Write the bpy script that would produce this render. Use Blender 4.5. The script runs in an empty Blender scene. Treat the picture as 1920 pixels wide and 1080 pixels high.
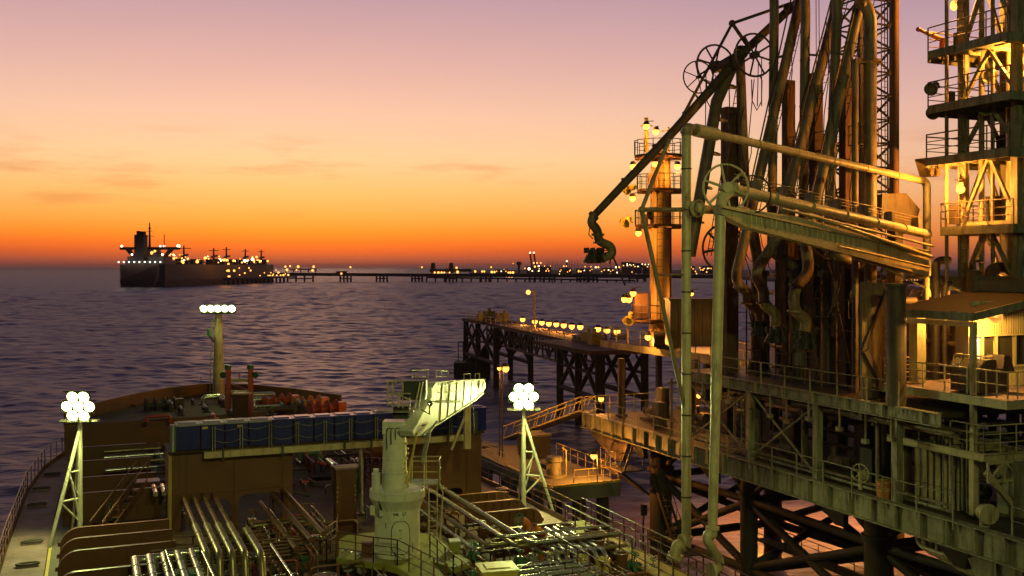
import bpy, math, random
from mathutils import Vector, Matrix
R = math.radians
random.seed(7)
SC = bpy.context.scene
COL = SC.collection

# ---------------------------------------------------------------- camera
# world axes: +Y = towards the ship's bow, +X = starboard (towards the jetty), water at z = 0
YAW = R(22.6)
FPX = 1900.0
CAMZ = 20.0
cam_data = bpy.data.cameras.new('camera')
cam = bpy.data.objects.new('camera', cam_data)
COL.objects.link(cam)
cam.location = (0, 0, CAMZ)
cam.rotation_euler = (R(90), 0, -YAW)
cam_data.sensor_width = 36.0
cam_data.lens = 36.0 * FPX / 1920.0
cam_data.shift_y = -39.0 / 1920.0
cam_data.clip_start = 0.5
cam_data.clip_end = 60000
SC.camera = cam

# ---------------------------------------------------------------- colour management
SC.view_settings.view_transform = 'Standard'
SC.view_settings.look = 'None'
SC.view_settings.exposure = 0.0
SC.view_settings.gamma = 1.0
SC.render.engine = 'CYCLES'
cy = SC.cycles
cy.max_bounces = 5; cy.diffuse_bounces = 2; cy.glossy_bounces = 3; cy.transmission_bounces = 3
cy.sample_clamp_indirect = 3.0
cy.sample_clamp_direct = 30.0
cy.caustics_reflective = False; cy.caustics_refractive = False
cy.use_denoising = True
try: cy.denoiser = 'OPENIMAGEDENOISE'
except Exception: pass

def lin(r, g, b, a=1.0):
    def f(c):
        c /= 255.0
        return c / 12.92 if c <= 0.04045 else ((c + 0.055) / 1.055) ** 2.4
    return (f(r), f(g), f(b), a)

# ---------------------------------------------------------------- dusk sky
CF = Vector((math.sin(YAW), math.cos(YAW), 0))      # camera forward
CR = Vector((math.cos(YAW), -math.sin(YAW), 0))     # camera right
sun_a = (560 - 960) / FPX
SUNDIR = (CF + CR * sun_a).normalized()

w = bpy.data.worlds.new('World')
SC.world = w
w.use_nodes = True
nt = w.node_tree
nt.nodes.clear()
N = nt.nodes.new; L = nt.links.new
out = N('ShaderNodeOutputWorld')
tc = N('ShaderNodeTexCoord')
sep = N('ShaderNodeSeparateXYZ'); L(tc.outputs['Generated'], sep.inputs[0])
def wmath(op, a, b=None, c=None):
    n = N('ShaderNodeMath'); n.operation = op
    for i, x in enumerate((a, b, c)):
        if x is None: continue
        if isinstance(x, (int, float)): n.inputs[i].default_value = x
        else: L(x, n.inputs[i])
    return n.outputs[0]
def wramp(fac, stops):
    n = N('ShaderNodeValToRGB'); L(fac, n.inputs[0])
    e = n.color_ramp.elements
    while len(e) > 1: e.remove(e[-1])
    e[0].position = stops[0][0]; e[0].color = stops[0][1]
    for p, c in stops[1:]:
        q = e.new(p); q.color = c
    return n.outputs[0]
elev = sep.outputs['Z']
fac = wmath('POWER', wmath('MAXIMUM', elev, 0.0), 0.5)    # sqrt: room near the horizon
def pos(py): 
    t = (501 - py) / FPX
    return math.sqrt(max(0.0, t / math.sqrt(1 + t * t)))
west_a = wramp(fac, [(0, lin(138, 80, 74)), (pos(488), lin(164, 76, 60)), (pos(472), lin(216, 88, 44)), (pos(456), lin(246, 110, 38)),
                   (pos(436), lin(253, 140, 46)), (pos(405), lin(254, 168, 76)), (pos(360), lin(254, 190, 112)), (pos(300), lin(253, 204, 150)),
                   (pos(220), lin(245, 195, 165)), (pos(120), lin(224, 174, 164)), (pos(0), lin(194, 154, 162)), (0.58, lin(118, 106, 146)), (0.68, lin(78, 76, 116)), (0.8, lin(36, 36, 58)), (1.0, lin(20, 21, 34))])
west_b = wramp(fac, [(0, lin(128, 78, 76)), (pos(488), lin(156, 86, 70)), (pos(472), lin(194, 100, 62)), (pos(456), lin(220, 118, 60)),
                   (pos(436), lin(234, 138, 70)), (pos(405), lin(241, 158, 94)), (pos(360), lin(243, 176, 122)), (pos(300), lin(238, 184, 148)),
                   (pos(220), lin(228, 178, 162)), (pos(120), lin(204, 162, 164)), (pos(0), lin(174, 142, 160)), (0.58, lin(112, 102, 146)), (0.68, lin(76, 75, 116)), (0.8, lin(36, 36, 58)), (1.0, lin(20, 21, 34))])
east = wramp(fac, [(0, lin(26, 24, 34)), (0.25, lin(30, 29, 42)), (0.6, lin(25, 25, 39)), (1.0, lin(20, 21, 34))])
dotn = N('ShaderNodeVectorMath'); dotn.operation = 'DOT_PRODUCT'
hv = N('ShaderNodeVectorMath'); hv.operation = 'MULTIPLY'; L(tc.outputs['Generated'], hv.inputs[0]); hv.inputs[1].default_value = (1, 1, 0)
hn = N('ShaderNodeVectorMath'); hn.operation = 'NORMALIZE'; L(hv.outputs[0], hn.inputs[0])
L(hn.outputs[0], dotn.inputs[0]); dotn.inputs[1].default_value = SUNDIR
az = dotn.outputs['Value']
def wsmooth(x, a, b):
    n = N('ShaderNodeMapRange'); n.interpolation_type = 'SMOOTHSTEP'
    L(x, n.inputs['Value']); n.inputs['From Min'].default_value = a; n.inputs['From Max'].default_value = b
    return n.outputs[0]
def wmix(f, a, b):
    n = N('ShaderNodeMix'); n.data_type = 'RGBA'
    L(f, n.inputs[0]); L(a, n.inputs[6]); L(b, n.inputs[7])
    return n.outputs[2]
near_sun = wsmooth(az, 0.80, 1.0)
west = wmix(near_sun, west_b, west_a)
# faint wisps of cloud just above the horizon
cmap = N('ShaderNodeMapping'); L(tc.outputs['Generated'], cmap.inputs[0]); cmap.inputs['Scale'].default_value = (5, 5, 34)
cn = N('ShaderNodeTexNoise'); L(cmap.outputs[0], cn.inputs[0]); cn.inputs['Scale'].default_value = 1.3; cn.inputs['Detail'].default_value = 7; cn.inputs['Roughness'].default_value = 0.62
cm = wsmooth(cn.outputs[0], 0.52, 0.74)
band = wmath('MULTIPLY', wsmooth(elev, 0.03, 0.06), wmath('SUBTRACT', 1.0, wsmooth(elev, 0.085, 0.16)))
cl = wmath('MULTIPLY', wmath('MULTIPLY', cm, band), 0.42)
cc = N('ShaderNodeRGB'); cc.outputs[0].default_value = lin(206, 116, 66)
west = wmix(cl, west, cc.outputs[0])
skyc = wmix(wsmooth(az, -0.1, 0.8), east, west)
bg = N('ShaderNodeBackground'); L(skyc, bg.inputs[0]); bg.inputs[1].default_value = 1.0
nish = N('ShaderNodeTexSky'); nish.sky_type = 'NISHITA'; nish.sun_disc = False
nish.sun_elevation = R(0.5); nish.sun_rotation = math.atan2(SUNDIR.x, SUNDIR.y)
bg2 = N('ShaderNodeBackground'); L(nish.outputs[0], bg2.inputs[0]); bg2.inputs[1].default_value = 0.02
add = N('ShaderNodeAddShader'); L(bg.outputs[0], add.inputs[0]); L(bg2.outputs[0], add.inputs[1])
L(add.outputs[0], out.inputs[0])

# the sun has just gone: only a weak, very soft afterglow comes from its place on the horizon
sd = bpy.data.lights.new('sun', 'SUN'); sd.energy = 0.18; sd.angle = R(12); sd.color = (1.0, 0.5, 0.26)
sun = bpy.data.objects.new('sun', sd); COL.objects.link(sun)
_d = SUNDIR * math.cos(R(2.5)) + Vector((0, 0, math.sin(R(2.5))))
sun.rotation_euler = _d.to_track_quat('Z', 'Y').to_euler()

# ---------------------------------------------------------------- helpers: where things stand
def V(*a): return Vector(a)
def ray(px, py): return CF + CR * ((px - 960) / FPX) + Vector((0, 0, (501 - py) / FPX))
ORG = Vector((0, 0, CAMZ))
def atD(px, py, D): return ORG + ray(px, py) * D
def atZ(px, py, z): r = ray(px, py); return ORG + r * ((z - CAMZ) / r.z)
def atX(px, py, x): r = ray(px, py); return ORG + r * (x / r.x)
def atY(px, py, y): r = ray(px, py); return ORG + r * (y / r.y)
def atP(px, py, p0, n): r = ray(px, py); return ORG + r * ((p0 - ORG).dot(n) / r.dot(n))

# ---------------------------------------------------------------- materials
MATS = {}
def nodes_mat(name):
    m = bpy.data.materials.new(name); m.use_nodes = True
    t = m.node_tree; t.nodes.clear()
    o = t.nodes.new('ShaderNodeOutputMaterial'); b = t.nodes.new('ShaderNodeBsdfPrincipled')
    t.links.new(b.outputs[0], o.inputs[0])
    return m, t, b
def paint(name, col, rough=0.5, metal=0.0, rust=0.25, var=0.25, bump=0.15, scale=1.0, rustcol=(0.07, 0.03, 0.012), streak=True, spec=0.5):
    m, t, b = nodes_mat(name); b.inputs['Specular IOR Level'].default_value = spec
    n = t.nodes.new; l = t.links.new
    g = n('ShaderNodeNewGeometry')
    n1 = n('ShaderNodeTexNoise'); l(g.outputs['Position'], n1.inputs[0]); n1.inputs['Scale'].default_value = 0.9 * scale; n1.inputs['Detail'].default_value = 8; n1.inputs['Roughness'].default_value = 0.7
    mp = n('ShaderNodeMapping'); l(g.outputs['Position'], mp.inputs[0]); mp.inputs['Scale'].default_value = (2.4 * scale, 2.4 * scale, (0.35 if streak else 2.4) * scale)
    n2 = n('ShaderNodeTexNoise'); l(mp.outputs[0], n2.inputs[0]); n2.inputs['Scale'].default_value = 1.6; n2.inputs['Detail'].default_value = 9; n2.inputs['Roughness'].default_value = 0.72
    r1 = n('ShaderNodeMapRange'); l(n1.outputs[0], r1.inputs[0]); r1.inputs[1].default_value = 0.3; r1.inputs[2].default_value = 0.7; r1.inputs[3].default_value = 1 - var; r1.inputs[4].default_value = 1 + var * 0.5
    c1 = n('ShaderNodeMix'); c1.data_type = 'RGBA'; c1.blend_type = 'MULTIPLY'; c1.inputs[0].default_value = 1.0
    c1.inputs[6].default_value = (*col, 1); l(r1.outputs[0], c1.inputs[7])
    r2 = n('ShaderNodeMapRange'); l(n2.outputs[0], r2.inputs[0]); r2.inputs[1].default_value = 0.66 - 0.3 * rust; r2.inputs[2].default_value = 0.80 - 0.22 * rust; r2.inputs[3].default_value = 0; r2.inputs[4].default_value = min(1, 0.35 + rust)
    c2 = n('ShaderNodeMix'); c2.data_type = 'RGBA'; l(r2.outputs[0], c2.inputs[0]); l(c1.outputs[2], c2.inputs[6]); c2.inputs[7].default_value = (*rustcol, 1)
    l(c2.outputs[2], b.inputs['Base Color'])
    rr = n('ShaderNodeMapRange'); l(r2.outputs[0], rr.inputs[0]); rr.inputs[3].default_value = rough; rr.inputs[4].default_value = min(1, rough + 0.35); l(rr.outputs[0], b.inputs['Roughness'])
    b.inputs['Metallic'].default_value = metal
    if bump:
        bp = n('ShaderNodeBump'); bp.inputs['Strength'].default_value = bump; bp.inputs['Distance'].default_value = 0.05; l(n2.outputs[0], bp.inputs['Height']); l(bp.outputs[0], b.inputs['Normal'])
    MATS[name] = m
    return m
def glow(name, col, strength, sampled=False):
    m, t, b = nodes_mat(name)
    b.inputs['Base Color'].default_value = (*[min(1, c) for c in col], 1)
    b.inputs['Emission Color'].default_value = (*col, 1); b.inputs['Emission Strength'].default_value = strength
    if not sampled: m.cycles.emission_sampling = 'NONE'
    MATS[name] = m
    return m
CREAM = paint('cream_paint', (0.46, 0.38, 0.20), 0.45, rust=0.45, var=0.35)
CREAM_CLEAN = paint('crane_paint', (0.60, 0.58, 0.43), 0.38, rust=0.3, var=0.28, bump=.25)
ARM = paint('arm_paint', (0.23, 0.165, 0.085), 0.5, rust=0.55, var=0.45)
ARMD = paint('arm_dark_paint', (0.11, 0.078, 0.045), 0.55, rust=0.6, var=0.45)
GREYG = paint('grey_green_paint', (0.25, 0.235, 0.14), 0.5, rust=0.6, var=0.45)
DARKS = paint('dark_steel', (0.045, 0.034, 0.024), 0.55, rust=0.5, var=0.4)
BLACK = paint('black_steel', (0.022, 0.02, 0.018), 0.5, rust=0.35)
RUSTY = paint('rusty_steel', (0.13, 0.062, 0.03), 0.75, rust=0.6, var=0.45)
PILE = paint('marine_pile', (0.03, 0.023, 0.018), 0.7, rust=0.6, var=0.5, scale=0.7)
OXIDE = paint('oxide_brown_paint', (0.125, 0.05, 0.016), 0.42, rust=0.18, var=0.22, rustcol=(0.06, 0.03, 0.015))
DECK = paint('deck_paint', (0.06, 0.034, 0.02), 0.75, rust=0.4, var=0.4, scale=0.6, streak=False, spec=.15)
WALK = paint('walkway_paint', (0.27, 0.185, 0.18), 0.7, rust=0.3, var=0.4, scale=0.8, streak=False, spec=.25)
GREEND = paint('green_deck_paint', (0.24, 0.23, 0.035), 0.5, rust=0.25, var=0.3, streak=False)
SILVER = paint('lagged_pipe', (0.60, 0.58, 0.48), 0.24, metal=0.75, rust=0.08, var=0.15, bump=0.05)
GOLD = paint('dull_lagging', (0.30, 0.24, 0.11), 0.34, metal=0.55, rust=0.22, var=0.25)
RED = paint('red_paint', (0.36, 0.045, 0.02), 0.45, rust=0.3)
ORANGE = paint('orange_paint', (0.52, 0.16, 0.03), 0.45, rust=0.2)
BLUE = paint('blue_plastic', (0.003, 0.010, 0.14), 0.35, rust=0.0, var=0.25, bump=0.03)
LID = paint('grey_lid', (0.26, 0.25, 0.27), 0.5, rust=0.05)
YELLOW = paint('yellow_paint', (0.55, 0.42, 0.06), 0.5, rust=0.3)
GREENP = paint('green_paint', (0.05, 0.14, 0.07), 0.5, rust=0.2)
CONC = paint('concrete', (0.17, 0.15, 0.115), 0.85, rust=0.3, var=0.3, rustcol=(0.09, 0.07, 0.05))
ROOFM = paint('dark_roofing', (0.012, 0.008, 0.006), 0.8, rust=0.35, spec=.15)
CLAD = paint('pale_cladding', (0.62, 0.50, 0.24), 0.55, rust=0.14, var=0.15)
RUBBER = paint('black_rubber', (0.02, 0.02, 0.022), 0.7, rust=0.0)
WHITE = paint('white_paint', (0.75, 0.74, 0.68), 0.4, rust=0.1)
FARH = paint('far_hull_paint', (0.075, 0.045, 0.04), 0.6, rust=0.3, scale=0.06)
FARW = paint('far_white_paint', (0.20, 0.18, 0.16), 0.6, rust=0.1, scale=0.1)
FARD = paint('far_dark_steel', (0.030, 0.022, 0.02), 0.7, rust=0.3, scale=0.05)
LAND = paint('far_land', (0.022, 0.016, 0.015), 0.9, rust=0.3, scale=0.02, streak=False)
GLASS_D = paint('dark_window_glass', (0.05, 0.045, 0.03), 0.12, rust=0.0, var=0.1, bump=0)
SOD = glow('sodium_bulb', (1.0, 0.40, 0.05), 4.0)
SODF = glow('far_sodium_bulb', (1.0, 0.40, 0.07), 3.4)
WARMF = glow('far_warm_bulb', (1.0, 0.72, 0.36), 6.0)
MER = glow('mercury_bulb', (0.84, 1.0, 0.42), 22.0)
MERR = glow('reflector_halo_glow', (0.72, 1.0, 0.30), 1.25)
COOLF = glow('far_cool_bulb', (0.9, 1.0, 0.86), 4.0)
LITWIN = glow('lit_window', (0.62, 0.74, 0.78), 0.5)
SODC = (1.0, 0.38, 0.05)
MERC = (0.90, 1.0, 0.30)

# ---------------------------------------------------------------- mesh builder
OFF = {}
class MB:
    def __init__(s): s.v = []; s.f = []; s.sm = []
    def add(s, vs, fs, smooth=False):
        o = len(s.v); s.v += [tuple(p) for p in vs]
        s.f += [tuple(i + o for i in f) for f in fs]; s.sm += [smooth] * len(fs)
        return s
    def box(s, c, d, rz=0.0):
        c = Vector(c); x, y, z = d[0] / 2, d[1] / 2, d[2] / 2
        m = Matrix.Rotation(rz, 3, 'Z')
        vs = [c + m @ Vector((sx * x, sy * y, sz * z)) for sx in (-1, 1) for sy in (-1, 1) for sz in (-1, 1)]
        return s.add(vs, [(0, 1, 3, 2), (4, 6, 7, 5), (0, 4, 5, 1), (2, 3, 7, 6), (0, 2, 6, 4), (1, 5, 7, 3)])
    def bar(s, a, b, w, h=None):
        a, b = Vector(a), Vector(b); h = h or w
        d = b - a
        if d.length < 1e-6: return s
        d.normalize()
        up = Vector((0, 0, 1)) if abs(d.z) < 0.97 else Vector((0, 1, 0))
        sd_ = d.cross(up).normalized(); u = sd_.cross(d).normalized()
        vs = [p + sd_ * (i * w / 2) + u * (j * h / 2) for p in (a, b) for i in (-1, 1) for j in (-1, 1)]
        return s.add(vs, [(0, 1, 3, 2), (4, 6, 7, 5), (0, 4, 5, 1), (2, 3, 7, 6), (0, 2, 6, 4), (1, 5, 7, 3)])
    def ibeam(s, a, b, w, h, t=0.04):
        a, b = Vector(a), Vector(b); up = Vector((0, 0, 1))
        s.bar(a + up * (h / 2 - t / 2), b + up * (h / 2 - t / 2), w, t); s.bar(a - up * (h / 2 - t / 2), b - up * (h / 2 - t / 2), w, t)
        return s.bar(a, b, t, h - 2 * t)
    def tube(s, pts, r, seg=10, closed=False, cap=True):
        pts = [Vector(p) for p in pts]
        n = len(pts)
        rr = r if isinstance(r, (list, tuple)) else [r] * n
        tans = []
        for i in range(n):
            if closed: d = pts[(i + 1) % n] - pts[i - 1]
            elif i == 0: d = pts[1] - pts[0]
            elif i == n - 1: d = pts[-1] - pts[-2]
            else: d = (pts[i + 1] - pts[i]).normalized() + (pts[i] - pts[i - 1]).normalized()
            if d.length < 1e-9: d = Vector((0, 0, 1))
            tans.append(d.normalized())
        ref = Vector((0, 0, 1)) if abs(tans[0].z) < 0.9 else Vector((1, 0, 0))
        u = (ref - tans[0] * ref.dot(tans[0])).normalized()
        rings = []
        for i in range(n):
            u = u - tans[i] * u.dot(tans[i])
            u = u.normalized() if u.length > 1e-6 else Vector((1, 0, 0))
            v_ = tans[i].cross(u)
            k = 1.0
            if 0 < i < n - 1 and not closed:
                cs = (pts[i] - pts[i - 1]).normalized().dot(tans[i]); k = 1 / max(0.5, cs)
            rings.append([pts[i] + (u * math.cos(2 * math.pi * j / seg) + v_ * math.sin(2 * math.pi * j / seg)) * rr[i] for j in range(seg)])
        vs = [p for g in rings for p in g]; fs = []
        m = n if closed else n - 1
        for i in range(m):
            a = i * seg; b = ((i + 1) % n) * seg
            for j in range(seg):
                k = (j + 1) % seg
                fs.append((a + j, a + k, b + k, b + j))
        s.add(vs, fs, True)
        if cap and not closed:
            s.add(rings[0], [tuple(range(seg))[::-1]]); s.add(rings[-1], [tuple(range(seg))])
        return s
    def cyl(s, a, b, r, seg=12): return s.tube([a, b], r, seg)
    def torus(s, c, axis, Rr, r, n=28, seg=6):
        c = Vector(c); ax = Vector(axis).normalized()
        ref = Vector((0, 0, 1)) if abs(ax.z) < 0.9 else Vector((1, 0, 0))
        u = ax.cross(ref).normalized(); v_ = ax.cross(u)
        return s.tube([c + (u * math.cos(2 * math.pi * i / n) + v_ * math.sin(2 * math.pi * i / n)) * Rr for i in range(n)], r, seg, closed=True)
    def lathe(s, c, prof, seg=20, axis=(0, 0, 1)):
        c = Vector(c); ax = Vector(axis).normalized()
        ref = Vector((1, 0, 0)) if abs(ax.x) < 0.9 else Vector((0, 1, 0))
        u = (ref - ax * ref.dot(ax)).normalized(); v_ = ax.cross(u)
        for (r0, z0), (r1, z1) in zip(prof[:-1], prof[1:]):
            vs = []
            for (r_, z_) in ((r0, z0), (r1, z1)):
                vs += [c + ax * z_ + (u * math.cos(2 * math.pi * j / seg) + v_ * math.sin(2 * math.pi * j / seg)) * r_ for j in range(seg)]
            s.add(vs, [(j, (j + 1) % seg, seg + (j + 1) % seg, seg + j) for j in range(seg)], True)
        return s
    def sphere(s, c, r, seg=12, sz=1.0):
        k = seg // 2
        return s.lathe(c, [(max(1e-4, r * math.sin(math.pi * i / k)), -r * sz * math.cos(math.pi * i / k)) for i in range(k + 1)], seg)
    def prism(s, poly, vec):
        a = [Vector(p) for p in poly]; vec = Vector(vec); b = [p + vec for p in a]; n = len(a)
        return s.add(a + b, [tuple(range(n))[::-1], tuple(range(n, 2 * n))] + [(i, (i + 1) % n, n + (i + 1) % n, n + i) for i in range(n)])
    def flange(s, c, axis, r, t=0.09, seg=14):
        ax = Vector(axis).normalized(); c = Vector(c)
        return s.tube([c - ax * t / 2, c + ax * t / 2], r, seg)
    def wheel(s, c, axis, Rr, r, spokes=6, hub=0.12, rs=0.035):
        c = Vector(c); ax = Vector(axis).normalized()
        ref = Vector((0, 0, 1)) if abs(ax.z) < 0.9 else Vector((1, 0, 0))
        u = ax.cross(ref).normalized(); v_ = ax.cross(u)
        s.torus(c, ax, Rr, r)
        for i in range(spokes):
            a = 2 * math.pi * (i + 0.3) / spokes
            s.tube([c, c + (u * math.cos(a) + v_ * math.sin(a)) * Rr], rs, 6)
        return s.tube([c - ax * hub * 1.2, c + ax * hub * 1.2], hub, 12)
    def rail(s, pts, h=1.05, step=1.5, r=0.024, mids=(0.55,), toe=False, posts=True):
        pts = [Vector(p) for p in pts]; up = Vector((0, 0, 1))
        s.tube([p + up * h for p in pts], r * 1.15, 6)
        for m in mids: s.tube([p + up * h * m for p in pts], r * 0.8, 5)
        if posts:
            for a, b in zip(pts[:-1], pts[1:]):
                k = max(1, round((b - a).length / step))
                for i in range(k + 1):
                    p = a.lerp(b, i / k); s.tube([p, p + up * h], r * 1.1, 6)
        if toe:
            for a, b in zip(pts[:-1], pts[1:]): s.bar(a + up * 0.08, b + up * 0.08, 0.015, 0.15)
        return s
    def ladder(s, a, b, wdir, width=0.42, r=0.028, step=0.32, cage=False):
        a, b = Vector(a), Vector(b); wv = Vector(wdir).normalized() * width / 2
        s.tube([a - wv, b - wv], r, 6); s.tube([a + wv, b + wv], r, 6)
        k = max(2, int((b - a).length / step))
        for i in range(1, k):
            p = a.lerp(b, i / k); s.tube([p - wv, p + wv], r * 0.7, 5)
        return s
    def stair(s, a, b, width_vec, n=9):
        a, b = Vector(a), Vector(b); wv = Vector(width_vec)
        for q in (0, 1): s.bar(a + wv * q, b + wv * q, 0.05, 0.22)
        dh = Vector((b.x - a.x, b.y - a.y, 0)).normalized() * 0.24
        for i in range(n):
            p = a.lerp(b, (i + 0.5) / n)
            s.add([p, p + wv, p + wv + dh, p + dh], [(0, 1, 2, 3)])
            s.bar(p, p + wv, 0.03, 0.03)
        for q in (0, 1):
            s.tube([a + wv * q + V(0, 0, 0.95), b + wv * q + V(0, 0, 0.95)], 0.028, 6)
            for i in range(4):
                p = a.lerp(b, i / 3) + wv * q; s.tube([p, p + V(0, 0, 0.95)], 0.024, 6)
        return s
    def truss(s, a, b, depth, n, w, wd=None, down=True):
        """plane lattice: chords a-b and the same lowered by depth"""
        a, b = Vector(a), Vector(b); d = Vector((0, 0, -depth)); wd = wd or w * 0.7
        s.bar(a, b, w); s.bar(a + d, b + d, w)
        for i in range(n):
            p, q = a.lerp(b, i / n), a.lerp(b, (i + 1) / n)
            s.bar(p, p + d, wd); s.bar(p if i % 2 else p + d, q + d if i % 2 else q, wd)
        return s.bar(b, b + d, wd)
    def build(s, name, mat, parent=None, kind=None):
        me = bpy.data.meshes.new(name)
        o = bpy.data.objects.new(name, me)
        off = OFF.get(parent, Vector((0, 0, 0))) if parent is not None else Vector((0, 0, 0))
        me.from_pydata([tuple(Vector(p) - off) for p in s.v], [], s.f)
        me.polygons.foreach_set('use_smooth', s.sm)
        me.materials.append(mat); me.update()
        COL.objects.link(o)
        if parent is not None: o.parent = parent; OFF[o] = off
        if kind: o['kind'] = kind
        return o
def fillet(pts, rad, n=5):
    pts = [Vector(p) for p in pts]; outp = [pts[0]]
    for a, b, c in zip(pts[:-2], pts[1:-1], pts[2:]):
        d1 = (a - b); d2 = (c - b); r_ = min(rad, d1.length * 0.48, d2.length * 0.48)
        p, q = b + d1.normalized() * r_, b + d2.normalized() * r_
        for i in range(n + 1):
            t = i / n; outp.append(p * (1 - t) ** 2 + b * 2 * t * (1 - t) + q * t * t)
    outp.append(pts[-1])
    return outp
def tag(o, label, cat, group=None, kind=None):
    o['label'] = label; o['category'] = cat
    if group: o['group'] = group
    if kind: o['kind'] = kind
    return o
def thing(name, label, cat, loc, group=None):
    o = bpy.data.objects.new(name, None); COL.objects.link(o)
    o.empty_display_size = 0.3
    o.location = loc; OFF[o] = Vector(loc)
    return tag(o, label, cat, group)
def dup(root, loc, label=None, rz=None):
    r_ = root.copy(); COL.objects.link(r_); r_.location = loc
    if rz is not None: r_.rotation_euler = (0, 0, rz)
    if label: r_['label'] = label
    for ch in list(root.children):
        c = ch.copy(); COL.objects.link(c); c.parent = r_
        for g in list(ch.children):
            d = g.copy(); COL.objects.link(d); d.parent = c
    return r_
ORD = ['first', 'second', 'third', 'fourth', 'fifth', 'sixth', 'seventh', 'eighth', 'ninth', 'tenth', 'eleventh', 'twelfth', 'thirteenth', 'fourteenth', 'fifteenth', 'sixteenth']
NLIGHT = [0]
def point_light(p, parent, power, col, size=0.12, spot=None):
    ld = bpy.data.lights.new('lamp_light', 'POINT' if spot is None else 'SPOT')
    ld.energy = power; ld.color = col; ld.shadow_soft_size = size
    o = bpy.data.objects.new('lamp_light', ld); COL.objects.link(o)
    if spot is not None:
        ld.spot_size = spot[1]; ld.spot_blend = 0.6
        o.rotation_euler = (Vector(spot[0]) * -1).to_track_quat('Z', 'Y').to_euler()
    o.parent = parent; o.location = Vector(p) - OFF[parent]; NLIGHT[0] += 1
    return o
def sodium(P, label, power=900, r=0.17, arm=None, post=None, group='amber sodium lamps of the jetty', mat=None, dn=True, light_off=None):
    """well-glass lamp: cap, glowing globe, bracket or post"""
    P = Vector(P)
    base = Vector(post) if post is not None else P
    t = thing('sodium_lamp', label, 'lamp', base, group)
    MB().lathe(P, [(0.03, r + 0.16), (r * 0.7, r + 0.12), (r * 1.05, r * 0.62), (r * 0.8, r * 0.5)], 12).build('lamp_cap', DARKS, t)
    MB().sphere(P, r, 14).build('globe', mat or SOD, t)
    b = MB()
    if post is not None: b.tube([base, Vector((base.x, base.y, P.z + r + 0.1)), P + V(0, 0, r + 0.14)], 0.05, 8); nm = 'post'
    else:
        a = Vector(arm) if arm is not None else P + V(0.5, 0.2, r + 0.1)
        b.tube([a, P + V(0, 0, r + 0.14)], 0.03, 6); nm = 'bracket'
    b.build(nm, DARKS, t)
    if power: point_light(P + (Vector(light_off) if light_off is not None else V(0, 0, -r - 0.08)), t, power, SODC, 0.1)
    return t
# ================================================================ SEA
def sea():
    m, t, b = nodes_mat('sea_water')
    n = t.nodes.new; l = t.links.new
    g = n('ShaderNodeNewGeometry')
    b.inputs['Base Color'].default_value = (0.115, 0.088, 0.155, 1); b.inputs['Roughness'].default_value = 0.42; b.inputs['Specular IOR Level'].default_value = 0.5; b.inputs['IOR'].default_value = 1.33
    q = n('ShaderNodeTexNoise'); mp = n('ShaderNodeMapping'); l(g.outputs['Position'], mp.inputs[0]); mp.inputs['Rotation'].default_value = (0, 0, YAW + 0.12); mp.inputs['Scale'].default_value = (0.5, 1.1, 1)
    l(mp.outputs[0], q.inputs[0]); q.inputs['Scale'].default_value = 1.0; q.inputs['Detail'].default_value = 4
    bp = n('ShaderNodeBump'); bp.inputs['Strength'].default_value = 0.5; bp.inputs['Distance'].default_value = 0.5
    l(q.outputs[0], bp.inputs['Height']); l(bp.outputs[0], b.inputs['Normal'])
    mb = MB(); S_ = 40000
    mb.add([(-S_, -2000, -1.3), (S_, -2000, -1.3), (S_, S_, -1.3), (-S_, S_, -1.3)], [(0, 1, 2, 3)])
    mb.build('sea', m, kind='structure')
    # real waves: a finely divided sheet carrying a sum of sine waves, finer near the jetty
    import numpy as np
    rng = np.random.default_rng(4)
    nr, na = 1400, 1000
    rad = 34.0 * np.exp(np.linspace(0, math.log(9000 / 34.0), nr))
    ang = YAW + np.linspace(-R(44), R(44), na)
    RR, AA = np.meshgrid(rad, ang, indexing='ij')
    X = RR * np.sin(AA); Y = RR * np.cos(AA); Z = np.zeros_like(X)
    step = RR * 0.0040
    NW = 64; lam = np.exp(np.linspace(math.log(1.5), math.log(42), NW)); wind = YAW + 0.25
    tot = np.zeros_like(X); wsum = []
    for i in range(NW):
        big = min(1.0, (5.0 / lam[i]) ** 1.1)
        wgt = np.clip((lam[i] / step - 1.4) / 1.6, 0, 1) * big
        th = wind + rng.normal(0, 0.55); k = 2 * math.pi / lam[i]
        Z += wgt * WAVE_STEEP / k * np.sin(k * (X * math.sin(th) + Y * math.cos(th)) + rng.uniform(0, 6.28))
        tot += wgt * wgt
    full = sum(min(1.0, (5.0 / v) ** 1.1) ** 2 for v in lam)
    Z *= np.minimum(3.0, np.sqrt(full / np.maximum(tot, 1e-3)))
    co = np.stack([X, Y, Z], -1).reshape(-1, 3).astype(np.float32)
    me = bpy.data.meshes.new('sea_waves'); nf = (nr - 1) * (na - 1)
    ii = np.arange(nr - 1)[:, None] * na + np.arange(na - 1)[None, :]
    quads = np.stack([ii, ii + 1, ii + na + 1, ii + na], -1)[..., ::-1].reshape(-1).astype(np.int32)
    me.vertices.add(len(co)); me.vertices.foreach_set('co', co.reshape(-1))
    me.loops.add(nf * 4); me.loops.foreach_set('vertex_index', quads)
    me.polygons.add(nf); me.polygons.foreach_set('loop_start', np.arange(nf, dtype=np.int32) * 4)
    me.polygons.foreach_set('use_smooth', np.ones(nf, dtype=bool))
    me.materials.append(m); me.update(); me.validate()
    o = bpy.data.objects.new('sea_waves', me); COL.objects.link(o); o['kind'] = 'structure'
WAVE_STEEP = 0.028
sea()

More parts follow.
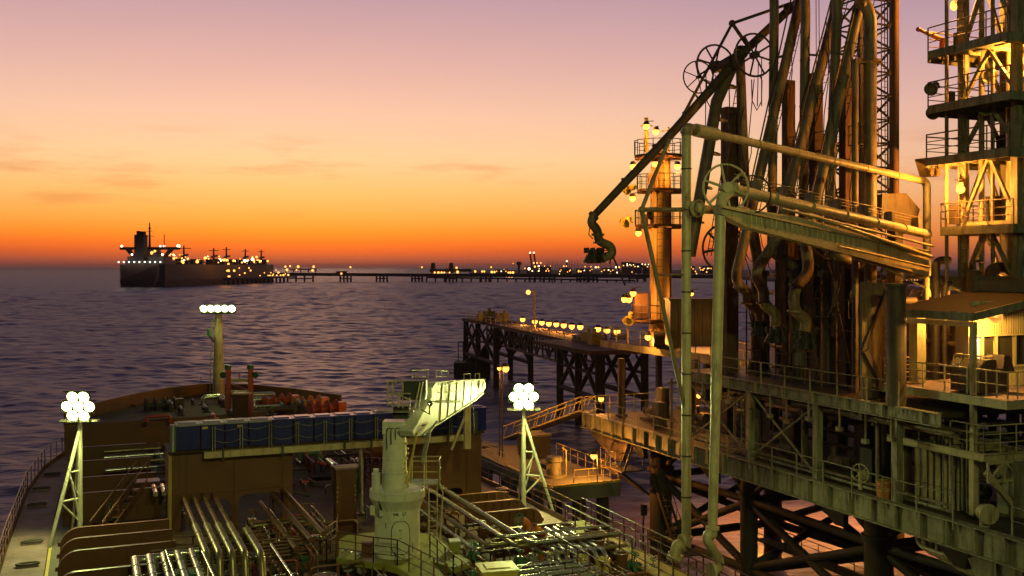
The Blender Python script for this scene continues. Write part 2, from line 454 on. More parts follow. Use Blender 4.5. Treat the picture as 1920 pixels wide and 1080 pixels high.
# ================================================================ THE TANKER (near ship)
DZ = 7.5
PORT = [(-3.5, -12), (-3.5, 50), (-3.3, 62), (-2.7, 69), (-1.6, 74), (0.3, 78.5), (2.8, 82.5), (5.6, 86), (9.0, 88)]
STBD = [(12.4, 85.8), (15.2, 81.5), (17.6, 76), (19.6, 69), (20.9, 60), (21.5, 50), (21.5, -12)]
OUTL = PORT + STBD
ship = thing('tanker', 'large near tanker with brown deck gear, blue boxes and white crane, bow pointing away', 'ship', (9, 30, 0))
mb = MB()
def hullz(z, k):
    res = []
    for (x, y) in OUTL:
        f = max(0.0, (y - 55) / 33.0)
        res.append(V(9 + (x - 9) * (1 - k * 0.35 * f), y - k * 7 * f * f, z))
    return res
lv = [hullz(DZ, 0), hullz(4.5, 0.4), hullz(1.5, 0.8), hullz(-0.6, 1.0)]
n_ = len(OUTL)
for a, b in zip(lv[:-1], lv[1:]):
    mb.add(a + b, [(i, (i + 1) % n_, n_ + (i + 1) % n_, n_ + i) for i in range(n_)])
mb.build('hull', paint('black_hull_paint', (0.04, 0.022, 0.02), 0.5, rust=0.3), ship)
MB().add([V(x, y, DZ) for x, y in OUTL], [tuple(range(n_))]).build('main_deck', DECK, ship)
# port waterway: paler strip with a bright line inboard of it
def inset(pts, d0, d1, z):
    q = MB(); a = []
    for i, (x, y) in enumerate(pts):
        p0 = V(*pts[max(0, i - 1)], 0); p1 = V(*pts[min(len(pts) - 1, i + 1)], 0)
        tn = (p1 - p0).normalized(); nn = V(tn.y, -tn.x, 0)
        a.append((V(x, y, z) + nn * d0, V(x, y, z) + nn * d1))
    for (p, q_), (r_, s_) in zip(a[:-1], a[1:]): q.add([p, q_, s_, r_], [(0, 1, 2, 3)])
    return q
inset(PORT[:6], 0.12, 1.75, DZ + 0.006).build('side_walkway', WALK, ship)
inset(PORT[:6], 1.8, 1.92, DZ + 0.010).build('yellow_walkway_line', YELLOW, ship)
inset(PORT[:6], 1.93, 3.4, DZ + 0.006).build('side_gutter', paint('worn_grey_deck', (0.13, 0.105, 0.095), 0.8, rust=0.3, scale=2.5, streak=False), ship)
sb = list(reversed(STBD))
inset([(x, y) for x, y in sb[:6]], -1.7, -0.12, DZ + 0.006).build('side_walkway', WALK, ship)
# gunwale bar and fishplate along both sides
g = MB()
for pts in (PORT, STBD):
    for a, b in zip(pts[:-1], pts[1:]): g.bar(V(*a, DZ + 0.12), V(*b, DZ + 0.12), 0.06, 0.24)
g.build('gunwale_bar', OXIDE, ship)
# forecastle with its bulwark
FC = [p for p in OUTL if p[1] > 73]
fcz = 9.4
fcv = [V(x, y, fcz) for x, y in FC]; m_ = len(FC)
MB().add([v_ + V(0, 0, .004) for v_ in fcv], [tuple(range(m_))]).build('forecastle_deck', DECK, ship)
f = MB(); f.add([V(*FC[0], DZ), V(*FC[-1], DZ), fcv[-1], fcv[0]], [(0, 1, 2, 3)])
for i in range(m_ - 1): f.add([V(*FC[i], DZ), V(*FC[i + 1], DZ), fcv[i + 1], fcv[i]], [(0, 1, 2, 3)])
f.build('forecastle', OXIDE, ship)
f = MB()
for i in range(m_ - 1): f.bar(fcv[i] + V(0, 0, 0.45), fcv[i + 1] + V(0, 0, 0.45), 0.08, 0.9)
for i in range(m_): f.bar(fcv[i], fcv[i] + (V(9, 78, fcz) - fcv[i]).normalized() * 0.5 + V(0, 0, 0.0), 0.05, 0.3)
f.build('bow_bulwark', OXIDE, ship)
# transverse deck webs with rounded ends (outside stiffening of the cargo deck)
def web(y, x0, x1, h, lft=True):
    rad = h * 0.7
    arc = [(rad * (1 - math.cos(k * math.pi / 14)), h - rad + rad * math.sin(k * math.pi / 14)) for k in range(8)]
    if lft: prof = [V(x0, y, DZ)] + [V(x0 + u, y, DZ + v_) for u, v_ in arc] + [V(x1, y, DZ + h), V(x1, y, DZ)]
    else: prof = [V(x0, y, DZ), V(x0, y, DZ + h)] + [V(x1 - u, y, DZ + v_) for u, v_ in reversed(arc)] + [V(x1, y, DZ)]
    q = MB().prism(prof, (0, 0.05, 0))
    for k in range(1, 6): xx = x0 + rad + (x1 - x0 - rad) * k / 6; q.box(V(xx, y - .05, DZ + h * .5), (.05, .08, h - .06))
    top = [p + V(0, 0.025, 0.012) for p in prof[1:-1]]
    for u, v_ in zip(top[:-1], top[1:]): q.bar(u, v_, 0.2, 0.025)
    q.build('deck_web', OXIDE, ship)
for y, h in ((41.6, 1.0), (44.3, 1.1), (46.3, 1.1), (48.2, 1.1), (53.5, 1.5), (58.0, 1.4), (63.5, 1.3), (69.0, 1.2)):
    web(y, -1.2, 3.3, h); web(y, 16.8, 20.0, h * .9, False)
# ship's side rails, port and starboard
def ship_rail(pts, label, z=DZ + 0.24, mat=OXIDE, h=1.05, step=1.4, mids=(0.36, 0.68)):
    t = thing('deck_railing', label, 'railing', V(*pts[0], z) if len(pts[0]) == 2 else pts[0])
    P3 = [V(*p, z) if len(p) == 2 else V(*p) for p in pts]
    q = MB().rail(P3, h=h, step=step, mids=mids, posts=False)
    for a, b in zip(P3[:-1], P3[1:]):
        k = max(1, round((b - a).length / step))
        for i in range(k + 1): p = a.lerp(b, i / k); q.bar(p, p + V(0, 0, h), 0.05, 0.03)
    q.build('rail_frame', mat, t)
    return t
ship_rail([(-3.4, 20), (-3.4, 50), (-3.2, 62), (-2.6, 69), (-1.7, 73)], "tanker's port side railing curving along the deck edge above the sea")
ship_rail([(21.4, 26), (21.4, 50), (20.85, 60), (19.6, 69), (18.2, 73.5)], "tanker's starboard side railing running along the edge facing the jetty")
# rounded mooring chocks on the port walkway
for i, (px, py) in enumerate(((52, 1057), (60, 1015), (70, 945), (78, 915), (98, 888))):
    p = atZ(px, py, DZ + 0.12)
    o = MB()
    ring = [p + V(math.cos(a) * 0.22 + 0.0, math.sin(a) * 0.16, 0) + V(0.22 * (1 if math.cos(a) > 0 else -1), 0, 0) for a in [2 * math.pi * k / 20 for k in range(20)]]
    o.tube(ring, 0.05, 6, closed=True)
    q = thing('mooring_chock', f'small dark oval chock on the port walkway, {ORD[i]} from the near end', 'mooring fitting', p, 'mooring chocks on the port walkway')
    o.build('chock_ring', DARKS, q); MB().box(p - V(0, 0, 0.07), (0.8, 0.42, 0.06)).build('chock_base', WALK, q)

# ---------------------------------------------------------------- foremast, gantry and foredeck gear
fm = atZ(410, 748, fcz)
t = thing('foremast', 'tall tapered yellowish foremast on the bow under a row of white floodlights', 'mast', fm)
ztop = CAMZ - (588 - 501) / FPX * (CF.dot(fm - ORG))
MB().tube([fm, fm + V(0, 0, (ztop - fcz) * 0.5), V(fm.x, fm.y, ztop)], [0.5, 0.40, 0.26], 14).build('mast_pole', CREAM, t)
b = MB(); b.box(V(fm.x, fm.y, ztop + 0.05), (2.7, 0.5, 0.1), -YAW); b.tube([V(fm.x - 0.3, fm.y, ztop - 2.3), V(fm.x - 0.9, fm.y - 0.1, ztop - 1.6)], 0.06, 6); b.box(V(fm.x - 0.75, fm.y - 0.1, ztop - 1.75), (0.8, 0.5, 0.06))
b.build('light_platform', GREENP, t)
MB().rail([V(fm.x - 1.2, fm.y - 0.5, ztop + .1), V(fm.x + 1.2, fm.y - 0.9, ztop + .1)], h=0.7, step=0.8).build('platform_rail', GREENP, t)
MB().tube([V(fm.x - 0.75, fm.y - 0.1, ztop - 1.7), V(fm.x - 0.75, fm.y - 0.1, ztop - 1.2)], 0.16, 8).build('mast_light', GREENP, t)
MB().ladder(fm + V(-0.5, -0.1, 0), V(fm.x - 0.3, fm.y - .1, ztop), CR).build('ladder', CREAM, t)

def flood_cluster(center, facing, n, spread, label, power, rowz=(0,), rad=0.26, lname='floodlight'):
    """n floodlights side by side on a bar; each has a round drum housing, a glowing lens and a yoke"""
    fac_ = Vector(facing).normalized(); side = V(fac_.y, -fac_.x, 0).normalized() if True else None
    k = 0
    tot = n * len(rowz)
    for j, dz in enumerate(rowz):
        for i in range(n):
            p = Vector(center) + side * ((i - (n - 1) / 2) * spread) + V(0, 0, dz)
            lab = label if tot == 1 else f'{label}, {ORD[i]} from the left' + ('' if len(rowz) == 1 else (' in the upper row' if dz == max(rowz) else ' in the lower row'))
            t = thing('floodlight', lab, 'floodlight', p, 'white ship floodlights')
            MB().lathe(p, [(0.05, -0.34), (rad * 0.55, -0.3), (rad * 0.9, -0.05), (rad * 1.0, 0.0), (rad * 1.0, 0.03)], 18, fac_).build('drum_housing', DARKS, t)
            MB().lathe(p, [(rad * 0.99, 0.03), (rad * .88, 0.0)], 18, fac_).build('reflector_halo_rim', MERR, t)  # rim glows by itself, a greenish halo put round the lens
            MB().lathe(p, [(rad * .89, 0.0), (rad * 0.55, 0.05), (1e-3, 0.07)], 18, fac_).build('lens', MER, t)
            MB().tube([p - side * rad * 1.1, p - side * rad * 1.1 - V(0, 0, rad * 1.15), p + side * rad * 1.1 - V(0, 0, rad * 1.15), p + side * rad * 1.1], 0.025, 6).build('yoke', DARKS, t)
            if power and k % 2 == 0: point_light(p + fac_ * 0.35 + V(0, 0, -0.05), t, power / ((tot + 1) // 2), MERC, 0.25, spot=(V(fac_.x, fac_.y, -.75), R(168)))
            k += 1
AFT = V(-math.sin(YAW), -math.cos(YAW), -0.3)
flood_cluster(V(fm.x, fm.y - 0.1, ztop + 0.42) - CF * 0.3, AFT, 5, 0.56, 'lit foremast floodlight', 600, rad=0.3)

# red cargo gantry on the foredeck with a brown locker before it
gp = atZ(452, 781, DZ + 1.6)
def gz(py): return CAMZ - (py - 501) / FPX * CF.dot(gp - ORG)
t = thing('foredeck_gantry', 'rust red twin-post gantry with cross beams standing on the foredeck beside the foremast', 'gantry', V(gp.x, gp.y, DZ))
D_ = CF.dot(gp - ORG)
xl = atD(428, 700, D_); xr = atD(470, 700, D_)
for p in (xl, xr):
    q = MB(); q.bar(V(p.x, p.y, DZ), V(p.x, p.y, gz(692)), 0.36, 0.3); q.build('post', RED, t)
    q = MB(); q.cyl(V(p.x, p.y, gz(692)) - CR * 0.05, V(p.x, p.y, gz(692)) + V(0, 0, 0.3), 0.24, 10); q.build('post_head', GREENP, t)
q = MB()
for py in (713, 735): q.bar(V(xl.x, xl.y, gz(py)), V(xr.x, xr.y, gz(py)), 0.16, 0.22)
q.build('cross_beam', CREAM, t)
q = MB(); q.bar(V(xl.x, xl.y, gz(718)), V(xr.x, xr.y, gz(733)), 0.06); q.rail([V(xl.x, xl.y, gz(713)), V(xr.x, xr.y, gz(713))], h=0.6, step=0.7); q.build('brace', RED, t)
for s_, p in ((-1, xl), (1, xr)):
    q = MB(); c = V(p.x, p.y, gz(702)) + CR * s_ * 0.35; q.lathe(c, [(0.05, -0.2), (0.2, -0.15), (0.26, 0.12), (0.05, 0.14)], 10, AFT); q.build('work_lamp', GREENP, t)
t = thing('deck_locker', 'tall brown locker with a pale lid standing below the red foredeck gantry', 'locker', V(gp.x, gp.y - 0.8, DZ))
lp = atD(454, 780, D_ - 0.8)
MB().box(V(lp.x, lp.y, (DZ + gz(736)) / 2), (1.15, 0.9, gz(736) - DZ), -YAW).build('locker_body', paint('dark_oxide', (0.09, 0.03, 0.016), 0.5, rust=0.2), t)
MB().box(V(lp.x, lp.y, gz(736) + 0.05), (1.25, 1.0, 0.1), -YAW).build('lid', CREAM, t)

def pipe_thing(pts, r, label, mat, bands=0, bandmat=None, group=None, name='deck_pipe', rad=None, flanges=(), seg=10):
    pts = [Vector(p) for p in pts]
    t = thing(name, label, 'pipe', pts[0], group)
    P = fillet(pts, rad if rad else r * 2.6) if len(pts) > 2 else pts
    MB().tube(P, r, seg).build('pipe_run', mat, t)
    if bands:
        for a, b in zip(pts[:-1], pts[1:]):
            k = max(1, int((b - a).length / bands)); ax = (b - a).normalized()
            for i in range(1, k):
                if k < 9 and bandmat is not None: MB().tube([a.lerp(b, i / k) - ax * 0.025, a.lerp(b, i / k) + ax * 0.025], r * 1.09, seg).build('pipe_band', bandmat, t)
    if flanges:
        for f_ in flanges:
            q = MB()
            k = min(int(f_), len(pts) - 2); fr = f_ - k; a, b = pts[k], pts[k + 1]; ax = (b - a).normalized(); c = a.lerp(b, fr)
            q.flange(c - ax * 0.04, ax, r * 1.55, 0.05); q.flange(c + ax * 0.04, ax, r * 1.55, 0.05); q.build('flange', mat, t)
    return t
# pale pipes on the foredeck in front of the bow
for i in range(6):
    a = atZ(372 + i * 9, 762, DZ + 1.0); a2 = atZ(400 + i * 9, 785, DZ + 1.0)
    pipe_thing([a, a2], 0.10, f'short pale foredeck pipe beside the foremast, {ORD[i]} from the left', SILVER, 0.8, group='pale foredeck pipes')
# foredeck machinery: windlasses with drums, rope reels, vents
def windlass(p, rz, label, mat=RED):
    t = thing('windlass', label, 'winch', p)
    c, s_ = math.cos(rz), math.sin(rz); ax = V(c, s_, 0)
    MB().box(p + V(0, 0, 0.15), (2.2, 1.0, 0.3), rz).build('bed_plate', DARKS, t)
    q = MB(); q.cyl(p + V(0, 0, 0.85) - ax * 1.0, p + V(0, 0, 0.85) + ax * 1.0, 0.28, 14)
    for k in (-1, -0.35, 0.35, 1): q.flange(p + V(0, 0, 0.85) + ax * k, ax, 0.6, 0.08, 18)
    q.build('drum', mat, t)
    MB().box(p + V(0, 0, 0.75) + ax * 1.35, (0.6, 0.8, 1.0), rz).build('gear_case', mat, t)
for px, py, lab, m_2 in ((520, 768, 'red mooring winch on the foredeck nearest to the gantry', RED), (575, 772, 'orange-lit mooring winch on the starboard foredeck', ORANGE), (606, 782, 'red winch at the starboard end of the foredeck', RED), (300, 775, 'dark mooring winch on the port foredeck', DARKS)):
    windlass(atZ(px, py + 6, DZ + 1.4), 0.2, lab, m_2)
for i, (px, py) in enumerate(((497, 745), (548, 765), (632, 775), (660, 782), (330, 775), (272, 775))):
    p = atZ(px, py + 8, DZ + 1.2)
    t = thing('deck_vent', f'small mushroom vent on the foredeck, {ORD[i]} of six', 'vent', p, 'mushroom vents on the foredeck')
    t['label'] = ['rusty mushroom vent just right of the red gantry', 'rusty mushroom vent between two foredeck winches', 'rusty mushroom vent at the starboard deck edge forward', 'rusty mushroom vent behind the middle blue boxes', 'rusty mushroom vent left of the pale foredeck pipes', 'rusty mushroom vent near the port bow bulwark'][i]
    MB().cyl(p - V(0, 0, 1.2), p + V(0, 0, 0.5), 0.16, 10).build('vent_stem', RED, t)
    MB().lathe(p + V(0, 0, 0.5), [(0.05, 0.25), (0.3, 0.15), (0.34, -0.08), (0.2, -0.08)], 12).build('vent_cap', RED, t)
rnd = random.Random(41)
for i in range(46):
    y = rnd.uniform(58, 84); hw_ = 9 if y < 72 else 9 * (86 - y) / 16
    x = 9 + rnd.uniform(-hw_, hw_); z = DZ if y < 73 else fcz
    a = V(x, y, z + rnd.uniform(.2, .6)); ln = rnd.uniform(.7, 2.6)
    t = thing('foredeck_pipe', 'short rusty stub of foredeck pipework in the dim clutter before the bow', 'pipe', V(x, y, z), 'stubs of foredeck pipework')
    q = MB(); r_ = rnd.uniform(.08, .22); b_ = a + (V(0, ln, 0) if rnd.random() < .7 else V(ln, 0, 0)); q.tube(fillet([V(a.x, a.y, z), a, b_, V(b_.x, b_.y, z)], .25), r_, 8); q.build('pipe_run', rnd.choice((RED, OXIDE, DARKS, DARKS, GREENP, SILVER)), t)
    MB().flange(V(x, y, z + .05), (0, 0, 1), r_ * 1.8, .1).build('base_flange', DARKS, t)
# flag pole / jackstaff wires
q = atZ(377, 738, fcz); t = thing('antenna_staff', 'thin bare staff rising from the port bow left of the foremast', 'pole', q)
MB().tube([q, q + V(0, 0, 1.4)], 0.025, 6).build('staff', DARKS, t); MB().flange(q + V(0, 0, .03), (0, 0, 1), .12, .05).build('staff_foot', DARKS, t)

# ---------------------------------------------------------------- brown transverse house with blue boxes on top
HY = 50.3
def hz(py, x): 
    p = V(x, HY, 0); return CAMZ - (py - 501) / FPX * CF.dot(p)
def hx(px): return atY(px, 700, HY).x
HT = 11.25
t = thing('transverse_house', 'long brown steel house across the deck carrying the row of blue boxes', 'deck house', V(11, HY, DZ))
def arch_wall(x0, x1, holes, name='front_wall', zt=HT, th=0.12):
    """plate x0-x1 with rounded door holes standing on the deck: built as strips round the holes"""
    q = MB(); cur = x0
    for (a, b, h, rd) in holes:
        q.prism([V(cur, HY, DZ), V(a, HY, DZ), V(a, HY, zt), V(cur, HY, zt)], (0, th, 0))
        arc = [V(a, HY, DZ + h - rd)] + [V(a + rd * (1 - math.cos(k * math.pi / 12)), HY, DZ + h - rd + rd * math.sin(k * math.pi / 12)) for k in range(1, 7)]
        arc2 = [V(2 * ((a + b) / 2) - p.x, HY, p.z) for p in reversed(arc)]
        q.prism([V(a, HY, zt)] + arc + arc2 + [V(b, HY, zt)], (0, th, 0))
        cur = b
    q.prism([V(cur, HY, DZ), V(x1, HY, DZ), V(x1, HY, zt), V(cur, HY, zt)], (0, th, 0))
    q.build(name, OXIDE, t)
XL, XR = hx(322), hx(897)
xa, xb = hx(545), hx(765)
arch_wall(XL, xa, [(hx(340), hx(434), 1.35, 0.4), (hx(447), hx(529), 1.5, 0.4)])
arch_wall(xb, XR, [(hx(800), hx(868), 0.9, 0.3)])
q = MB(); q.prism([V(XL - 0.14, HY - 0.003, DZ), V(XL - 0.003, HY - 0.003, DZ), V(XL - 0.003, HY - 0.003, HT), V(XL - 0.14, HY - 0.003, HT)], (0, 2.2, 0)); q.build('side_wall', paint('lamplit_side_paint', (0.42, 0.30, 0.06), 0.5, rust=0.15), t)  # port wall: yellow lamplight is put into its paint, the house is brown
q = MB(); q.prism([V(XR + 0.003, HY - 0.02, DZ), V(XR + 0.16, HY - 0.02, DZ), V(XR + 0.16, HY - 0.02, HT), V(XR + 0.003, HY - 0.02, HT)], (0, 2.2, 0)); q.build('side_wall', OXIDE, t)
q = MB()
for u0, u1 in ((XL, xa), (xb, XR)): q.prism([V(u0, HY + 2.1, DZ + 1.7), V(u1, HY + 2.1, DZ + 1.7), V(u1, HY + 2.1, HT), V(u0, HY + 2.1, HT)], (0, 0.1, 0))
q.build('back_wall', OXIDE, t)
q = MB()
for xx in (xa + 0.06, xb - 0.06): q.box(V(xx, HY + 1.1, (DZ + HT) / 2), (0.1, 1.9, HT - DZ - 0.02))
q.build('inner_wall', OXIDE, t)
MB().box(V((XL + XR) / 2, HY + 0.95, HT + 0.05), (XR - XL + 0.4, 2.7, 0.1)).build('top_deck', DECK, t)
for px in (338, 352, 441, 532): MB().box(V(hx(px), HY - 0.03, (DZ + HT) / 2), (0.07, 0.06, HT - DZ - .1)).build('wall_stiffener', OXIDE, t)
MB().box(V(hx(880), HY - 0.03, (DZ + HT) / 2), (0.3, 0.06, HT - DZ - .1)).build('wall_stiffener', OXIDE, t)
MB().box(V((XL + xa) / 2, HY - 0.02, DZ + 1.75), (xa - XL, 0.04, 0.05)).build('wall_seam', OXIDE, t)
# pale beam that runs along the front of the boxes
zb = hz(848, hx(600)) - 0.0
q = MB(); q.bar(V(hx(380), HY - 0.45, HT - 0.12), V(hx(868), HY - 0.45, HT - 0.12), 0.5, 0.30); q.build('front_beam', CREAM, t)
for px in (415, 525, 640, 690, 832): MB().box(V(hx(px), HY - 0.72, HT - 0.1), (0.1, 0.1, 0.55)).build('beam_clamp', DARKS, t)
# chained rail along the boxes
rt = thing('chain_railing', 'pale post-and-chain railing in front of the row of blue boxes', 'railing', V(XL, HY - 0.6, HT))
xs = [hx(p) for p in (398, 449, 503, 553, 605, 652, 700, 752, 800, 838, 885)]
q = MB()
for x in xs:
    for dx in (-0.05, 0.07): q.tube([V(x + dx, HY - 0.55, HT + .05), V(x + dx, HY - 0.55, HT + 1.2)], 0.026, 6)
q.build('posts', CREAM, rt) if False else None
for a, b in zip(xs[:-1], xs[1:]):
    for h in (0.5, 1.08): q.tube([V(a + (b - a) * k / 6, HY - 0.55, HT + 0.05 + h - 0.16 * math.sin(math.pi * k / 6)) for k in range(7)], 0.014, 5)
q.build('post_and_chain', GREYG, rt)
# boxes
bx = 0; x = XL + 0.15; k = 0
while x < XR - 0.3:
    wd = 1.12 if k < 4 else 1.02
    p = V(x + wd / 2, HY + 0.25, HT + 0.1)
    left = k < 4
    lab = f'bright blue box with a grey lid on the brown house, {ORD[k]} from the left end' if left else f'dark blue box behind the chain railing, {ORD[k]} from the left of the row'
    b = thing('blue_box', lab, 'storage box', p, 'blue boxes on the transverse house')
    q = MB(); q.box(p + V(0, 0, 0.58), (wd - 0.1, 1.0, 1.12))
    for dx in (-0.3, 0, 0.3): q.box(p + V(dx, -0.51, 0.55), (0.07, 0.03, 1.0))
    q.build('box_body', BLUE, b)
    q = MB(); q.box(p + V(0, 0, 1.19), (wd - 0.02, 1.1, 0.09)); q.box(p + V(0.0, 0.1, 1.25), (wd * 0.7, 0.6, 0.05)); q.build('lid', LID if left else BLUE, b)
    if left and k in (1, 2): MB().box(p + V(-0.25 + 0.5 * (k == 2) - 0.1, -0.535, 1.02), (0.26, 0.025, 0.1)).build('plate', YELLOW, b)
    x += wd; k += 1
# glassy green end cabinet on the port end
p = V(XL + 0.02, HY - 0.55, HT + 0.1); b = thing('end_cabinet', 'narrow greenish upright cabinet at the port end of the blue boxes', 'cabinet', p)
MB().box(p + V(0, 0.3, 0.62), (0.22, 0.5, 1.25)).build('cabinet_body', GREENP, b); MB().box(p + V(0.0, 0.02, 0.62), (0.08, 0.03, 1.2)).build('cabinet_door', SILVER, b)
# green box, red machinery and posts in the dark bay
p = V(hx(650), HY + 0.4, DZ + 1.7); b = thing('green_locker', 'dark green locker in the open bay of the brown house', 'locker', p)
MB().box(p, (1.2, 0.8, 1.3)).build('locker_body', GREENP, b); MB().box(p + V(0, 0, 0.69), (1.28, .86, .06)).build('lid', GREENP, b)
p = V(hx(676), HY - 0.1, DZ); b = thing('bay_post', 'pale vertical pipe post standing in the open bay beside the green locker', 'post', p)
MB().cyl(p, V(p.x, p.y, HT - 0.1), 0.12, 10).build('post_pipe', SILVER, b); MB().flange(p + V(0, 0, .05), (0, 0, 1), .22, .08).build('post_foot', OXIDE, b)
q = atZ(620, 1000, DZ); q = V(hx(615) + 0.1, HY - 3.2, DZ)
b = thing('tall_cabinet', 'tall brown ventilated cabinet with small bright slots, in front of the open bay', 'cabinet', q)
zc = CAMZ - (878 - 501) / FPX * CF.dot(q)
MB().box(V(q.x, q.y, (DZ + zc) / 2), (0.95, 0.6, zc - DZ)).build('cabinet_body', OXIDE, b)
MB().box(V(q.x, q.y, zc + 0.04), (1.05, 0.7, 0.08)).build('cabinet_top', WALK, b)
o = MB()
for s_ in (-1, 1):
    for k in range(7): o.box(V(q.x + s_ * 0.42, q.y - 0.31, DZ + 0.5 + k * 0.22 + (0.4 if k > 2 else 0)), (0.045, 0.04, 0.08))
o.build('slots', SILVER, b)
for i in range(7):
    p = V(hx(556) + i * 0.42 + random.uniform(-.1, .1), HY + 0.9, DZ + 0.9 + random.uniform(0, 2.1))
    MB().tube([p, p + V(random.uniform(0.3, 1.2), 0, random.uniform(-0.3, 0.3))], 0.07, 8).build('bay_pipe', RED if i % 2 else DARKS, t)

# ---------------------------------------------------------------- light masts
def light_mast(px, py, lampy, side, label, flab):
    b = atZ(px, py, DZ); Dm = CF.dot(b - ORG)
    zt = CAMZ - (lampy - 501) / FPX * Dm
    t = thing('light_mast', label, 'light mast', b)
    hd = V(b.x, b.y, zt - 0.3)
    MB().tube([b, hd], [0.13, 0.10], 10).build('mast_post', CREAM_CLEAN, t)
    leg = b + V(side * 1.25, -0.9, 0)
    MB().tube([leg, hd - V(0, 0, 0.4)], 0.085, 8).build('raking_leg', CREAM_CLEAN, t)
    leg2 = b + V(side * 0.35, 1.5, 0)
    MB().tube([leg2, hd - V(0, 0, 0.4)], 0.06, 8).build('raking_leg', CREAM_CLEAN, t)
    q = MB()
    for k0, k1 in ((0.15, 0.35), (0.35, 0.35), (0.35, 0.58), (0.58, 0.58), (0.15, 0.62)):
        q.tube([b.lerp(hd, k0), leg.lerp(hd, k1)], 0.045, 6)
    q.tube([b.lerp(hd, 0.3), leg2.lerp(hd, 0.3)], 0.04, 6)
    q.build('brace', CREAM_CLEAN, t)
    q = MB(); q.box(hd + V(0, 0, 0.0), (1.7, 0.35, 0.08), -YAW)
    q.build('lamp_bar', CREAM_CLEAN, t)
    flood_cluster(hd + V(0, 0, 0.24) - CF * 0.2, AFT, 2, 0.5, flab + ', bottom row', LP_SIDE * .3, rowz=(0.0,), rad=0.26)  # seven lamps packed into a round patch that imitates one lamp's bloom
    flood_cluster(hd + V(0, 0, 0.67) - CF * 0.2, AFT, 3, 0.5, flab + ', middle row', LP_SIDE * .4, rowz=(0.0,), rad=0.26)
    flood_cluster(hd + V(0, 0, 1.10) - CF * 0.2, AFT, 2, 0.5, flab + ', top row', LP_SIDE * .3, rowz=(0.0,), rad=0.26)
    q = MB(); sd2 = V(-AFT.y, AFT.x, 0).normalized()
    for k in (-.45, .45): q.bar(hd + sd2 * k - CF * .02, hd + sd2 * k + V(0, 0, 1.35) - CF * .02, .05)
    for k in (.45, .9, 1.32): q.bar(hd - sd2 * .75 + V(0, 0, k) - CF * .02, hd + sd2 * .75 + V(0, 0, k) - CF * .02, .05)
    q.build('lamp_frame', DARKS, t)
LP_SIDE = 4200
LP_SIDE = 2500
light_mast(150, 1012, 776, -1, 'two-legged pale light mast on the port side deck', 'lit floodlight on the port light mast')
LP_SIDE = 3600
light_mast(982, 957, 756, 1, 'pale tripod light mast on the starboard side deck near the jetty', 'lit floodlight on the starboard light mast')
# ---------------------------------------------------------------- hose crane
cb = atZ(745, 1038, 8.35); CX, CY = cb.x, cb.y; CD = CF.dot(cb - ORG)
def cz(py): return CAMZ - (py - 501) / FPX * CD
def cw(px): return px / FPX * CD
t = thing('deck_crane', 'white hose-handling crane on a stout round pedestal with its jib lowered forward', 'crane', V(CX, CY, 8.35))
r1 = cw(42)
q = MB(); q.lathe(V(CX, CY, 0), [(r1, 8.35), (r1, cz(950)), (r1 * 1.04, cz(945)), (cw(52), cz(930)), (cw(52), cz(918)), (cw(47), cz(917)), (cw(22), cz(912))], 32); q.build('pedestal', CREAM_CLEAN, t)
q = MB()
for k in range(30):
    a = 2 * math.pi * k / 30; c = V(CX + math.cos(a) * (r1 + 0.07), CY + math.sin(a) * (r1 + 0.07), cz(943))
    q.prism([c + V(0, 0, 0.2), c + V(math.cos(a) * 0.10, math.sin(a) * 0.10, 0.2), c + V(-math.cos(a) * .05, -math.sin(a) * .05, -0.18)], V(-math.sin(a), math.cos(a), 0) * 0.02)
    q.cyl(V(CX + math.cos(a) * cw(50), CY + math.sin(a) * cw(50), cz(917)), V(CX + math.cos(a) * cw(50), CY + math.sin(a) * cw(50), cz(917) + 0.05), 0.025, 6)
q.torus(V(CX, CY, cz(943) + .19), (0, 0, 1), r1 + .06, .03, 30, 5); q.torus(V(CX, CY, cz(917) + .01), (0, 0, 1), cw(50), .03, 30, 5); q.build('slew_ring', CREAM_CLEAN, t)
q = MB(); ux = -CR * cw(5); q.tube([V(CX, CY, cz(914)) + ux, V(CX, CY, cz(840)) + ux, V(CX, CY, cz(795)) + ux], [cw(24), cw(22), cw(21)], 24); q.build('slew_column', CREAM_CLEAN, t)
q = MB(); q.box(V(CX, CY, cz(800)) + ux, (0.9, 0.8, 0.5), -YAW); q.build('column_head', CREAM_CLEAN, t)
# motor gearbox on the left of the flange, door, stencil lines
q = MB(); c = V(CX, CY, cz(905)) - CR * cw(38) - CF * 0.3; q.cyl(c - V(0, 0, .2), c + V(0, 0, 0.45), 0.18, 12); q.cyl(c + V(0, 0, 0.45), c + V(0, 0, 0.62), 0.12, 10); q.cyl(c - V(0, 0, .4), c - V(0, 0, .2), 0.24, 12); q.build('slew_motor', CREAM_CLEAN, t)
def on_drum(px, py, lift=0.012):
    a = (px - 745) / 42.0; a = max(-0.98, min(0.98, a)); rr_ = r1 + lift
    return V(CX, CY, cz(py)) + CR * (rr_ * a) - CF * (rr_ * math.sqrt(1 - a * a))
q = MB(); rows = [968, 974, 980, 990, 1000, 1010, 1018, 1024, 1028]; wds = [8, 13, 15, 16, 16, 16, 15, 13, 8]
g_ = [[on_drum(755 + wds[i] * (k / 8 * 2 - 1), rows[i], 0.03) for k in range(9)] for i in range(len(rows))]
for i in range(len(rows) - 1):
    q.add(g_[i] + g_[i + 1], [(k, k + 1, 9 + k + 1, 9 + k) for k in range(8)])
q.build('pedestal_door', CREAM_CLEAN, t)
q = MB(); edge = [g_[i][0] for i in range(len(rows))] + [p for p in g_[-1]] + [g_[i][8] for i in reversed(range(len(rows)))] + [p for p in reversed(g_[0])]
q.tube(edge, 0.016, 5, closed=True); q.build('door_gasket', BLACK, t)
q = MB()
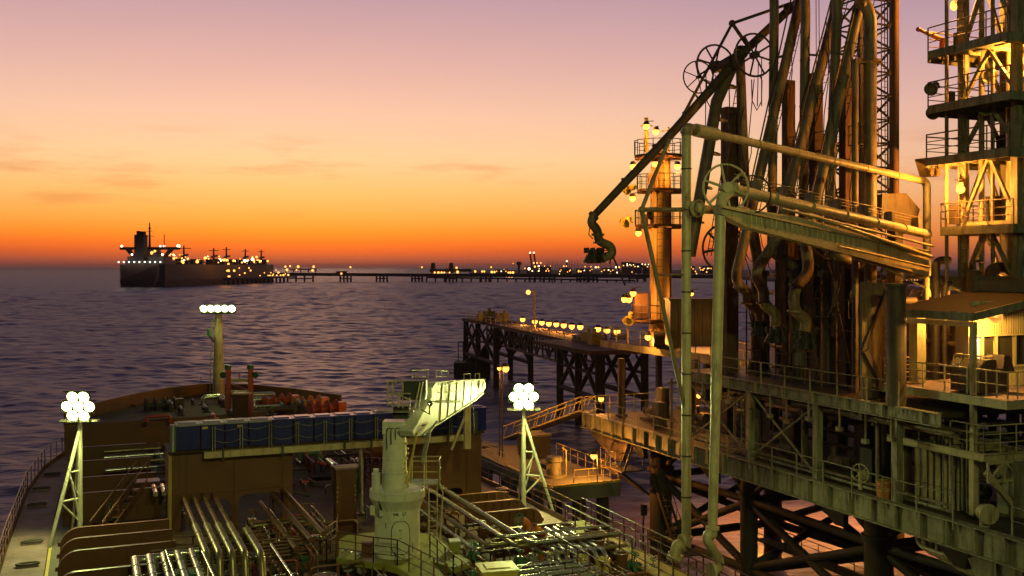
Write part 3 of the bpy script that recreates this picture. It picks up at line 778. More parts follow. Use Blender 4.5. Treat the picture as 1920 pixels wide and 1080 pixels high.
for px, py, ln in ((755, 984, 6), (755, 998, 5)): q.tube([on_drum(px - ln / 2 + ln * k / 3, py, 0.045) for k in range(4)], 0.012, 5)
q.build('door_handle', BLACK, t)
# small stencilled line of lettering: SWL and load, drawn with short strokes that follow the drum
STROKES = {'S': [(1, 1, 0, 1), (0, 1, 0, .5), (0, .5, 1, .5), (1, .5, 1, 0), (1, 0, 0, 0)], 'W': [(0, 1, .25, 0), (.25, 0, .5, .7), (.5, .7, .75, 0), (.75, 0, 1, 1)], 'L': [(0, 1, 0, 0), (0, 0, 1, 0)],
           '5': [(1, 1, 0, 1), (0, 1, 0, .5), (0, .5, 1, .5), (1, .5, 1, 0), (1, 0, 0, 0)], 'T': [(0, 1, 1, 1), (.5, 1, .5, 0)]}
q = MB(); px = 742.5
for ch in 'SWL 5T':
    for (x0, y0, x1, y1) in STROKES.get(ch, []):
        q.tube([on_drum(px + x0 * 2.6, 957 - y0 * 5), on_drum(px + x1 * 2.6, 957 - y1 * 5)], 0.011, 4)
    px += 4.1
q.build('stencil_lettering', BLACK, t)
q = MB(); q.box(on_drum(707, 952, 0.12), (0.2, 0.2, 0.35), -YAW); q.box(on_drum(722, 953, 0.08), (0.14, 0.14, 0.22), -YAW); q.build('junction_box', CREAM_CLEAN, t)
q = MB(); pp = [on_drum(722, 948, 0.05), on_drum(721, 930, 0.2), on_drum(720, 915, 0.1)]; q.tube(pp, 0.03, 6); q.build('cable', BLACK, t)
# jib: welded box girder, pivoted beside the column
jr = atD(770, 800, CD - 0.2); jt = atD(893, 722, CD + 8.5)
jd = V(jt.x - jr.x, jt.y - jr.y, 0); jn = V(jd.y, -jd.x, 0).normalized()
def J(px, py, off=0.0): return atP(px, py, jr, jn) + jn * off
prof = [(760, 808), (768, 796), (785, 766), (797, 745), (797, 726), (803, 717), (862, 713), (897, 711), (899, 722), (895, 736), (880, 749), (850, 768), (820, 787), (797, 801), (779, 816), (764, 818)]
q = MB(); q.prism([J(a, b_, -0.3) for a, b_ in prof], jn * 0.6); q.build('jib', CREAM_CLEAN, t)
q = MB()
for i in range(9, 14): q.bar(J(*prof[i], 0.33), J(*prof[i + 1], 0.33), 0.05, 0.06)
for i in range(4, 7): q.bar(J(*prof[i], 0.33), J(*prof[i + 1], 0.33), 0.05, 0.06)
for u in (0.15, .3, .45, .6, .75, .9):
    A_, B_ = J(*[prof[5][k] + (prof[7][k] - prof[5][k]) * u for k in (0, 1)], 0.31), J(*[prof[13][k] + (prof[9][k] - prof[13][k]) * u for k in (0, 1)], 0.31)
    q.bar(A_, B_, .03, .05)
q.build('jib_flange', GREYG, t)
q = MB(); q.tube([J(782, 812, 0.5), J(768, 868, 0.55)], 0.09, 10); q.tube([J(782, 812, 0.5), J(800, 790, 0.45)], 0.055, 8); q.build('luffing_cylinder', GREYG, t)
q = MB(); q.tube([J(762, 810, 0.45), V(CX, CY, cz(905)) + CR * cw(18) - CF * 0.2], 0.05, 6)
for k in range(9): c = V(CX, CY, cz(830 + k * 9)) + CR * cw(18 + 3 * math.sin(k)) - CF * 0.25; q.sphere(c, 0.06, 8)
q.build('hydraulic_hose', YELLOW, t)
q = MB(); q.cyl(J(890, 722, 0.45), J(890, 722, 0.5), 0.2, 14); q.tube([J(888, 735), J(888, 820)], 0.012, 5); q.build('jib_head_sheave', BLACK, t)
q = MB()
for py in (885, 858, 828, 806): q.torus(V(CX, CY, cz(py)) + ux, (0, 0, 1), cw(24 - (914 - py) * .025), .018, 26, 5)
q.tube([V(CX, CY, cz(800)) + ux, V(CX, CY, cz(914)) + ux], .1, 6); q.build('weld_seams', CREAM_CLEAN, t)
for k in range(4):
    o_ = CR * (.16 * (k - 1.5)) - CF * cw(23 - k * .2)
    MB().tube([V(CX, CY, cz(838 - 9 * k)) + ux + o_ * 1.03, V(CX, CY, cz(818 - 5 * k)) + ux + o_ * 1.12, V(CX, CY, cz(800)) + ux + o_ * 1.02, J(780, 796, .4)], .022, 5).build('crane_cable', BLACK, t)
for k, (px, py) in enumerate(((712, 1000), (728, 970), (770, 985), (738, 1015), (776, 1010))):
    MB().tube([on_drum(px, py, .004), on_drum(px + .5, py + 9 + k * 2, .004)], .014, 4).build('rust_run', RUSTY, t)
# operator's stand, ladder and hoops at the column head
q = MB(); c0 = V(CX, CY, cz(768)) - CR * cw(2) - CF * 0.2
q.box(c0 + V(0, 0, 0.0), (1.5, 1.0, 0.05), -YAW)
q.build('operator_stand', GREYG, t)
q = MB()
for a, b_ in (((727, 760), (727, 714)), ((736, 764), (736, 714)), ((747, 764), (747, 735)), ((768, 770), (768, 745)), ((776, 768), (788, 718)), ((784, 768), (793, 716)), ((742, 720), (742, 712)), ((755, 765), (755, 716))):
    q.tube([atD(*a, CD - .7), atD(*b_, CD - .7)], 0.034, 6)
for a, b_ in (((725, 716), (760, 714)), ((725, 738), (770, 738)), ((725, 757), (768, 760)), ((736, 735), (768, 750))):
    q.tube([atD(*a, CD - .7), atD(*b_, CD - .7)], 0.03, 6)
q.build('stand_rail', CREAM, t)
q = MB(); q.box(atD(778, 727, CD - 0.1), (0.95, 0.7, 0.62), -YAW); q.box(atD(776, 744, CD - .1), (1.0, 0.7, 0.16), -YAW); q.box(atD(752, 772, CD - .1), (.6, .5, .5), -YAW); q.build('winch_cover', BLACK, t)
q = MB()
for (a, b_, c_, d_) in ((772, 802, 694, 710), (817, 839, 695, 709)):
    P = [J(a, d_), J(a, c_), J(b_, c_), J(b_, d_)]; q.tube(P, 0.025, 6); q.tube([J((a + b_) / 2, c_), J((a + b_) / 2, d_)], 0.018, 5); q.tube([J(a, d_ - 3), J(b_, d_ - 3)], 0.018, 5)
for (a, b_) in ((870, 882), (891, 899)): q.tube([J(a, 713), J(a, 701), J(b_, 701), J(b_, 711)], 0.022, 6)
q.build('jib_top_rail', CREAM, t)
q = MB()
for px in (836, 843): q.tube([J(px, 752, .5), J(px, 716, .5)], 0.022, 6)
for py in (720, 735, 752): q.tube([J(800, py, .5), J(843, py - 2, .5)], 0.02, 6)
q.tube([J(800, 752, .45), J(845, 752, .45)], 0.05, 6)
q.build('jib_side_rail', GREYG, t)
# rest for the jib
jrp = J(876, 748); t2 = thing('jib_rest', 'pale A-frame crutch on the brown house carrying the crane jib', 'support', V(jrp.x, jrp.y, HT + .1))
q = MB(); q.bar(V(jrp.x, jrp.y, HT + .1), jrp - V(0, 0, .05), 0.3, 0.24); q.build('crutch_post', CREAM, t2)
q = MB(); q.bar(V(jrp.x - 0.8, jrp.y, HT + .1), jrp - V(0, 0, 0.6), 0.1); q.build('crutch_brace', CREAM, t2)
# floodlight under the stand that whitens the jib
fp = atP(806, 757, jr + jn * 1.1, jn)
tl = thing('jib_floodlight', 'small floodlight by the operator stand shining on the crane jib', 'floodlight', fp, 'white ship floodlights')
fdir = (J(838, 738) - fp).normalized()
MB().lathe(fp, [(0.02, -0.12), (0.07, -0.1), (0.10, 0.02), (0.11, 0.04)], 12, fdir).build('drum_housing', DARKS, tl)
MB().lathe(fp, [(0.1, 0.035), (0.06, 0.05), (1e-3, 0.055)], 12, fdir).build('lens', MER, tl)
MB().tube([fp - fdir * .1, fp - fdir * .1 - V(0, 0, .4), atD(790, 768, CD - .4)], 0.025, 6).build('yoke', DARKS, tl)
point_light(fp + fdir * 0.22, tl, 30, MERC, 0.1, spot=(fdir, R(100)))
# ladder with a caged landing right of the pedestal
lb = atZ(812, 1012, 8.35); LD = CF.dot(lb - ORG)
t2 = thing('pedestal_ladder', 'pale ladder with a railed landing beside the crane pedestal', 'ladder', lb)
zt = CAMZ - (905 - 501) / FPX * LD
MB().ladder(lb, V(lb.x, lb.y, zt), CR, 0.36, 0.032, 0.4).build('ladder_rungs', CREAM, t2)
c = V(lb.x, lb.y, zt)
MB().box(c - CR * 0.35 + V(0, 0, .03), (1.25, 1.0, 0.06), -YAW).build('landing', GREYG, t2)
q = MB(); A_ = c - CR * 0.95 - CF * 0.5; B_ = c + CR * 0.28 - CF * 0.5; C_ = c + CR * 0.28 + CF * 0.5; E_ = c - CR * 0.95 + CF * .5
q.rail([A_, B_, C_, E_], h=1.02, step=0.62, r=0.028); q.build('landing_rail', CREAM, t2)
q = MB(); q.tube([lb + CR * .3, lb + CR * 0.42 + V(0, 0, 2.0), c + CR * .28], 0.03, 6); q.build('side_pole', CREAM, t2)

# ---------------------------------------------------------------- crane platform and walkways
t = thing('crane_platform', 'yellow-green lit steel platform round the foot of the white crane', 'platform', V(CX, CY, 8.3))
poly = [atZ(px, py, 8.34) for px, py in ((632, 1014), (650, 1004), (700, 998), (800, 1000), (838, 1014), (868, 1040), (882, 1052), (850, 1064), (806, 1052), (838, 1085), (800, 1100), (745, 1064), (720, 1058), (632, 1046))]
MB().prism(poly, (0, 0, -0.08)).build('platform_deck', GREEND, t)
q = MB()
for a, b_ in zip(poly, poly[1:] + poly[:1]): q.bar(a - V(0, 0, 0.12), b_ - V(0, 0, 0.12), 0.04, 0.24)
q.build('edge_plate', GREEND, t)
for p in poly[::2]: MB().bar(V(p.x, p.y, DZ), p - V(0, 0, 0.1), 0.12).build('platform_leg', OXIDE, t)
def zrail(pp, z, label, mat=OXIDE, mids=(0.36, 0.68)):
    return ship_rail([tuple(atZ(px, py, z)) for px, py in pp], label, mat=mat, h=1.0, step=0.95, mids=mids)
zrail([(634, 1044), (700, 1055), (745, 1060), (838, 1110)], 8.35, 'brown railing along the near edge of the crane platform')
zrail([(632, 1014), (632, 1044)], 8.35, 'short brown railing on the left end of the crane platform')
zrail([(806, 1046), (850, 1090), (900, 1130)], 8.35, 'brown railing on the right of the walkway leaving the crane platform')
zrail([(322, 1052), (480, 1046), (600, 1040), (630, 1020)], DZ + 0.3, 'thin brown railing crossing the deck below the five lagged pipes')
zrail([(560, 1062), (612, 1056), (632, 1046)], DZ + 0.3, 'short brown railing left of the crane platform near the valves')
p = on_drum(712, 1020, 0.5); b = thing('fire_hose_box', 'brown square box hung on the crane platform railing', 'box', p)
MB().box(p, (0.4, 0.25, 0.55), -YAW).build('box_body', OXIDE, b); MB().box(p + V(0, 0, .3), (.44, .29, .05), -YAW).build('lid', OXIDE, b)
p = atZ(852, 1034, 8.35); b = thing('instrument_box', 'small pale instrument box on the starboard corner of the crane platform', 'box', p)
MB().box(p + V(0, 0, 0.22), (0.42, 0.4, 0.44), -YAW + .2).build('box_body', GREEND, b); MB().box(p + V(0, 0, 0.46), (0.46, 0.44, 0.05), -YAW + .2).build('lid', WHITE, b)

# ---------------------------------------------------------------- cargo piping, port side
for i, x in enumerate((4.05, 4.5, 4.95, 5.4)):
    yb = 44.2 - 0.1 * i
    pipe_thing([V(x, 50.1, 9.2), V(x, yb, 9.2)], 0.085, f'bare brown pipe leading out of the left archway, {ORD[i]} from the left', OXIDE, 1.1, SILVER, 'brown pipes through the archway')
    pipe_thing([V(x, yb, 9.2), V(x, 39.6 - i * .12, 9.2), V(x, 39.3 - i * .12, 8.2)], 0.135, f'dull gold lagged pipe left of the crane, {ORD[i]} from the left', GOLD, 1.2, OXIDE, 'lagged pipes left of the crane')
pipe_thing([V(6.0, 43.6, 8.3), V(6.0, 43.4, 9.1), V(6.0, 39.2, 9.1), V(6.0, 38.8, 8.3)], 0.15, 'dull gold lagged deck pipe left of the crane, rightmost and shortest of the five', GOLD, 1.2, OXIDE, 'lagged pipes left of the crane')
for i in range(5):
    x = 1.55 + i * 0.52
    pipe_thing([V(x, 33, 8.95), V(x, 40.9 + i * 0.1, 8.95), V(x + .05, 41.0 + i * .1, 8.9), V(x + .75, 41.0 + i * .1, 8.85), V(x + .75, 41.0 + i * .1, 7.8)], 0.155 - 0.007 * i, f'shiny pale pipe bending to starboard in the port foreground, {ORD[i]} from the left', SILVER, 1.3, DARKS, 'shiny bent pipes in the port foreground', rad=0.4)
for i in range(6):
    pipe_thing([V(2.2, 41.9 + 0.16 * i, 8.2 + 0.10 * i), V(8.4, 41.9 + .16 * i, 8.2 + 0.10 * i)], 0.055, f'thin brown pipe lying across the deck behind the shiny bent pipes, {ORD[i]} from the front', OXIDE, 0, None, 'thin crossing pipes')
# bright sloping handrails / ladders at the foot of the picture
for i, (a, b_, lab) in enumerate((((311, 1032), (331, 1092), 'left of two bright sloping stair rails in the port foreground'), ((379, 1033), (405, 1090), 'right of two bright sloping stair rails in the port foreground'),
                             ((508, 1021), (556, 1092), 'bright sloping stair rail standing alone left of the crane platform'))):
    A_ = atZ(*a, 9.4); B_ = atZ(*b_, 9.3)
    t = thing('stair_rail', lab, 'handrail', B_)
    MB().tube([A_, B_], 0.05, 8).build('handrail', SILVER, t)
    q = MB()
    for k in range(4): p = A_.lerp(B_, k / 3); q.tube([p, V(p.x, p.y, DZ)], 0.028, 6)
    q.build('stanchions', OXIDE, t)
    q = MB()
    for k in range(1, 9): p = A_.lerp(B_, k / 9); q.box(p + V(-0.12, 0, -0.32), (0.05, 0.1, 0.06))
    q.build('toe_lugs', SILVER, t)
# valves with handwheels
def valve(p, label, s_=1.0, mat=OXIDE, wh=True):
    t = thing('valve', label, 'valve', p, 'deck valves')
    q = MB(); q.sphere(p + V(0, 0, 0.25 * s_), 0.2 * s_, 12); q.flange(p + V(0, -0.26 * s_, 0.25 * s_), (0, 1, 0), 0.24 * s_, 0.06); q.flange(p + V(0, 0.26 * s_, 0.25 * s_), (0, 1, 0), 0.24 * s_, 0.06)
    q.cyl(p, p + V(0, 0, .1), 0.15 * s_, 8); q.build('valve_body', mat, t)
    q = MB(); q.cyl(p + V(0, 0, 0.4 * s_), p + V(0, 0, 0.8 * s_), 0.05 * s_, 8); q.cyl(p + V(0, 0, 0.42 * s_), p + V(0, 0, 0.5 * s_), 0.13 * s_, 10); q.build('stem', SILVER, t)
    if wh: q = MB(); q.wheel(p + V(0, 0, 0.8 * s_), (0.2, -0.2, 1), 0.2 * s_, 0.028 * s_, 4, 0.05 * s_, 0.018 * s_); q.build('handwheel', mat, t)
for i, (px, py, s_, m_2, lab) in enumerate(((475, 992, 1.0, OXIDE, 'brown valve just behind the rightmost lagged pipe'), (487, 1020, 0.8, OXIDE, 'small valve in front of the second archway'), (545, 1010, .9, OXIDE, 'brown valve on the cross pipes before the second archway'),
        (435, 1066, 1.0, SILVER, 'shiny valve between the stair rails in the port foreground'), (418, 1070, .8, SILVER, 'small shiny valve beside the right port stair rail'), (490, 1050, 1.2, OXIDE, 'large dark valve left of the lone stair rail'),
        (470, 1078, 1.0, SILVER, 'shiny valve at the bottom edge left of the lone stair rail'), (572, 1052, .9, GREENP, 'green valve right of the lone stair rail'), (205, 975, .9, GREENP, 'green valve under the port light mast'), (650, 1070, 1.0, SILVER, 'shiny valve below the crane platform railing'), (676, 1074, .9, SILVER, 'second shiny valve below the crane platform railing'))):
    valve(atZ(px, py, DZ + 0.25), lab, s_, m_2)
# round tank hatches
for i, (px, py, lab) in enumerate(((442, 1078, 'round flat tank hatch at the bottom edge between the port stair rails'), (610, 1085, 'round tank hatch below the crane platform'), (270, 915, 'round tank hatch far down the port deck'))):
    p = atZ(px, py, DZ + 0.5); t = thing('tank_hatch', lab, 'hatch', p)
    MB().lathe(p, [(0.5, -0.5), (0.5, 0.0), (0.56, 0.0), (0.56, 0.08), (0.3, 0.14), (1e-3, 0.15)], 20).build('coaming', OXIDE, t)
    MB().torus(p + V(0, 0, .12), (0, 0, 1), 0.42, 0.03).build('rim', SILVER, t)
# green grating stair between port stair rails
a = atZ(322, 1080, 8.9); t = thing('deck_stair', 'short green grated stair between the two bright port stair rails', 'stair', a)
q = MB()
for k in range(14): q.box(atZ(330 + k * 3.6, 1079, 8.75), (0.05, 0.7, 0.3), 0)
q.build('treads', GREENP, t)
q = MB(); q.bar(atZ(326, 1078, 8.75), atZ(382, 1076, 8.75), 0.06, 0.3); q.build('stringer', GREENP, t)
# cross piping farther along the port deck, behind the light mast
for i in range(7):
    y = 56 + i * 2.1
    pipe_thing([V(0.8, y, DZ + 0.9), V(4.2, y + 0.1, DZ + 0.9)], 0.08, f'pale pipe across the far port deck beyond the light mast, {ORD[i]} from the front', SILVER if i % 2 else GOLD, 0.9, DARKS, 'pipes across the far port deck')
for i in range(3):
    x = 2.9 + i * 0.4
    pipe_thing([V(x, 51.5, DZ + 1.6), V(x, 53.6, DZ + 1.6), V(x, 53.9, DZ + 0.8)], 0.12, f'short shiny pipe stub left of the brown house, {ORD[i]} from the left', SILVER, .7, OXIDE, 'shiny pipe stubs left of the brown house')
a = V(0.4, 50.5, DZ); t = thing('deck_ladder', 'brown inclined ladder leaning over the deck webs near the port light mast', 'ladder', a)
q = MB(); q.stair(V(0.5, 49.2, DZ + 0.1), V(2.6, 53.2, DZ + 1.9), V(-0.5, 0.3, 0), 9); q.build('ladder_frame', OXIDE, t); MB().box(V(2.6, 53.6, DZ + 1.86), (1.2, .9, .06)).build('ladder_landing', OXIDE, t)

# ---------------------------------------------------------------- cargo piping, starboard side and manifold
for i, (x, z, r_) in enumerate(((14.3, 8.6, .07), (14.75, 8.8, .08), (15.2, 9.2, .06), (15.65, 8.9, .09), (16.1, 9.1, .07), (16.5, 8.7, .08))):
    pipe_thing([V(x, 49.8, z), V(x, 37.6 - .45 * i + 0.9, z), V(20.2, 37.6 - .45 * i + 0.9, z)], r_, f'long shiny pipe right of the crane turning to starboard, {ORD[i]} from the left', SILVER if i % 2 == 0 else GOLD, 2.2, OXIDE, 'long pipes right of the crane', rad=.35)
for i, (x, z) in enumerate(((8.2, 8.9), (8.7, 9.1), (7.6, 8.6))):
    pipe_thing([V(x, 50, z), V(x + .1, 41.2, z)], 0.12, f'brown pipe from the open bay towards the crane, {ORD[i]} of three', OXIDE, 1.6, GOLD, 'brown pipes behind the crane')
for i in range(6):
    x = 17.0 + i * 0.36
    pipe_thing([V(x, 40.0 - 0.1 * i, 8.75), V(x, 36.2 - 0.12 * i, 8.75), V(x, 35.9 - .12 * i, 8.1)], 0.10, f'brightly lit short pipe by the starboard rail, {ORD[i]} from the left', SILVER, 1.4, OXIDE, 'brightly lit pipes by the starboard rail')
for i in range(6):
    y = 35.6 - i * 0.62
    pipe_thing([V(14.6, y, 8.55), V(17.8, y, 8.55)], 0.09, f'bright pipe crossing the starboard manifold area, {ORD[i]} from the back', SILVER, .8, OXIDE, 'bright cross pipes of the manifold', flanges=(0.3, 0.8))
# vent pots (open drums with pale rims)
pots = [(1060, 1024, .36, .95), (1075, 1048, .3, .9), (1095, 1062, .3, .8), (1112, 1030, .34, .9), (1120, 1050, .28, .9), (1050, 1046, .26, .7), (1145, 1044, .22, .6), (1165, 1068, .26, .7), (1090, 1075, .3, .7), (1130, 1075, .3, .6)]
for i, (px, py, r_, h) in enumerate(pots):
    p = atZ(px, py, 8.0)
    t = thing('manifold_pot', 'x', 'drum', p, 'upright rimmed drums of the manifold')
    t['label'] = 'brown rimmed drum beside the starboard rail, ' + ['largest and farthest', 'second in the front rank', 'nearest but one at the middle', 'in the back rank towards the rail', 'in the middle next to the rail', 'small one at the left', 'smallest, tucked under the rail', 'small one at the right foot of the rail', 'yellowish one at the bottom edge', 'right one at the bottom edge'][i]
    m2 = YELLOW if i in (8, 9) else OXIDE
    MB().lathe(p, [(r_, -0.4), (r_, h * 0.85), (r_ * 1.12, h * .85), (r_ * 1.12, h * .95), (r_ * .8, h * .95), (r_ * .75, h * .6), (1e-3, h * .6)], 18).build('drum_body', m2, t)
    MB().torus(p + V(0, 0, h * .95), (0, 0, 1), r_ * 1.02, 0.03).build('rim', SILVER, t)
# hooded vents, orange
for i, (px, py, lab) in enumerate(((990, 1024, 'taller orange hooded vent before the starboard pipes'), (1017, 1044, 'shorter orange hooded vent right of the taller one'))):
    p = atZ(px, py, 8.0); t = thing('hooded_vent', lab, 'vent', p)
    P = fillet([p - V(0, 0, .4), p + V(0, 0, 0.95), p + V(-0.42, -0.1, 1.2)], 0.4)
    MB().tube(P, 0.19, 12).build('vent_pipe', ORANGE, t)
    MB().lathe(P[-1], [(0.2, -0.05), (0.27, 0.08), (0.2, 0.1)], 14, V(-0.42, -0.1, .25)).build('vent_hood', GREENP if i == 0 else ORANGE, t)
# yellow-green locker
p = atZ(932, 1084, 8.3); t = thing('yellow_locker', 'square yellow-green locker at the bottom edge between crane and manifold', 'locker', p)
MB().box(p + V(0, 0, 0.1), (1.35, 1.15, 0.55), -0.15).build('locker_body', YELLOW, t)
q = MB(); q.box(p + V(0, 0, 0.41), (1.45, 1.25, 0.07), -0.15); q.box(p + V(0.0, 0.05, 0.46), (0.9, 0.7, 0.04), -0.15); q.build('lid', YELLOW, t)
p = atZ(892, 1082, 8.2); t = thing('green_pump', 'small green pump set left of the yellow-green locker', 'pump', p)
q = MB(); q.cyl(p + V(-.3, 0, .1), p + V(.3, 0, .1), .18, 12); q.box(p - V(0, 0, .15), (.8, .5, .1)); q.build('pump_motor', GREENP, t); MB().sphere(p + V(.42, 0, .1), .2, 10).build('pump_casing', GREENP, t)
for i, (px, py, s_, m_2, lab) in enumerate(((905, 1005, .8, OXIDE, 'brown valve among the long pipes right of the crane ladder'), (930, 1000, .7, SILVER, 'shiny valve on the bend of the long starboard pipes'), (1000, 1060, .9, SILVER, 'shiny valve in front of the shorter orange vent'), (975, 1062, .8, GREENP, 'green valve right of the yellow-green locker'),
        (1030, 1072, .9, SILVER, 'shiny valve at the bottom edge under the orange vents'), (890, 1050, .8, GREENP, 'green valve by the walkway end near the instrument box'), (1190, 1072, .9, GREENP, 'green valve on the lit strip between the starboard rails'), (1235, 1062, .8, OXIDE, 'brown valve outboard of the starboard catwalk'), (1262, 1072, .9, CREAM, 'pale valve at the foot of the first arm riser'), (1225, 1076, .7, SILVER, 'small shiny valve outboard of the starboard catwalk'), (1182, 1040, .7, GREENP, 'green valve in the middle of the starboard catwalk'))):
    valve(atZ(px, py, DZ + .5), lab, s_, m_2)
# starboard catwalk
t = thing('catwalk', 'green-lit narrow catwalk between two brown railings by the starboard edge', 'walkway', V(20.4, 34, 8.3))
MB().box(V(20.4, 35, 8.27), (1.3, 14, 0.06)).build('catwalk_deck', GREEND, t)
q = MB()
for y in range(29, 43, 2): q.bar(V(19.85, y, DZ), V(19.85, y, 8.24), 0.1); q.bar(V(20.95, y, DZ), V(20.95, y, 8.24), 0.1)
q.build('catwalk_legs', OXIDE, t)
ship_rail([(21.05, 28, 8.3), (21.05, 42.2, 8.3)], 'outer brown railing of the starboard catwalk', h=1.0, step=1.0)
ship_rail([(19.75, 28, 8.3), (19.75, 41.2, 8.3)], 'inner brown railing of the starboard catwalk', h=1.0, step=1.0)
ship_rail([(17.3, 28, 8.3), (17.3, 37.0, 8.3)], 'short brown railing between the manifold drums and the bright pipes', h=0.9, step=1.0)
p = atZ(942, 945, DZ); t = thing('mooring_bollard', 'dark twin bollard on the orange-lit starboard deck beyond the brown house', 'bollard', p)
q = MB(); q.lathe(p, [(.3, 0), (.26, .1), (.26, .5), (.33, .55), (.33, .62), (1e-3, .64)], 14); q.lathe(p + V(.3, .9, 0), [(.3, 0), (.26, .1), (.26, .5), (.33, .55), (.33, .62), (1e-3, .64)], 14); q.build('bollard_posts', DARKS, t); MB().box(p + V(.15, .45, .03), (.9, 1.7, .06), -.3).build('bollard_base', DARKS, t)
# miscellaneous dark pipework that fills the deck between the big runs
rnd = random.Random(3)
k = 0
for (x0, x1, y0, y1, n, vert) in ((5.8, 9.6, 44, 49, 9, 1), (7.0, 10.3, 31, 38, 16, 1), (12.6, 15.4, 30, 37, 18, 1), (12.5, 14.2, 38, 49, 8, 1), (15.5, 19.4, 30, 34, 16, 1), (1.2, 6.6, 30, 36, 10, 1)):
    for i in range(n):
        a = V(rnd.uniform(x0, x1), rnd.uniform(y0, y1), DZ + rnd.uniform(0.15, 0.8)); ln = rnd.uniform(0.8, 2.8)
        b_ = a + (V(ln, 0, 0) if rnd.random() < 0.5 else V(0, ln, 0))
        if b_.x > 19.2: b_.x = 19.2
        m2 = rnd.choice((OXIDE, OXIDE, SILVER, GOLD, DARKS, GREENP))
        pipe_thing([a, b_, V(b_.x, b_.y, DZ)], rnd.uniform(0.04, 0.11), 'short elbowed pipe in the tangle of small pipework on the deck', m2, 0, None, 'small elbowed pipes of the deck pipework', flanges=(0.5,), seg=8)
        k += 1

# ---------------------------------------------------------------- front of the ship's own accommodation with its deck floodlights
hs = thing('wheelhouse', 'white front of the tanker wheelhouse with a signal mast, behind the viewpoint', 'deck house', V(9, -3, DZ))
MB().box(V(9, -3.2, 13.5), (23, .3, 12)).build('front_bulkhead', WHITE, hs)
MB().box(V(9, -6.2, 19.6), (24, 6.0, .15)).build('wheelhouse_roof', GREYG, hs)
MB().tube([V(9, -6, 19.6), V(9, -6, 34)], [.5, .25], 12).build('signal_mast', CREAM, hs)
MB().box(V(8, -6, 32.6), (9, .3, .2)).build('mast_yard', CREAM, hs)
for i, (x, pw) in enumerate(((4.2, 14000), (11.8, 9500))):
    c = V(x, -5.6, 33.1); d = (V(9 if i == 0 else 31, 42, 4 if i == 0 else 13) - c).normalized()
    tl = thing('floodlight', ['port floodlight on the yard of the wheelhouse signal mast', 'starboard floodlight on the yard of the wheelhouse signal mast'][i], 'floodlight', c, 'white ship floodlights')
    MB().lathe(c, [(0.05, -0.34), (.2, -0.3), (.3, -0.05), (.34, 0.05)], 16, d).build('drum_housing', DARKS, tl)
    MB().lathe(c, [(.33, 0.03), (.2, 0.09), (1e-3, 0.12)], 16, d).build('lens', MER, tl)
    MB().bar(c - V(0, .2, .45), c - V(0, .2, .1), .06).build('yoke', DARKS, tl)
    point_light(c + d * .4, tl, pw, MERC, .3, spot=(d, R(64) if i == 0 else R(84)))

# fine bright pipework and trays that cover the deck between the larger runs
rnd = random.Random(8)
for (x0, x1, y0, y1, n) in ((3.9, 9.5, 51.5, 70, 30), (9.5, 16.5, 52.5, 70, 30), (5.8, 10.0, 38.5, 49, 26), (12.8, 16.8, 38.5, 48, 22), (.2, 7.5, 33, 40.4, 24), (13.5, 19.2, 30.5, 36, 30), (7.2, 10.5, 32, 38, 18)):
    for i in range(n):
        x = rnd.uniform(x0, x1); y = rnd.uniform(y0, y1); z = DZ + rnd.uniform(.25, 1.15); L_ = rnd.uniform(1.2, 4.5); r_ = rnd.choice((.025, .03, .04, .05, .07))
        if rnd.random() < .65: a = V(x, y, z); b_ = V(x, min(y + L_, y1 + .5), z)
        else: a = V(x, y, z); b_ = V(min(x + L_ * .7, x1), y, z)
        if (b_ - a).length < .4: continue
        t = thing('thin_pipe', 'thin straight pipe among the dense small pipework of the deck', 'pipe', a, 'thin pipes of the deck pipework')
        q = MB(); q.tube(fillet([V(a.x, a.y, DZ + .02), a, b_, V(b_.x, b_.y, DZ + .02)], .15), r_, 7)
        for k in range(1, 4): c = a.lerp(b_, k / 4); q.flange(c, b_ - a, r_ * 1.7, .06, 8)
        q.build('pipe_run', rnd.choice((SILVER, SILVER, OXIDE, OXIDE, RED, DARKS, GOLD)), t)
        MB().box(a.lerp(b_, .5) - V(0, 0, (a.z - DZ) / 2), (.1, .1, a.z - DZ)).build('pipe_support', OXIDE, t)
# ================================================================ THE JETTY
JX = 32.0; LZ = 9.8; UZ = 14.0
jet = thing('jetty_platform', 'two-storey weathered steel jetty platform on braced legs at the right', 'jetty', V(40, 45, 0))
MB().box(V(43.2, 42.0, LZ - 0.16), (22.0, 42, 0.24)).build('lower_deck', paint('jetty_deck_plate', (0.045, 0.03, 0.02), 0.6, rust=0.5, streak=False), jet)
# ship-side edge girder of the lower deck, with web stiffeners
q = MB()
q.box(V(JX, 42, LZ - 0.5), (0.05, 44, 1.0)); q.box(V(JX - 0.02, 42, LZ + 0.03), (0.42, 44, 0.05)); q.box(V(JX - 0.02, 42, LZ - 1.02), (0.42, 44, 0.05))
for i in range(31): q.box(V(JX - 0.12, 21 + i * 1.42, LZ - 0.5), (0.18, 0.04, 0.94))
q.build('edge_girder', GREYG, jet)
q = MB(); q.prism([V(JX + .1, 63.6, LZ - 1.05), V(JX + .1, 61.5, LZ - 1.9), V(JX + .1, 59.5, LZ - 2.6), V(JX + .1, 58.4, LZ - 2.5), V(JX + .1, 57.5, LZ - 1.05)], (0.25, 0, 0)); q.build('end_bracket', ARMD, jet)
MB().box(V(43.2, 63.9, LZ - 0.6), (22, 0.06, 0.8)).build('end_girder', GREYG, jet)
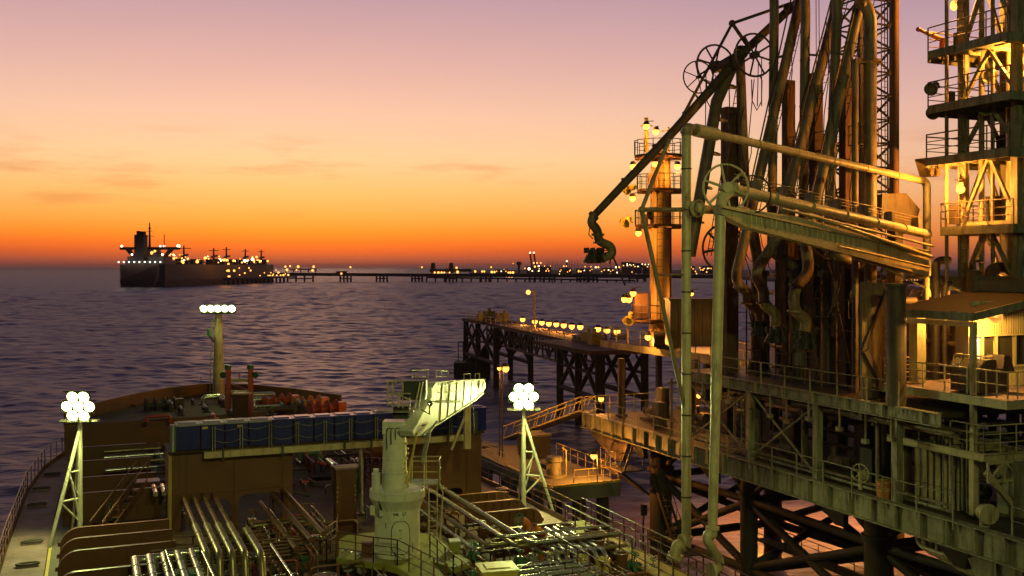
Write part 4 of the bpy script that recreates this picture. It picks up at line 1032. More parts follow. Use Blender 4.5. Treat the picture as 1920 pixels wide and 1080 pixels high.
# upper deck
MB().box(V(39.2, 41.5, UZ - 0.13), (14, 19.6, 0.2)).build('upper_deck', MATS['jetty_deck_plate'], jet)
MB().box(V(44.5, 63, UZ - 0.13), (11, 23, 0.2)).build('rear_deck', MATS['jetty_deck_plate'], jet)
q = MB(); q.box(V(JX + .2, 41.5, UZ - 0.28), (0.05, 19.8, 0.5)); q.box(V(JX + .14, 41.5, UZ - .01), (0.26, 19.8, 0.05)); q.box(V(JX + .14, 41.5, UZ - .54), (0.26, 19.8, 0.05))
for i in range(9): q.box(V(JX + 0.1, 32.5 + i * 2.3, UZ - 0.28), (0.18, 0.12, 0.46))
q.build('upper_edge_beam', GREYG, jet)
q = MB(); q.box(V(39.2, 51.4, UZ - 0.3), (14, 0.06, 0.5)); q.box(V(38.95, 63, UZ - 0.3), (0.06, 23, 0.5)); q.box(V(44.5, 74.6, UZ - .3), (11, 0.06, .5)); q.build('rear_edge_beam', GREYG, jet)
for y in (34.2, 39.4, 44.8, 50.9):
    q = MB(); q.ibeam(V(JX + .35, y, LZ), V(JX + .35, y, UZ - .55), 0.3, 0.3) if False else q.box(V(JX + .35, y, (LZ + UZ) / 2 - .25), (0.34, 0.34, UZ - LZ - .5)); q.build('deck_column', GREYG, jet)
for x in (37.5, 43):
    for y in (35, 41, 47, 51, 58, 65, 72):
        if y < 62.5 or x > 40: MB().box(V(x, y, (LZ + UZ) / 2 - 0.1), (0.4, 0.4, UZ - LZ - 0.2)).build('deck_column', DARKS, jet)
q = MB()
for y0, y1 in ((39.4, 44.8), (44.8, 50.9)):
    q.tube([V(JX + .35, y0, LZ + .1), V(JX + .35, y1, UZ - .6)], 0.06, 8); q.tube([V(JX + .35, y1, LZ + .1), V(JX + .35, y0, UZ - .6)], 0.06, 8)
q.build('x_bracing', GREYG, jet)
q = MB()
for y in (36.5, 42, 47.5): q.bar(V(JX + .35, y, UZ - .75), V(45, y, UZ - .75), .25, .4)
q.build('deck_beam', DARKS, jet)
# railings along the ship side
def jrail(a, b, label, mat=GREYG, h=1.05, step=1.9, mids=(0.52,)):
    t = thing('jetty_railing', label, 'railing', a)
    pts = [Vector(p) for p in (a, b)] if isinstance(b[0], (int, float)) else [Vector(a)] + [Vector(p) for p in b]
    q = MB().rail(pts, h=h, step=step, mids=mids, posts=False)
    for u, v_ in zip(pts[:-1], pts[1:]):
        k = max(1, round((v_ - u).length / step))
        for i in range(k + 1): p = u.lerp(v_, i / k); q.bar(p - V(0, 0, .35), p + V(0, 0, h), .055, .055)
    q.build('rail_frame', mat, t); return t
jrail(V(JX - .18, 30.6, LZ + .05), (JX - .18, 63.6, LZ + .05), 'long railing along the edge of the lower jetty deck facing the ship')
jrail(V(JX + .05, 33.8, UZ + .02), (JX + .05, 51.2, UZ + .02), 'railing along the edge of the upper jetty deck in front of the loading arms')
jrail(V(JX + .1, 63.8, LZ + .05), (42, 63.8, LZ + .05), 'orange-lit railing across the far end of the lower jetty deck', mat=YELLOW)
jrail(V(39.2, 53, UZ + .02), [(39.2, 74.2, UZ + .02), (49.5, 74.2, UZ + .02)], 'railing round the rear deck at the foot of the lit column tower', mat=YELLOW)
# legs and underwater-side bracing
legs = [(34, 56.7, .72), (35, 48.6, .5), (35, 38.2, .68), (43, 57, .6), (44, 48, .5), (44, 38, .6), (36, 29, .6), (52, 55, .5), (52, 42, .5)]
for x, y, r_ in legs:
    q = MB(); q.tube([V(x, y, -0.8), V(x, y, LZ - .3)], r_, 18); q.build('leg', PILE, jet)
    [MB().flange(V(x, y, zz), (0, 0, 1), r_ * 1.22, .3).build('leg_collar', PILE, jet) for zz in (2.6, 7.0)]
def brace(a, b, r_=0.2): MB().tube([V(*a), V(*b)], r_ * 1.15, 8).build('brace', PILE, jet)
for (xa_, ya), (xb_, yb) in (((34, 56.7), (35, 48.6)), ((35, 48.6), (35, 38.2)), ((35, 38.2), (36, 29)), ((43, 57), (44, 48)), ((44, 48), (44, 38)), ((34, 56.7), (43, 57)), ((35, 48.6), (44, 48)), ((35, 38.2), (44, 38)), ((44, 48), (52, 55)), ((44, 38), (52, 42))):
    brace((xa_, ya, 6.6), (xb_, yb, 6.6), .2); brace((xa_, ya, 2.6), (xb_, yb, 2.6), .24)
    brace((xa_, ya, 2.7), (xb_, yb, 6.5), .2); brace((xa_, ya, 6.5), (xb_, yb, 2.7), .2)
    mx, my = (xa_ + xb_) / 2, (ya + yb) / 2
    brace((xa_, ya, 6.8), (xa_ * .7 + xb_ * .3, ya * .7 + yb * .3, LZ - 1), .16); brace((xb_, yb, 6.8), (xb_ * .7 + xa_ * .3, yb * .7 + ya * .3, LZ - 1), .16)
for y in (56.7, 48.6, 38.2, 31): q = MB(); q.prism([V(JX + .1, y - .9, LZ - 1.05), V(JX + .1, y + .9, LZ - 1.05), V(JX + .6, y + .3, LZ - 2.0), V(JX + .6, y - .3, LZ - 2.0)], (0.3, 0, 0)); q.bar(V(JX + .5, y, LZ - 1.2), V(46, y, LZ - 1.0), .35, .7); q.build('cross_girder', PILE, jet)
# little hanging platform with stairs on the far leg
t = thing('hanging_platform', 'small railed steel platform hung under the far end of the lower jetty deck', 'platform', V(32.2, 58.4, 7.0))
MB().box(V(32.0, 58.3, 6.95), (1.6, 3.0, .1)).build('platform_deck', DARKS, t)
MB().rail([V(31.2, 59.7, 7), V(31.2, 56.9, 7), V(32.8, 56.9, 7)], h=1.1, step=.7, mids=(.35, .68)).build('platform_rail', DARKS, t)
q = MB()
for y in (57, 59.6): q.bar(V(31.5, y, 7), V(32.2, y, LZ - 1), .1); q.bar(V(31.3, y, 6.9), V(33.6, 57.5, 5.2), .14)
q.build('hangers', DARKS, t)
t = thing('leg_stair', 'steep dark stair descending beside the far jetty leg', 'stair', V(34, 55.2, 2.4))
q = MB(); q.stair(V(33.2, 53.6, 2.6), V(33.2, 56.6, 6.9), V(.7, 0, 0), 14); q.build('stair_flight', DARKS, t); MB().box(V(33.6, 53.0, 2.55), (1.4, 1.3, .08)).build('stair_landing', DARKS, t)
t = thing('under_walkway', 'railed walkway low between the jetty legs above the water', 'walkway', V(35.4, 43, 4.2))
MB().box(V(36.2, 43.5, 4.15), (.9, 11, .1)).build('walkway_deck', DARKS, t); MB().rail([V(35.75, 38, 4.2), V(35.75, 49, 4.2)], h=1.05, step=1.3, mids=(.36, .68)).build('walkway_rail', DARKS, t)

for i, (x, z, r_, m2) in enumerate(((32.75, 13.15, .09, GREYG), (32.95, 13.0, .06, ARM), (33.2, 13.2, .12, ARMD), (32.7, 9.95, .08, GREYG), (32.85, 10.15, .05, ARM))):
    pipe_thing([V(x, 31.5, z), V(x, 50.6, z)], r_, ['cream pipe slung under the edge of the upper jetty deck', 'thin brown pipe slung under the edge of the upper jetty deck', 'thick dark pipe slung under the edge of the upper jetty deck', 'low grey pipe along the edge of the lower jetty deck', 'thin brown pipe along the edge of the lower jetty deck'][i], m2, 0, None, None)
rnd = random.Random(51)
for i in range(10):
    y = 34.5 + i * 1.65 + rnd.uniform(-.4, .4); L_ = rnd.uniform(.3, 1.4)
    t = thing('hanging_bracket', 'small bracket hanging from the edge beam of the upper jetty deck', 'bracket', V(JX + .12, y, UZ - .6), 'brackets under the upper deck edge')
    q = MB(); q.bar(V(JX + .12, y, UZ - .58), V(JX + .12, y, UZ - .58 - L_), .07); q.box(V(JX + .1, y, UZ - .6 - L_), (.2, .3, .2)); q.build('bracket_arm', GREYG if i % 2 else ARM, t)
t = thing('deck_ladder', 'upright ladder between the lower and the upper jetty deck beside a column', 'ladder', V(JX + .5, 45.6, LZ))
MB().ladder(V(JX + .5, 45.6, LZ), V(JX + .5, 45.6, UZ), (0, 1, 0), .42).build('ladder_rungs', GREYG, t)
for i, y in enumerate((36.0, 41.2, 47.0, 53.6)):
    t = thing('pipe_support', f'short post-and-arm pipe support on the lower jetty deck, {ORD[i]} from the near end', 'support', V(32.9, y, LZ), 'pipe supports on the lower deck')
    q = MB(); q.bar(V(32.9, y, LZ), V(32.9, y, 13.2), .12); q.bar(V(32.6, y, 12.9), V(33.4, y, 12.9), .1); q.build('support_frame', ARM, t)
# ---------------------------------------------------------------- loading arms
def P_(s):
    return lambda px, py: atY(px, py, s)
def coupler(t, c, sc=1.0, mat=BLACK, rs=1):
    """quick-connect coupler: ring of jaws, hydraulic motors and hose loops"""
    rr_ = random.Random(rs); q = MB()
    q.cyl(c - V(0, 0, .35 * sc), c + V(0, 0, .3 * sc), .36 * sc, 14)
    for k in range(9):
        a = 2 * math.pi * k / 9; d = V(math.cos(a), math.sin(a), 0)
        q.bar(c + d * .36 * sc, c + d * .58 * sc - V(0, 0, .42 * sc), .12 * sc, .1 * sc); q.cyl(c + d * .5 * sc + V(0, 0, .1 * sc), c + d * .5 * sc + V(0, 0, .4 * sc), .08 * sc, 8)
    q.flange(c - V(0, 0, .42 * sc), (0, 0, 1), .42 * sc, .1); q.build('coupler_jaws', mat, t)
    q = MB()
    for k in range(7):
        a0 = rr_.uniform(0, 6.3); a1 = a0 + rr_.uniform(.6, 2); r0, r1_ = rr_.uniform(.4, .7) * sc, rr_.uniform(.4, .8) * sc
        p0 = c + V(math.cos(a0) * r0, math.sin(a0) * r0, rr_.uniform(-.2, .5) * sc); p1 = c + V(math.cos(a1) * r1_, math.sin(a1) * r1_, rr_.uniform(-.4, .6) * sc)
        mid = (p0 + p1) / 2 + V(rr_.uniform(-.4, .4), rr_.uniform(-.4, .4), rr_.uniform(-.8, .1)) * sc
        q.tube([p0 * (1 - u) ** 2 + mid * 2 * u * (1 - u) + p1 * u * u for u in [i / 7 for i in range(8)]], .03 * sc, 5)
    q.build('hydraulic_hose', mat, t)
def tube_flanges(q, pts, r_, every=2.6):
    for a, b in zip(pts[:-1], pts[1:]):
        k = int((b - a).length / every); ax = (b - a).normalized()
        for i in range(1, k + 1): q.flange(a.lerp(b, i / (k + 1)), ax, r_ * 1.1, .05)
def arm_base(t, s, x=35.2, top=19.5, r_=.46):
    q = MB(); q.lathe(V(x, s, 0), [(r_ * 1.5, UZ), (r_ * 1.5, UZ + .12), (r_, UZ + .14), (r_, top), (r_ * 1.25, top), (r_ * 1.25, top + .3), (r_ * .8, top + .32), (r_ * .8, top + .9), (1e-3, top + .9)], 18)
    for k in range(8): a = k * math.pi / 4; d = V(math.cos(a), math.sin(a), 0); q.prism([V(x, s, UZ + .14) + d * r_, V(x, s, UZ + .14) + d * r_ * 1.45, V(x, s, UZ + .9) + d * r_], V(-d.y, d.x, 0) * .03)
    q.build('base_riser', ARMD, t)
# --- connected arm 1
def slew(x0, y0, x1, y1):
    n = V(-(y1 - y0), x1 - x0, 0).normalized(); p0 = V(x0, y0, 0)
    return lambda px, py: atP(px, py, p0, n)
s1 = 38.6; p = slew(21.2, 33.5, 38.3, 38.6)
t = thing('loading_arm', 'cream loading arm joined to the tanker by the left of two long vertical pipes', 'loading arm', V(38.3, s1, UZ), 'marine loading arms')
topL = p(1287, 240); q = MB(); bot = p(1287, 1008)
q.tube([topL + V(0, 0, .0), bot], .185, 14); q.build('outboard_pipe', CREAM, t); q = MB(); tube_flanges(q, [topL, bot], .19, 1.6); q.build('pipe_bands', DARKS, t)
q = MB(); P = fillet([bot + V(0, 0, .05), bot - V(0, 0, .42), p(1268, 1018) + V(0, 0.0, -.0), p(1266, 1020) - V(0, 0, .5)], .42)
q.tube(P, .2, 14); q.flange(P[-1], (0, 0, 1), .33, .12); q.flange(bot, (0, 0, 1), .25, .1); q.flange(p(1279, 1014), (1, 0, .1), .26, .12); q.build('swivel_elbow', CREAM, t)
jb = p(1735, 340)
q = MB(); q.tube(fillet([topL - V(0, 0, .3), topL + V(0, 0, .02), topL.lerp(jb, .03)], .4), .2, 12); q.flange(topL - V(0, 0, .15), (0, 0, 1), .24, .1); q.build('apex_elbow', ARM, t)
q = MB(); ax = (jb - topL).normalized(); q.tube([topL.lerp(jb, .03), topL.lerp(jb, .10)], .26, 14); q.tube([topL.lerp(jb, .1), jb], .17, 14); tube_flanges(q, [topL.lerp(jb, .1), jb], .17, 3.2); q.build('inboard_boom', CREAM, t)
dn = V(jb.x + .1, jb.y, jb.z)
q = MB(); q.tube(fillet([topL.lerp(jb, .96), dn, V(dn.x, dn.y, UZ - 4.6)], .5), .19, 14); tube_flanges(q, [dn, V(dn.x, dn.y, UZ - 4.6)], .19, 2.5); q.build('jetty_riser', GREYG, t)
q = MB(); A_, B_, C_ = p(1245, 285), p(1203, 393), p(1286, 775)
q.tube([p(1256, 262), A_, B_], .075, 8); q.tube([B_, C_], .085, 8); q.tube([B_, p(1282, 393)], .085, 8); q.tube([p(1232, 515), p(1284, 515)], .04, 6); q.sphere(B_, .13, 10); q.build('stay_frame', ARM, t)
q = MB(); c = p(1296, 392); q.cyl(c - V(0, .45, 0), c + V(0, .25, 0), .3, 18); q.cyl(c - V(0, .62, 0), c - V(0, .45, 0), .2, 14); q.torus(c - V(0, .46, 0), (0, 1, 0), .3, .06, 20); q.build('swivel_joint', CREAM, t)
q = MB(); q.tube([c + V(.2, 0, 0), p(1400, 396)], .17, 12); q.build('side_pipe', CREAM, t)
# --- connected arm 2
s2 = 38.0; p = slew(21.2, 31.1, 38.5, 38.2)
t = thing('loading_arm', 'cream loading arm with spoked sheave, joined to the tanker by the right long vertical pipe', 'loading arm', V(38.5, s2, UZ), 'marine loading arms')
a, b = p(1351, 392), p(1336, 990)
q = MB(); q.tube([a, a.lerp(b, .6)], .2, 14); q.tube([a.lerp(b, .6), b], .175, 14); q.build('outboard_pipe', CREAM, t)
q = MB(); P = fillet([b, b - V(0, 0, .3), p(1327, 1000), p(1325, 1012), p(1350, 1052), p(1348, 1066), p(1335, 1070)], .3); q.tube(P, .17, 12); q.flange(P[-1], (1, 0, 0), .3, .12); q.flange(b, (0, 0, 1), .25, .1); q.build('swivel_elbow', CREAM, t)
e = p(1740, 440); q = MB(); st = p(1374, 355); q.tube([st, e], .22, 14); q.flange(st, e - st, .28, .12); tube_flanges(q, [st, e], .24, 3.0); q.build('inboard_boom', CREAM, t)
q = MB(); q.tube([a, p(1354, 372), st], .2, 12); q.build('apex_elbow', CREAM, t)
q = MB(); q.wheel(p(1361, 352), (0.25, 1, 0), .86, .045, 6, .2, .05); q.build('sheave', CREAM, t)
q = MB(); q.torus(p(1398, 366) + V(0, -.35, 0), (0.5, 1, 0.35), .72, .035, 28, 6); q.build('hose_loop', BLACK, t)
prof = [(1345, 384), (1385, 392), (1480, 405), (1735, 470), (1735, 520), (1617, 484), (1560, 470), (1396, 428), (1345, 402)]
q = MB(); q.prism([p(x_, y_) - V(0, .25, 0) for x_, y_ in prof], (0, .5, 0)); q.build('support_beam', CREAM, t)
q = MB()
for i in range(22):
    u = i / 21; q.tube([p(1400 + 200 * u, 400 + 44 * u) - V(0, .28, 0), p(1400 + 200 * u, 418 + 45 * u) - V(0, .28, 0)], .035, 5)
q.bar(p(1345, 388) - V(0, .3, 0), p(1735, 474) - V(0, .3, 0), .12, .1); q.bar(p(1396, 426) - V(0, .3, 0), p(1700, 508) - V(0, .3, 0), .14, .1)
q.build('beam_ribs', CREAM, t)
for P_q, r_q in (([p(1600, 484), p(1735, 520)], .07), ([p(1610, 478), p(1735, 540)], .05), ([p(1450, 392) - V(0, .5, 0), p(1735, 462) - V(0, .5, 0)], .06), ([p(1560, 462) - V(0, .4, 0), p(1735, 502) - V(0, .4, 0)], .05), ([p(1500, 402) - V(0, .45, 0), p(1735, 482) - V(0, .45, 0)], .09)): MB().tube(P_q, r_q, 8).build('side_pipe', CREAM, t)
q = MB()
for d in (0, .12, .26): q.tube([p(1385, 338) + V(0, .3, d), p(1735, 418) + V(0, .3, d)], .022, 5)
for i in range(7): u = p(1420 + 50 * i, 350 + 11.4 * i); q.box(u + V(0, .1, .0), (.14, .5, .5))
q.build('cable_tray', ARM, t)
# --- the outstretched arm A
s = 47.4; p = P_(s)
t = thing('loading_arm', 'weathered loading arm reaching far left, its coupler hanging free over the water', 'loading arm', V(34.5, s, UZ), 'marine loading arms')
arm_base(t, s, 34.8)
apex = p(1385, 100)
q = MB(); q.tube([p(1293, 480), p(1344, 190), apex], [.33, .33, .28], 12); tube_flanges(q, [p(1293, 480), apex], .33, 2.2); q.build('hanging_pipe', ARM, t); q = MB(); q.tube([V(34.8, s, 20), p(1395, 330), apex + V(.3, .3, 0)], [.32, .3, .26], 12); q.build('inboard_boom', ARM, t)
q = MB(); yo = V(0, -.55, 0); tip = p(1113, 405); q.tube([p(1468, 22) + yo, apex + yo], .24, 12); q.tube([apex + yo, p(1258, 243) + yo, tip], [.27, .25, .2], 12); tube_flanges(q, [apex + yo, tip], .24, 2.6); q.build('outboard_pipe', ARMD, t)
q = MB(); K = p(1362, 48) + yo; q.tube([p(1472, 10) + yo, K], .085, 8); q.tube([K, p(1262, 235) + yo], .085, 8); q.tube([K, p(1395, 96) + yo], .1, 8); q.tube([p(1290, 176) + yo, p(1304, 194) + yo], .06, 6); q.sphere(K, .2, 10); q.tube([p(1475, 10) + yo, p(1520, -30) + yo], .1, 8); q.build('stay_frame', ARMD, t)
q = MB(); q.sphere(p(1468, 20) + yo, .33, 10); q.build('boom_end', ARMD, t); q = MB(); q.sphere(apex - V(0, .2, 0), .42, 12); q.tube([apex, p(1357, 122)], .2, 8); q.cyl(p(1357, 122) - V(0, .9, 0), p(1357, 122) + V(0, .9, 0), .3, 12); q.build('apex_swivel', ARMD, t)
q = MB(); q.wheel(p(1353, 118) + V(0, .6, 0), (.15, 1, 0), 1.12, .06, 8, .22, .055); q.wheel(p(1330, 138) + V(0, 1.1, 0), (.15, 1, 0), .9, .04, 6, .1, .03); q.build('upper_sheave', ARMD, t)
q = MB(); q.wheel(p(1369, 465) + V(0, .6, 0), (0.1, 1, 0), 1.32, .065, 7, .25, .08); q.build('lower_sheave', ARMD, t)
P = fillet([tip, p(1108, 418), p(1121, 432), p(1122, 452), p(1146, 462), p(1148, 478), p(1130, 484), p(1118, 482)], .5); q = MB(); q.tube(P, .24, 12); q.flange(p(1121, 440), (0, 0, 1), .34, .12); q.flange(p(1124, 455), (0, 0, 1), .34, .1); q.flange(tip, tip - apex, .3, .12); q.build('swivel_elbow', ARM, t)
coupler(t, p(1114, 478), .95, DARKS, 4)
q = MB(); q.tube([p(1148, 478), p(1160, 505), p(1172, 535)], .05, 6); q.tube([p(1146, 480), p(1143, 495)], .04, 6); q.tube([p(1106, 425), p(1104, 440), p(1112, 448)], .03, 5); q.build('hanging_strut', BLACK, t)
q = MB(); q.box(V(33.4, s + .8, (UZ + p(1385, 198).z) / 2), (.78, .6, p(1385, 198).z - UZ)); q.build('counterweight_post', RUSTY, t)
q = MB()
for a_, b_ in (((1410, 150), (1372, 560)), ((1418, 120), (1416, 200)), ((1424, 110), (1424, 200)), ((1320, 135), (1318, 345)), ((1364, 180), (1362, 345))): q.tube([p(*a_) + V(0, -.2, 0), p(*b_) + V(0, -.2, 0)], .03, 5)
for k in range(3):
    c = p(1335 + k * 42, 150 + (k % 2) * 12); w_ = .35; q.tube([c + V(-w_, 0, 0), c + V(-w_ * .9, 0, -1.2), c + V(0, 0, -1.7), c + V(w_ * .9, 0, -1.2), c + V(w_, 0, 0), c + V(w_ * .5, 0, .3)], .035, 5)
q.build('hanging_cables', BLACK, t)
q = MB(); q.ladder(p(1372, 170) + V(0, -.6, 0), p(1318, 480) + V(0, -.6, 0), (0, 1, 0), .4, .03, .4); q.build('ladder', ARMD, t)
# --- three stowed arms
def stowed(s, label, post_px, post_py, out_px, sb_pts, in_px, cseed, sheave=None):
    p = P_(s)
    t = thing('loading_arm', label, 'loading arm', V(35.2, s, UZ), 'marine loading arms')
    arm_base(t, s)
    apx = p(*out_px[0])
    q = MB(); P = [p(*k) for k in out_px]; q.tube(P, [.27] * len(P), 12); tube_flanges(q, P, .27, 2.3); q.build('outboard_pipe', ARM, t)
    q = MB(); P2 = fillet([p(*out_px[-1])] + [p(*k) for k in sb_pts], .55); q.tube(P2, .27, 12)
    for k in sb_pts[1:-1:2]: q.flange(p(*k), (0.2, 0, 1), .38, .1)
    q.build('swivel_elbow', ARM, t)
    coupler(t, p(*sb_pts[-1]) - V(0, 0, .4), .9, BLACK, cseed)
    q = MB(); Q = [p(*k) + V(0, .7, 0) for k in in_px]; q.tube(Q, .25, 12); tube_flanges(q, Q, .25, 2.8); q.tube([Q[-1], V(35.2, s, 19.9)], .3, 12); q.build('inboard_boom', ARM, t)
    q = MB(); q.cyl(apx - V(0, .5, 0), apx + V(0, 1.0, 0), .4, 14); q.sphere(apx, .42, 12); q.build('apex_swivel', ARMD, t)
    pz = p(post_px, post_py); q = MB(); q.box(V(pz.x + .3, s + 1.0, (UZ + pz.z) / 2), (.52, .5, pz.z - UZ)); q.box(V(pz.x + .3, s + .74, pz.z - .35), (.3, .06, .3)); q.box(V(pz.x + .3, s + 1.0, UZ + 5.2), (1.05, .95, 5.4)); q.build('counterweight_post', RUSTY, t)
    q = MB(); dx = V(.5, -.3, 0)
    for k in (0.08, .35, .62): a_ = P[0].lerp(P[-1], k); b_ = Q[0].lerp(Q[-1], min(.95, k * .9)); q.bar(a_, b_, .1, .1)
    q.tube([P[0] + V(-.55, -.1, 0), P[-1] + V(-.3, -.1, .6)], .045, 6)
    q.build('stay_frame', ARMD, t)
    q = MB(); q.ladder(P[0] + V(.34, -.2, 0), P[-1] + V(.34, -.2, .3), (0, 1, 0), .34, .026, .42); q.tube([P[0] + V(.8, .2, 0), V(P[0].x + .9, s + .2, 18)], .022, 5); q.tube([P[0] + V(1.0, .2, 0), V(P[0].x + 1.1, s + .2, 18)], .022, 5); q.build('ladder', BLACK, t)
    if sheave:
        q = MB(); q.wheel(p(*sheave) + V(0, .9, 0), (.12, 1, 0), 1.15, .06, 8, .2, .055); q.build('upper_sheave', ARMD, t)
    q = MB(); c = V(34.6, s - .5, 18.6); q.wheel(c, (0.2, 1, 0), .55, .045, 6, .12, .04); q.build('drive_wheel', ARMD, t)
    return t
stowed(44.5, 'stowed loading arm folded upright, leftmost of three with its S-bend lowest tucked in', 1492, 145, [(1512, -70), (1497, 15), (1400, 432)], [(1380, 520), (1388, 540), (1400, 545), (1402, 570), (1424, 582), (1426, 600)], [(1466, -60), (1467, 25), (1462, 470)], 11, (1434, 97))
stowed(42.0, 'stowed loading arm folded upright in the middle of three, S-bend hanging before the dark deck', 1545, 130, [(1592, -75), (1572, 0), (1455, 450)], [(1416, 512), (1424, 530), (1432, 545), (1432, 570), (1455, 588), (1454, 612)], [(1524, -70), (1527, 20), (1522, 460)], 12)
stowed(39.5, 'stowed loading arm folded upright, rightmost of three with the biggest S-bend', 1604, 118, [(1640, -80), (1613, 0), (1541, 330), (1511, 458)], [(1517, 512), (1494, 535), (1488, 555), (1490, 585), (1512, 598), (1509, 622)], [(1580, -80), (1588, 20), (1570, 470)], 13)
t = thing('pipe_riser', 'tall thick pipe with an elbow at its head beside the lattice mast', 'pipe', V(35.7, 38.4, UZ))
p = P_(38.4); a = p(1632, 30)
q = MB(); q.tube(fillet([p(1612, 8), p(1620, 2), a, V(a.x, a.y, UZ)], .5), .3, 14); tube_flanges(q, [a, V(a.x, a.y, UZ)], .3, 2.7); q.build('riser_pipe', ARM, t)
q = MB(); q.tube([V(a.x - .75, a.y + .2, p(1610, 110).z), V(a.x - .75, a.y + .2, UZ)], .16, 8); q.flange(V(a.x, a.y, p(1632, 115).z), (0, 0, 1), .5, .12); q.bar(V(a.x - .9, a.y, p(1632, 115).z), V(a.x + .6, a.y, p(1632, 115).z), .1, .2); q.build('side_post', ARM, t)
rnd = random.Random(23)
for i in range(16):
    s = rnd.choice((39.2, 41.6, 44.2, 47.0)); x = rnd.uniform(32.6, 36.0); z1 = rnd.uniform(24, 33); z0 = rnd.uniform(16, 21)
    t = thing('hanging_cable', 'thin dark cable hanging down between the loading arms', 'cable', V(x, s, z0), 'hanging cables of the loading arms')
    P = [V(x + .25 * math.sin(k * 1.3 + i), s + .1 * math.sin(k + i), z1 + (z0 - z1) * k / 9) for k in range(10)]
    P.append(P[-1] + V(.3, 0, -.3)); P.append(P[-1] + V(.3, 0, .4))
    MB().tube(P, .028, 5).build('cable', BLACK, t)
for i in range(9):
    s = (39.5, 42.0, 44.5)[i % 3]; z = 17.5 + (i // 3) * 4.2
    t = thing('access_platform', f'small railed access step on the stowed loading arms, {ORD[i]} of nine', 'platform', V(34.6, s - .7, z), 'access steps on the stowed arms')
    MB().box(V(34.6, s - .7, z), (1.1, .8, .06)).build('step_plate', ARMD, t); q = MB(); q.rail([V(34.05, s - .3, z), V(34.05, s - 1.1, z), V(35.15, s - 1.1, z)], h=.95, step=.55, r=.022); q.build('step_rail', ARMD, t)
# lattice mast
t = thing('lattice_mast', 'dark square lattice mast rising between the loading arms and the single post', 'mast', V(38, 42.7, UZ))
q = MB(); w_ = 1.05; H0, H1 = UZ, 36.5
for sx in (-1, 1):
    for sy in (-1, 1): q.bar(V(38 + sx * w_, 42.7 + sy * w_, H0), V(38 + sx * w_, 42.7 + sy * w_, H1), .2, .2)
q.build('mast_legs', DARKS, t)
q = MB(); n2 = 18
for i in range(n2):
    z0, z1 = H0 + (H1 - H0) * i / n2, H0 + (H1 - H0) * (i + 1) / n2
    for (ax_, ay, bx_, by) in ((-1, -1, 1, -1), (-1, 1, 1, 1), (-1, -1, -1, 1), (1, -1, 1, 1)):
        A_ = V(38 + ax_ * w_, 42.7 + ay * w_, z0); B_ = V(38 + bx_ * w_, 42.7 + by * w_, z1)
        if i % 2: A_.z, B_.z = z1, z0
        q.bar(A_, B_, .09); q.bar(V(38 + ax_ * w_, 42.7 + ay * w_, z0), V(38 + bx_ * w_, 42.7 + by * w_, z0), .08)
q.build('mast_lattice', DARKS, t)
q = MB(); q.ladder(V(38.4, 41.5, UZ), V(38.4, 41.5, H1), (1, 0, 0), .4); q.build('ladder', DARKS, t)
a = atD(1679, 370, 50.5); t = thing('single_post', 'single plain tall post right of the lattice mast', 'post', V(a.x, a.y, UZ))
q = MB(); q.tube([V(a.x, a.y, UZ), V(a.x, a.y, 37)], .18, 12); q.build('post_pipe', RUSTY, t)
q = MB(); z = a.z; q.prism([V(a.x - 1.3, a.y - .4, z - 1.4), V(a.x - 1.2, a.y - .4, z + .1), V(a.x + .3, a.y - .4, z + .2), V(a.x + 1.2, a.y - .4, z - .6), V(a.x + .8, a.y - .4, z - 1.6)], (0, .8, 0)); q.build('post_bracket', ARMD, t)
q = MB(); q.bar(V(a.x, a.y, UZ), V(a.x, a.y, z), .5, .5); q.build('post_foot', ARMD, t)

# ---------------------------------------------------------------- process gear under the arms
rnd = random.Random(5)
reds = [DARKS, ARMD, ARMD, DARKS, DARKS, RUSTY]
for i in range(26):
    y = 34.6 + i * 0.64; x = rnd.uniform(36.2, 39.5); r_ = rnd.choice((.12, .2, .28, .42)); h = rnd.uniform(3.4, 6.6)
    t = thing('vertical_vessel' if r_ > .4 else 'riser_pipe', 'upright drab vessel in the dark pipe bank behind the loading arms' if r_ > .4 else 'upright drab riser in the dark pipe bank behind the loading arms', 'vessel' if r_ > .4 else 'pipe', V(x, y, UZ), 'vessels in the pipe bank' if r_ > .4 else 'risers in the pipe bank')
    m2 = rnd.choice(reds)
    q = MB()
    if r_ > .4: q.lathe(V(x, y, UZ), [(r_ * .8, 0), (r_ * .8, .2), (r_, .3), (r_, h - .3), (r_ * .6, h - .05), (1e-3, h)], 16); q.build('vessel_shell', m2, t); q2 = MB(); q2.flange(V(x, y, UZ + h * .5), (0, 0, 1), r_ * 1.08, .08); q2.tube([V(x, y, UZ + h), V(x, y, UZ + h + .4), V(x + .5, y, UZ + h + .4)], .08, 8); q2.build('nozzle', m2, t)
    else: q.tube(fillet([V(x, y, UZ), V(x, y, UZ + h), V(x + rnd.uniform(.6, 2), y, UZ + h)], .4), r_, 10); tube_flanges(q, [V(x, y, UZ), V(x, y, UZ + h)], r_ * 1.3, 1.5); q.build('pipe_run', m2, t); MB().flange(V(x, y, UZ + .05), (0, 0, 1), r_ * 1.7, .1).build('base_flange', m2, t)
for i in range(5):
    z = UZ + 1.3 + i * 1.05
    pipe_thing([V(37.6 + .3 * i, 33.5, z), V(37.6 + .3 * i, 52, z)], .09 + .03 * (i % 2), f'horizontal pipe along the pipe bank behind the arms, {ORD[i]} from the bottom', ARMD, 2.0, DARKS, 'horizontal pipes of the pipe bank')
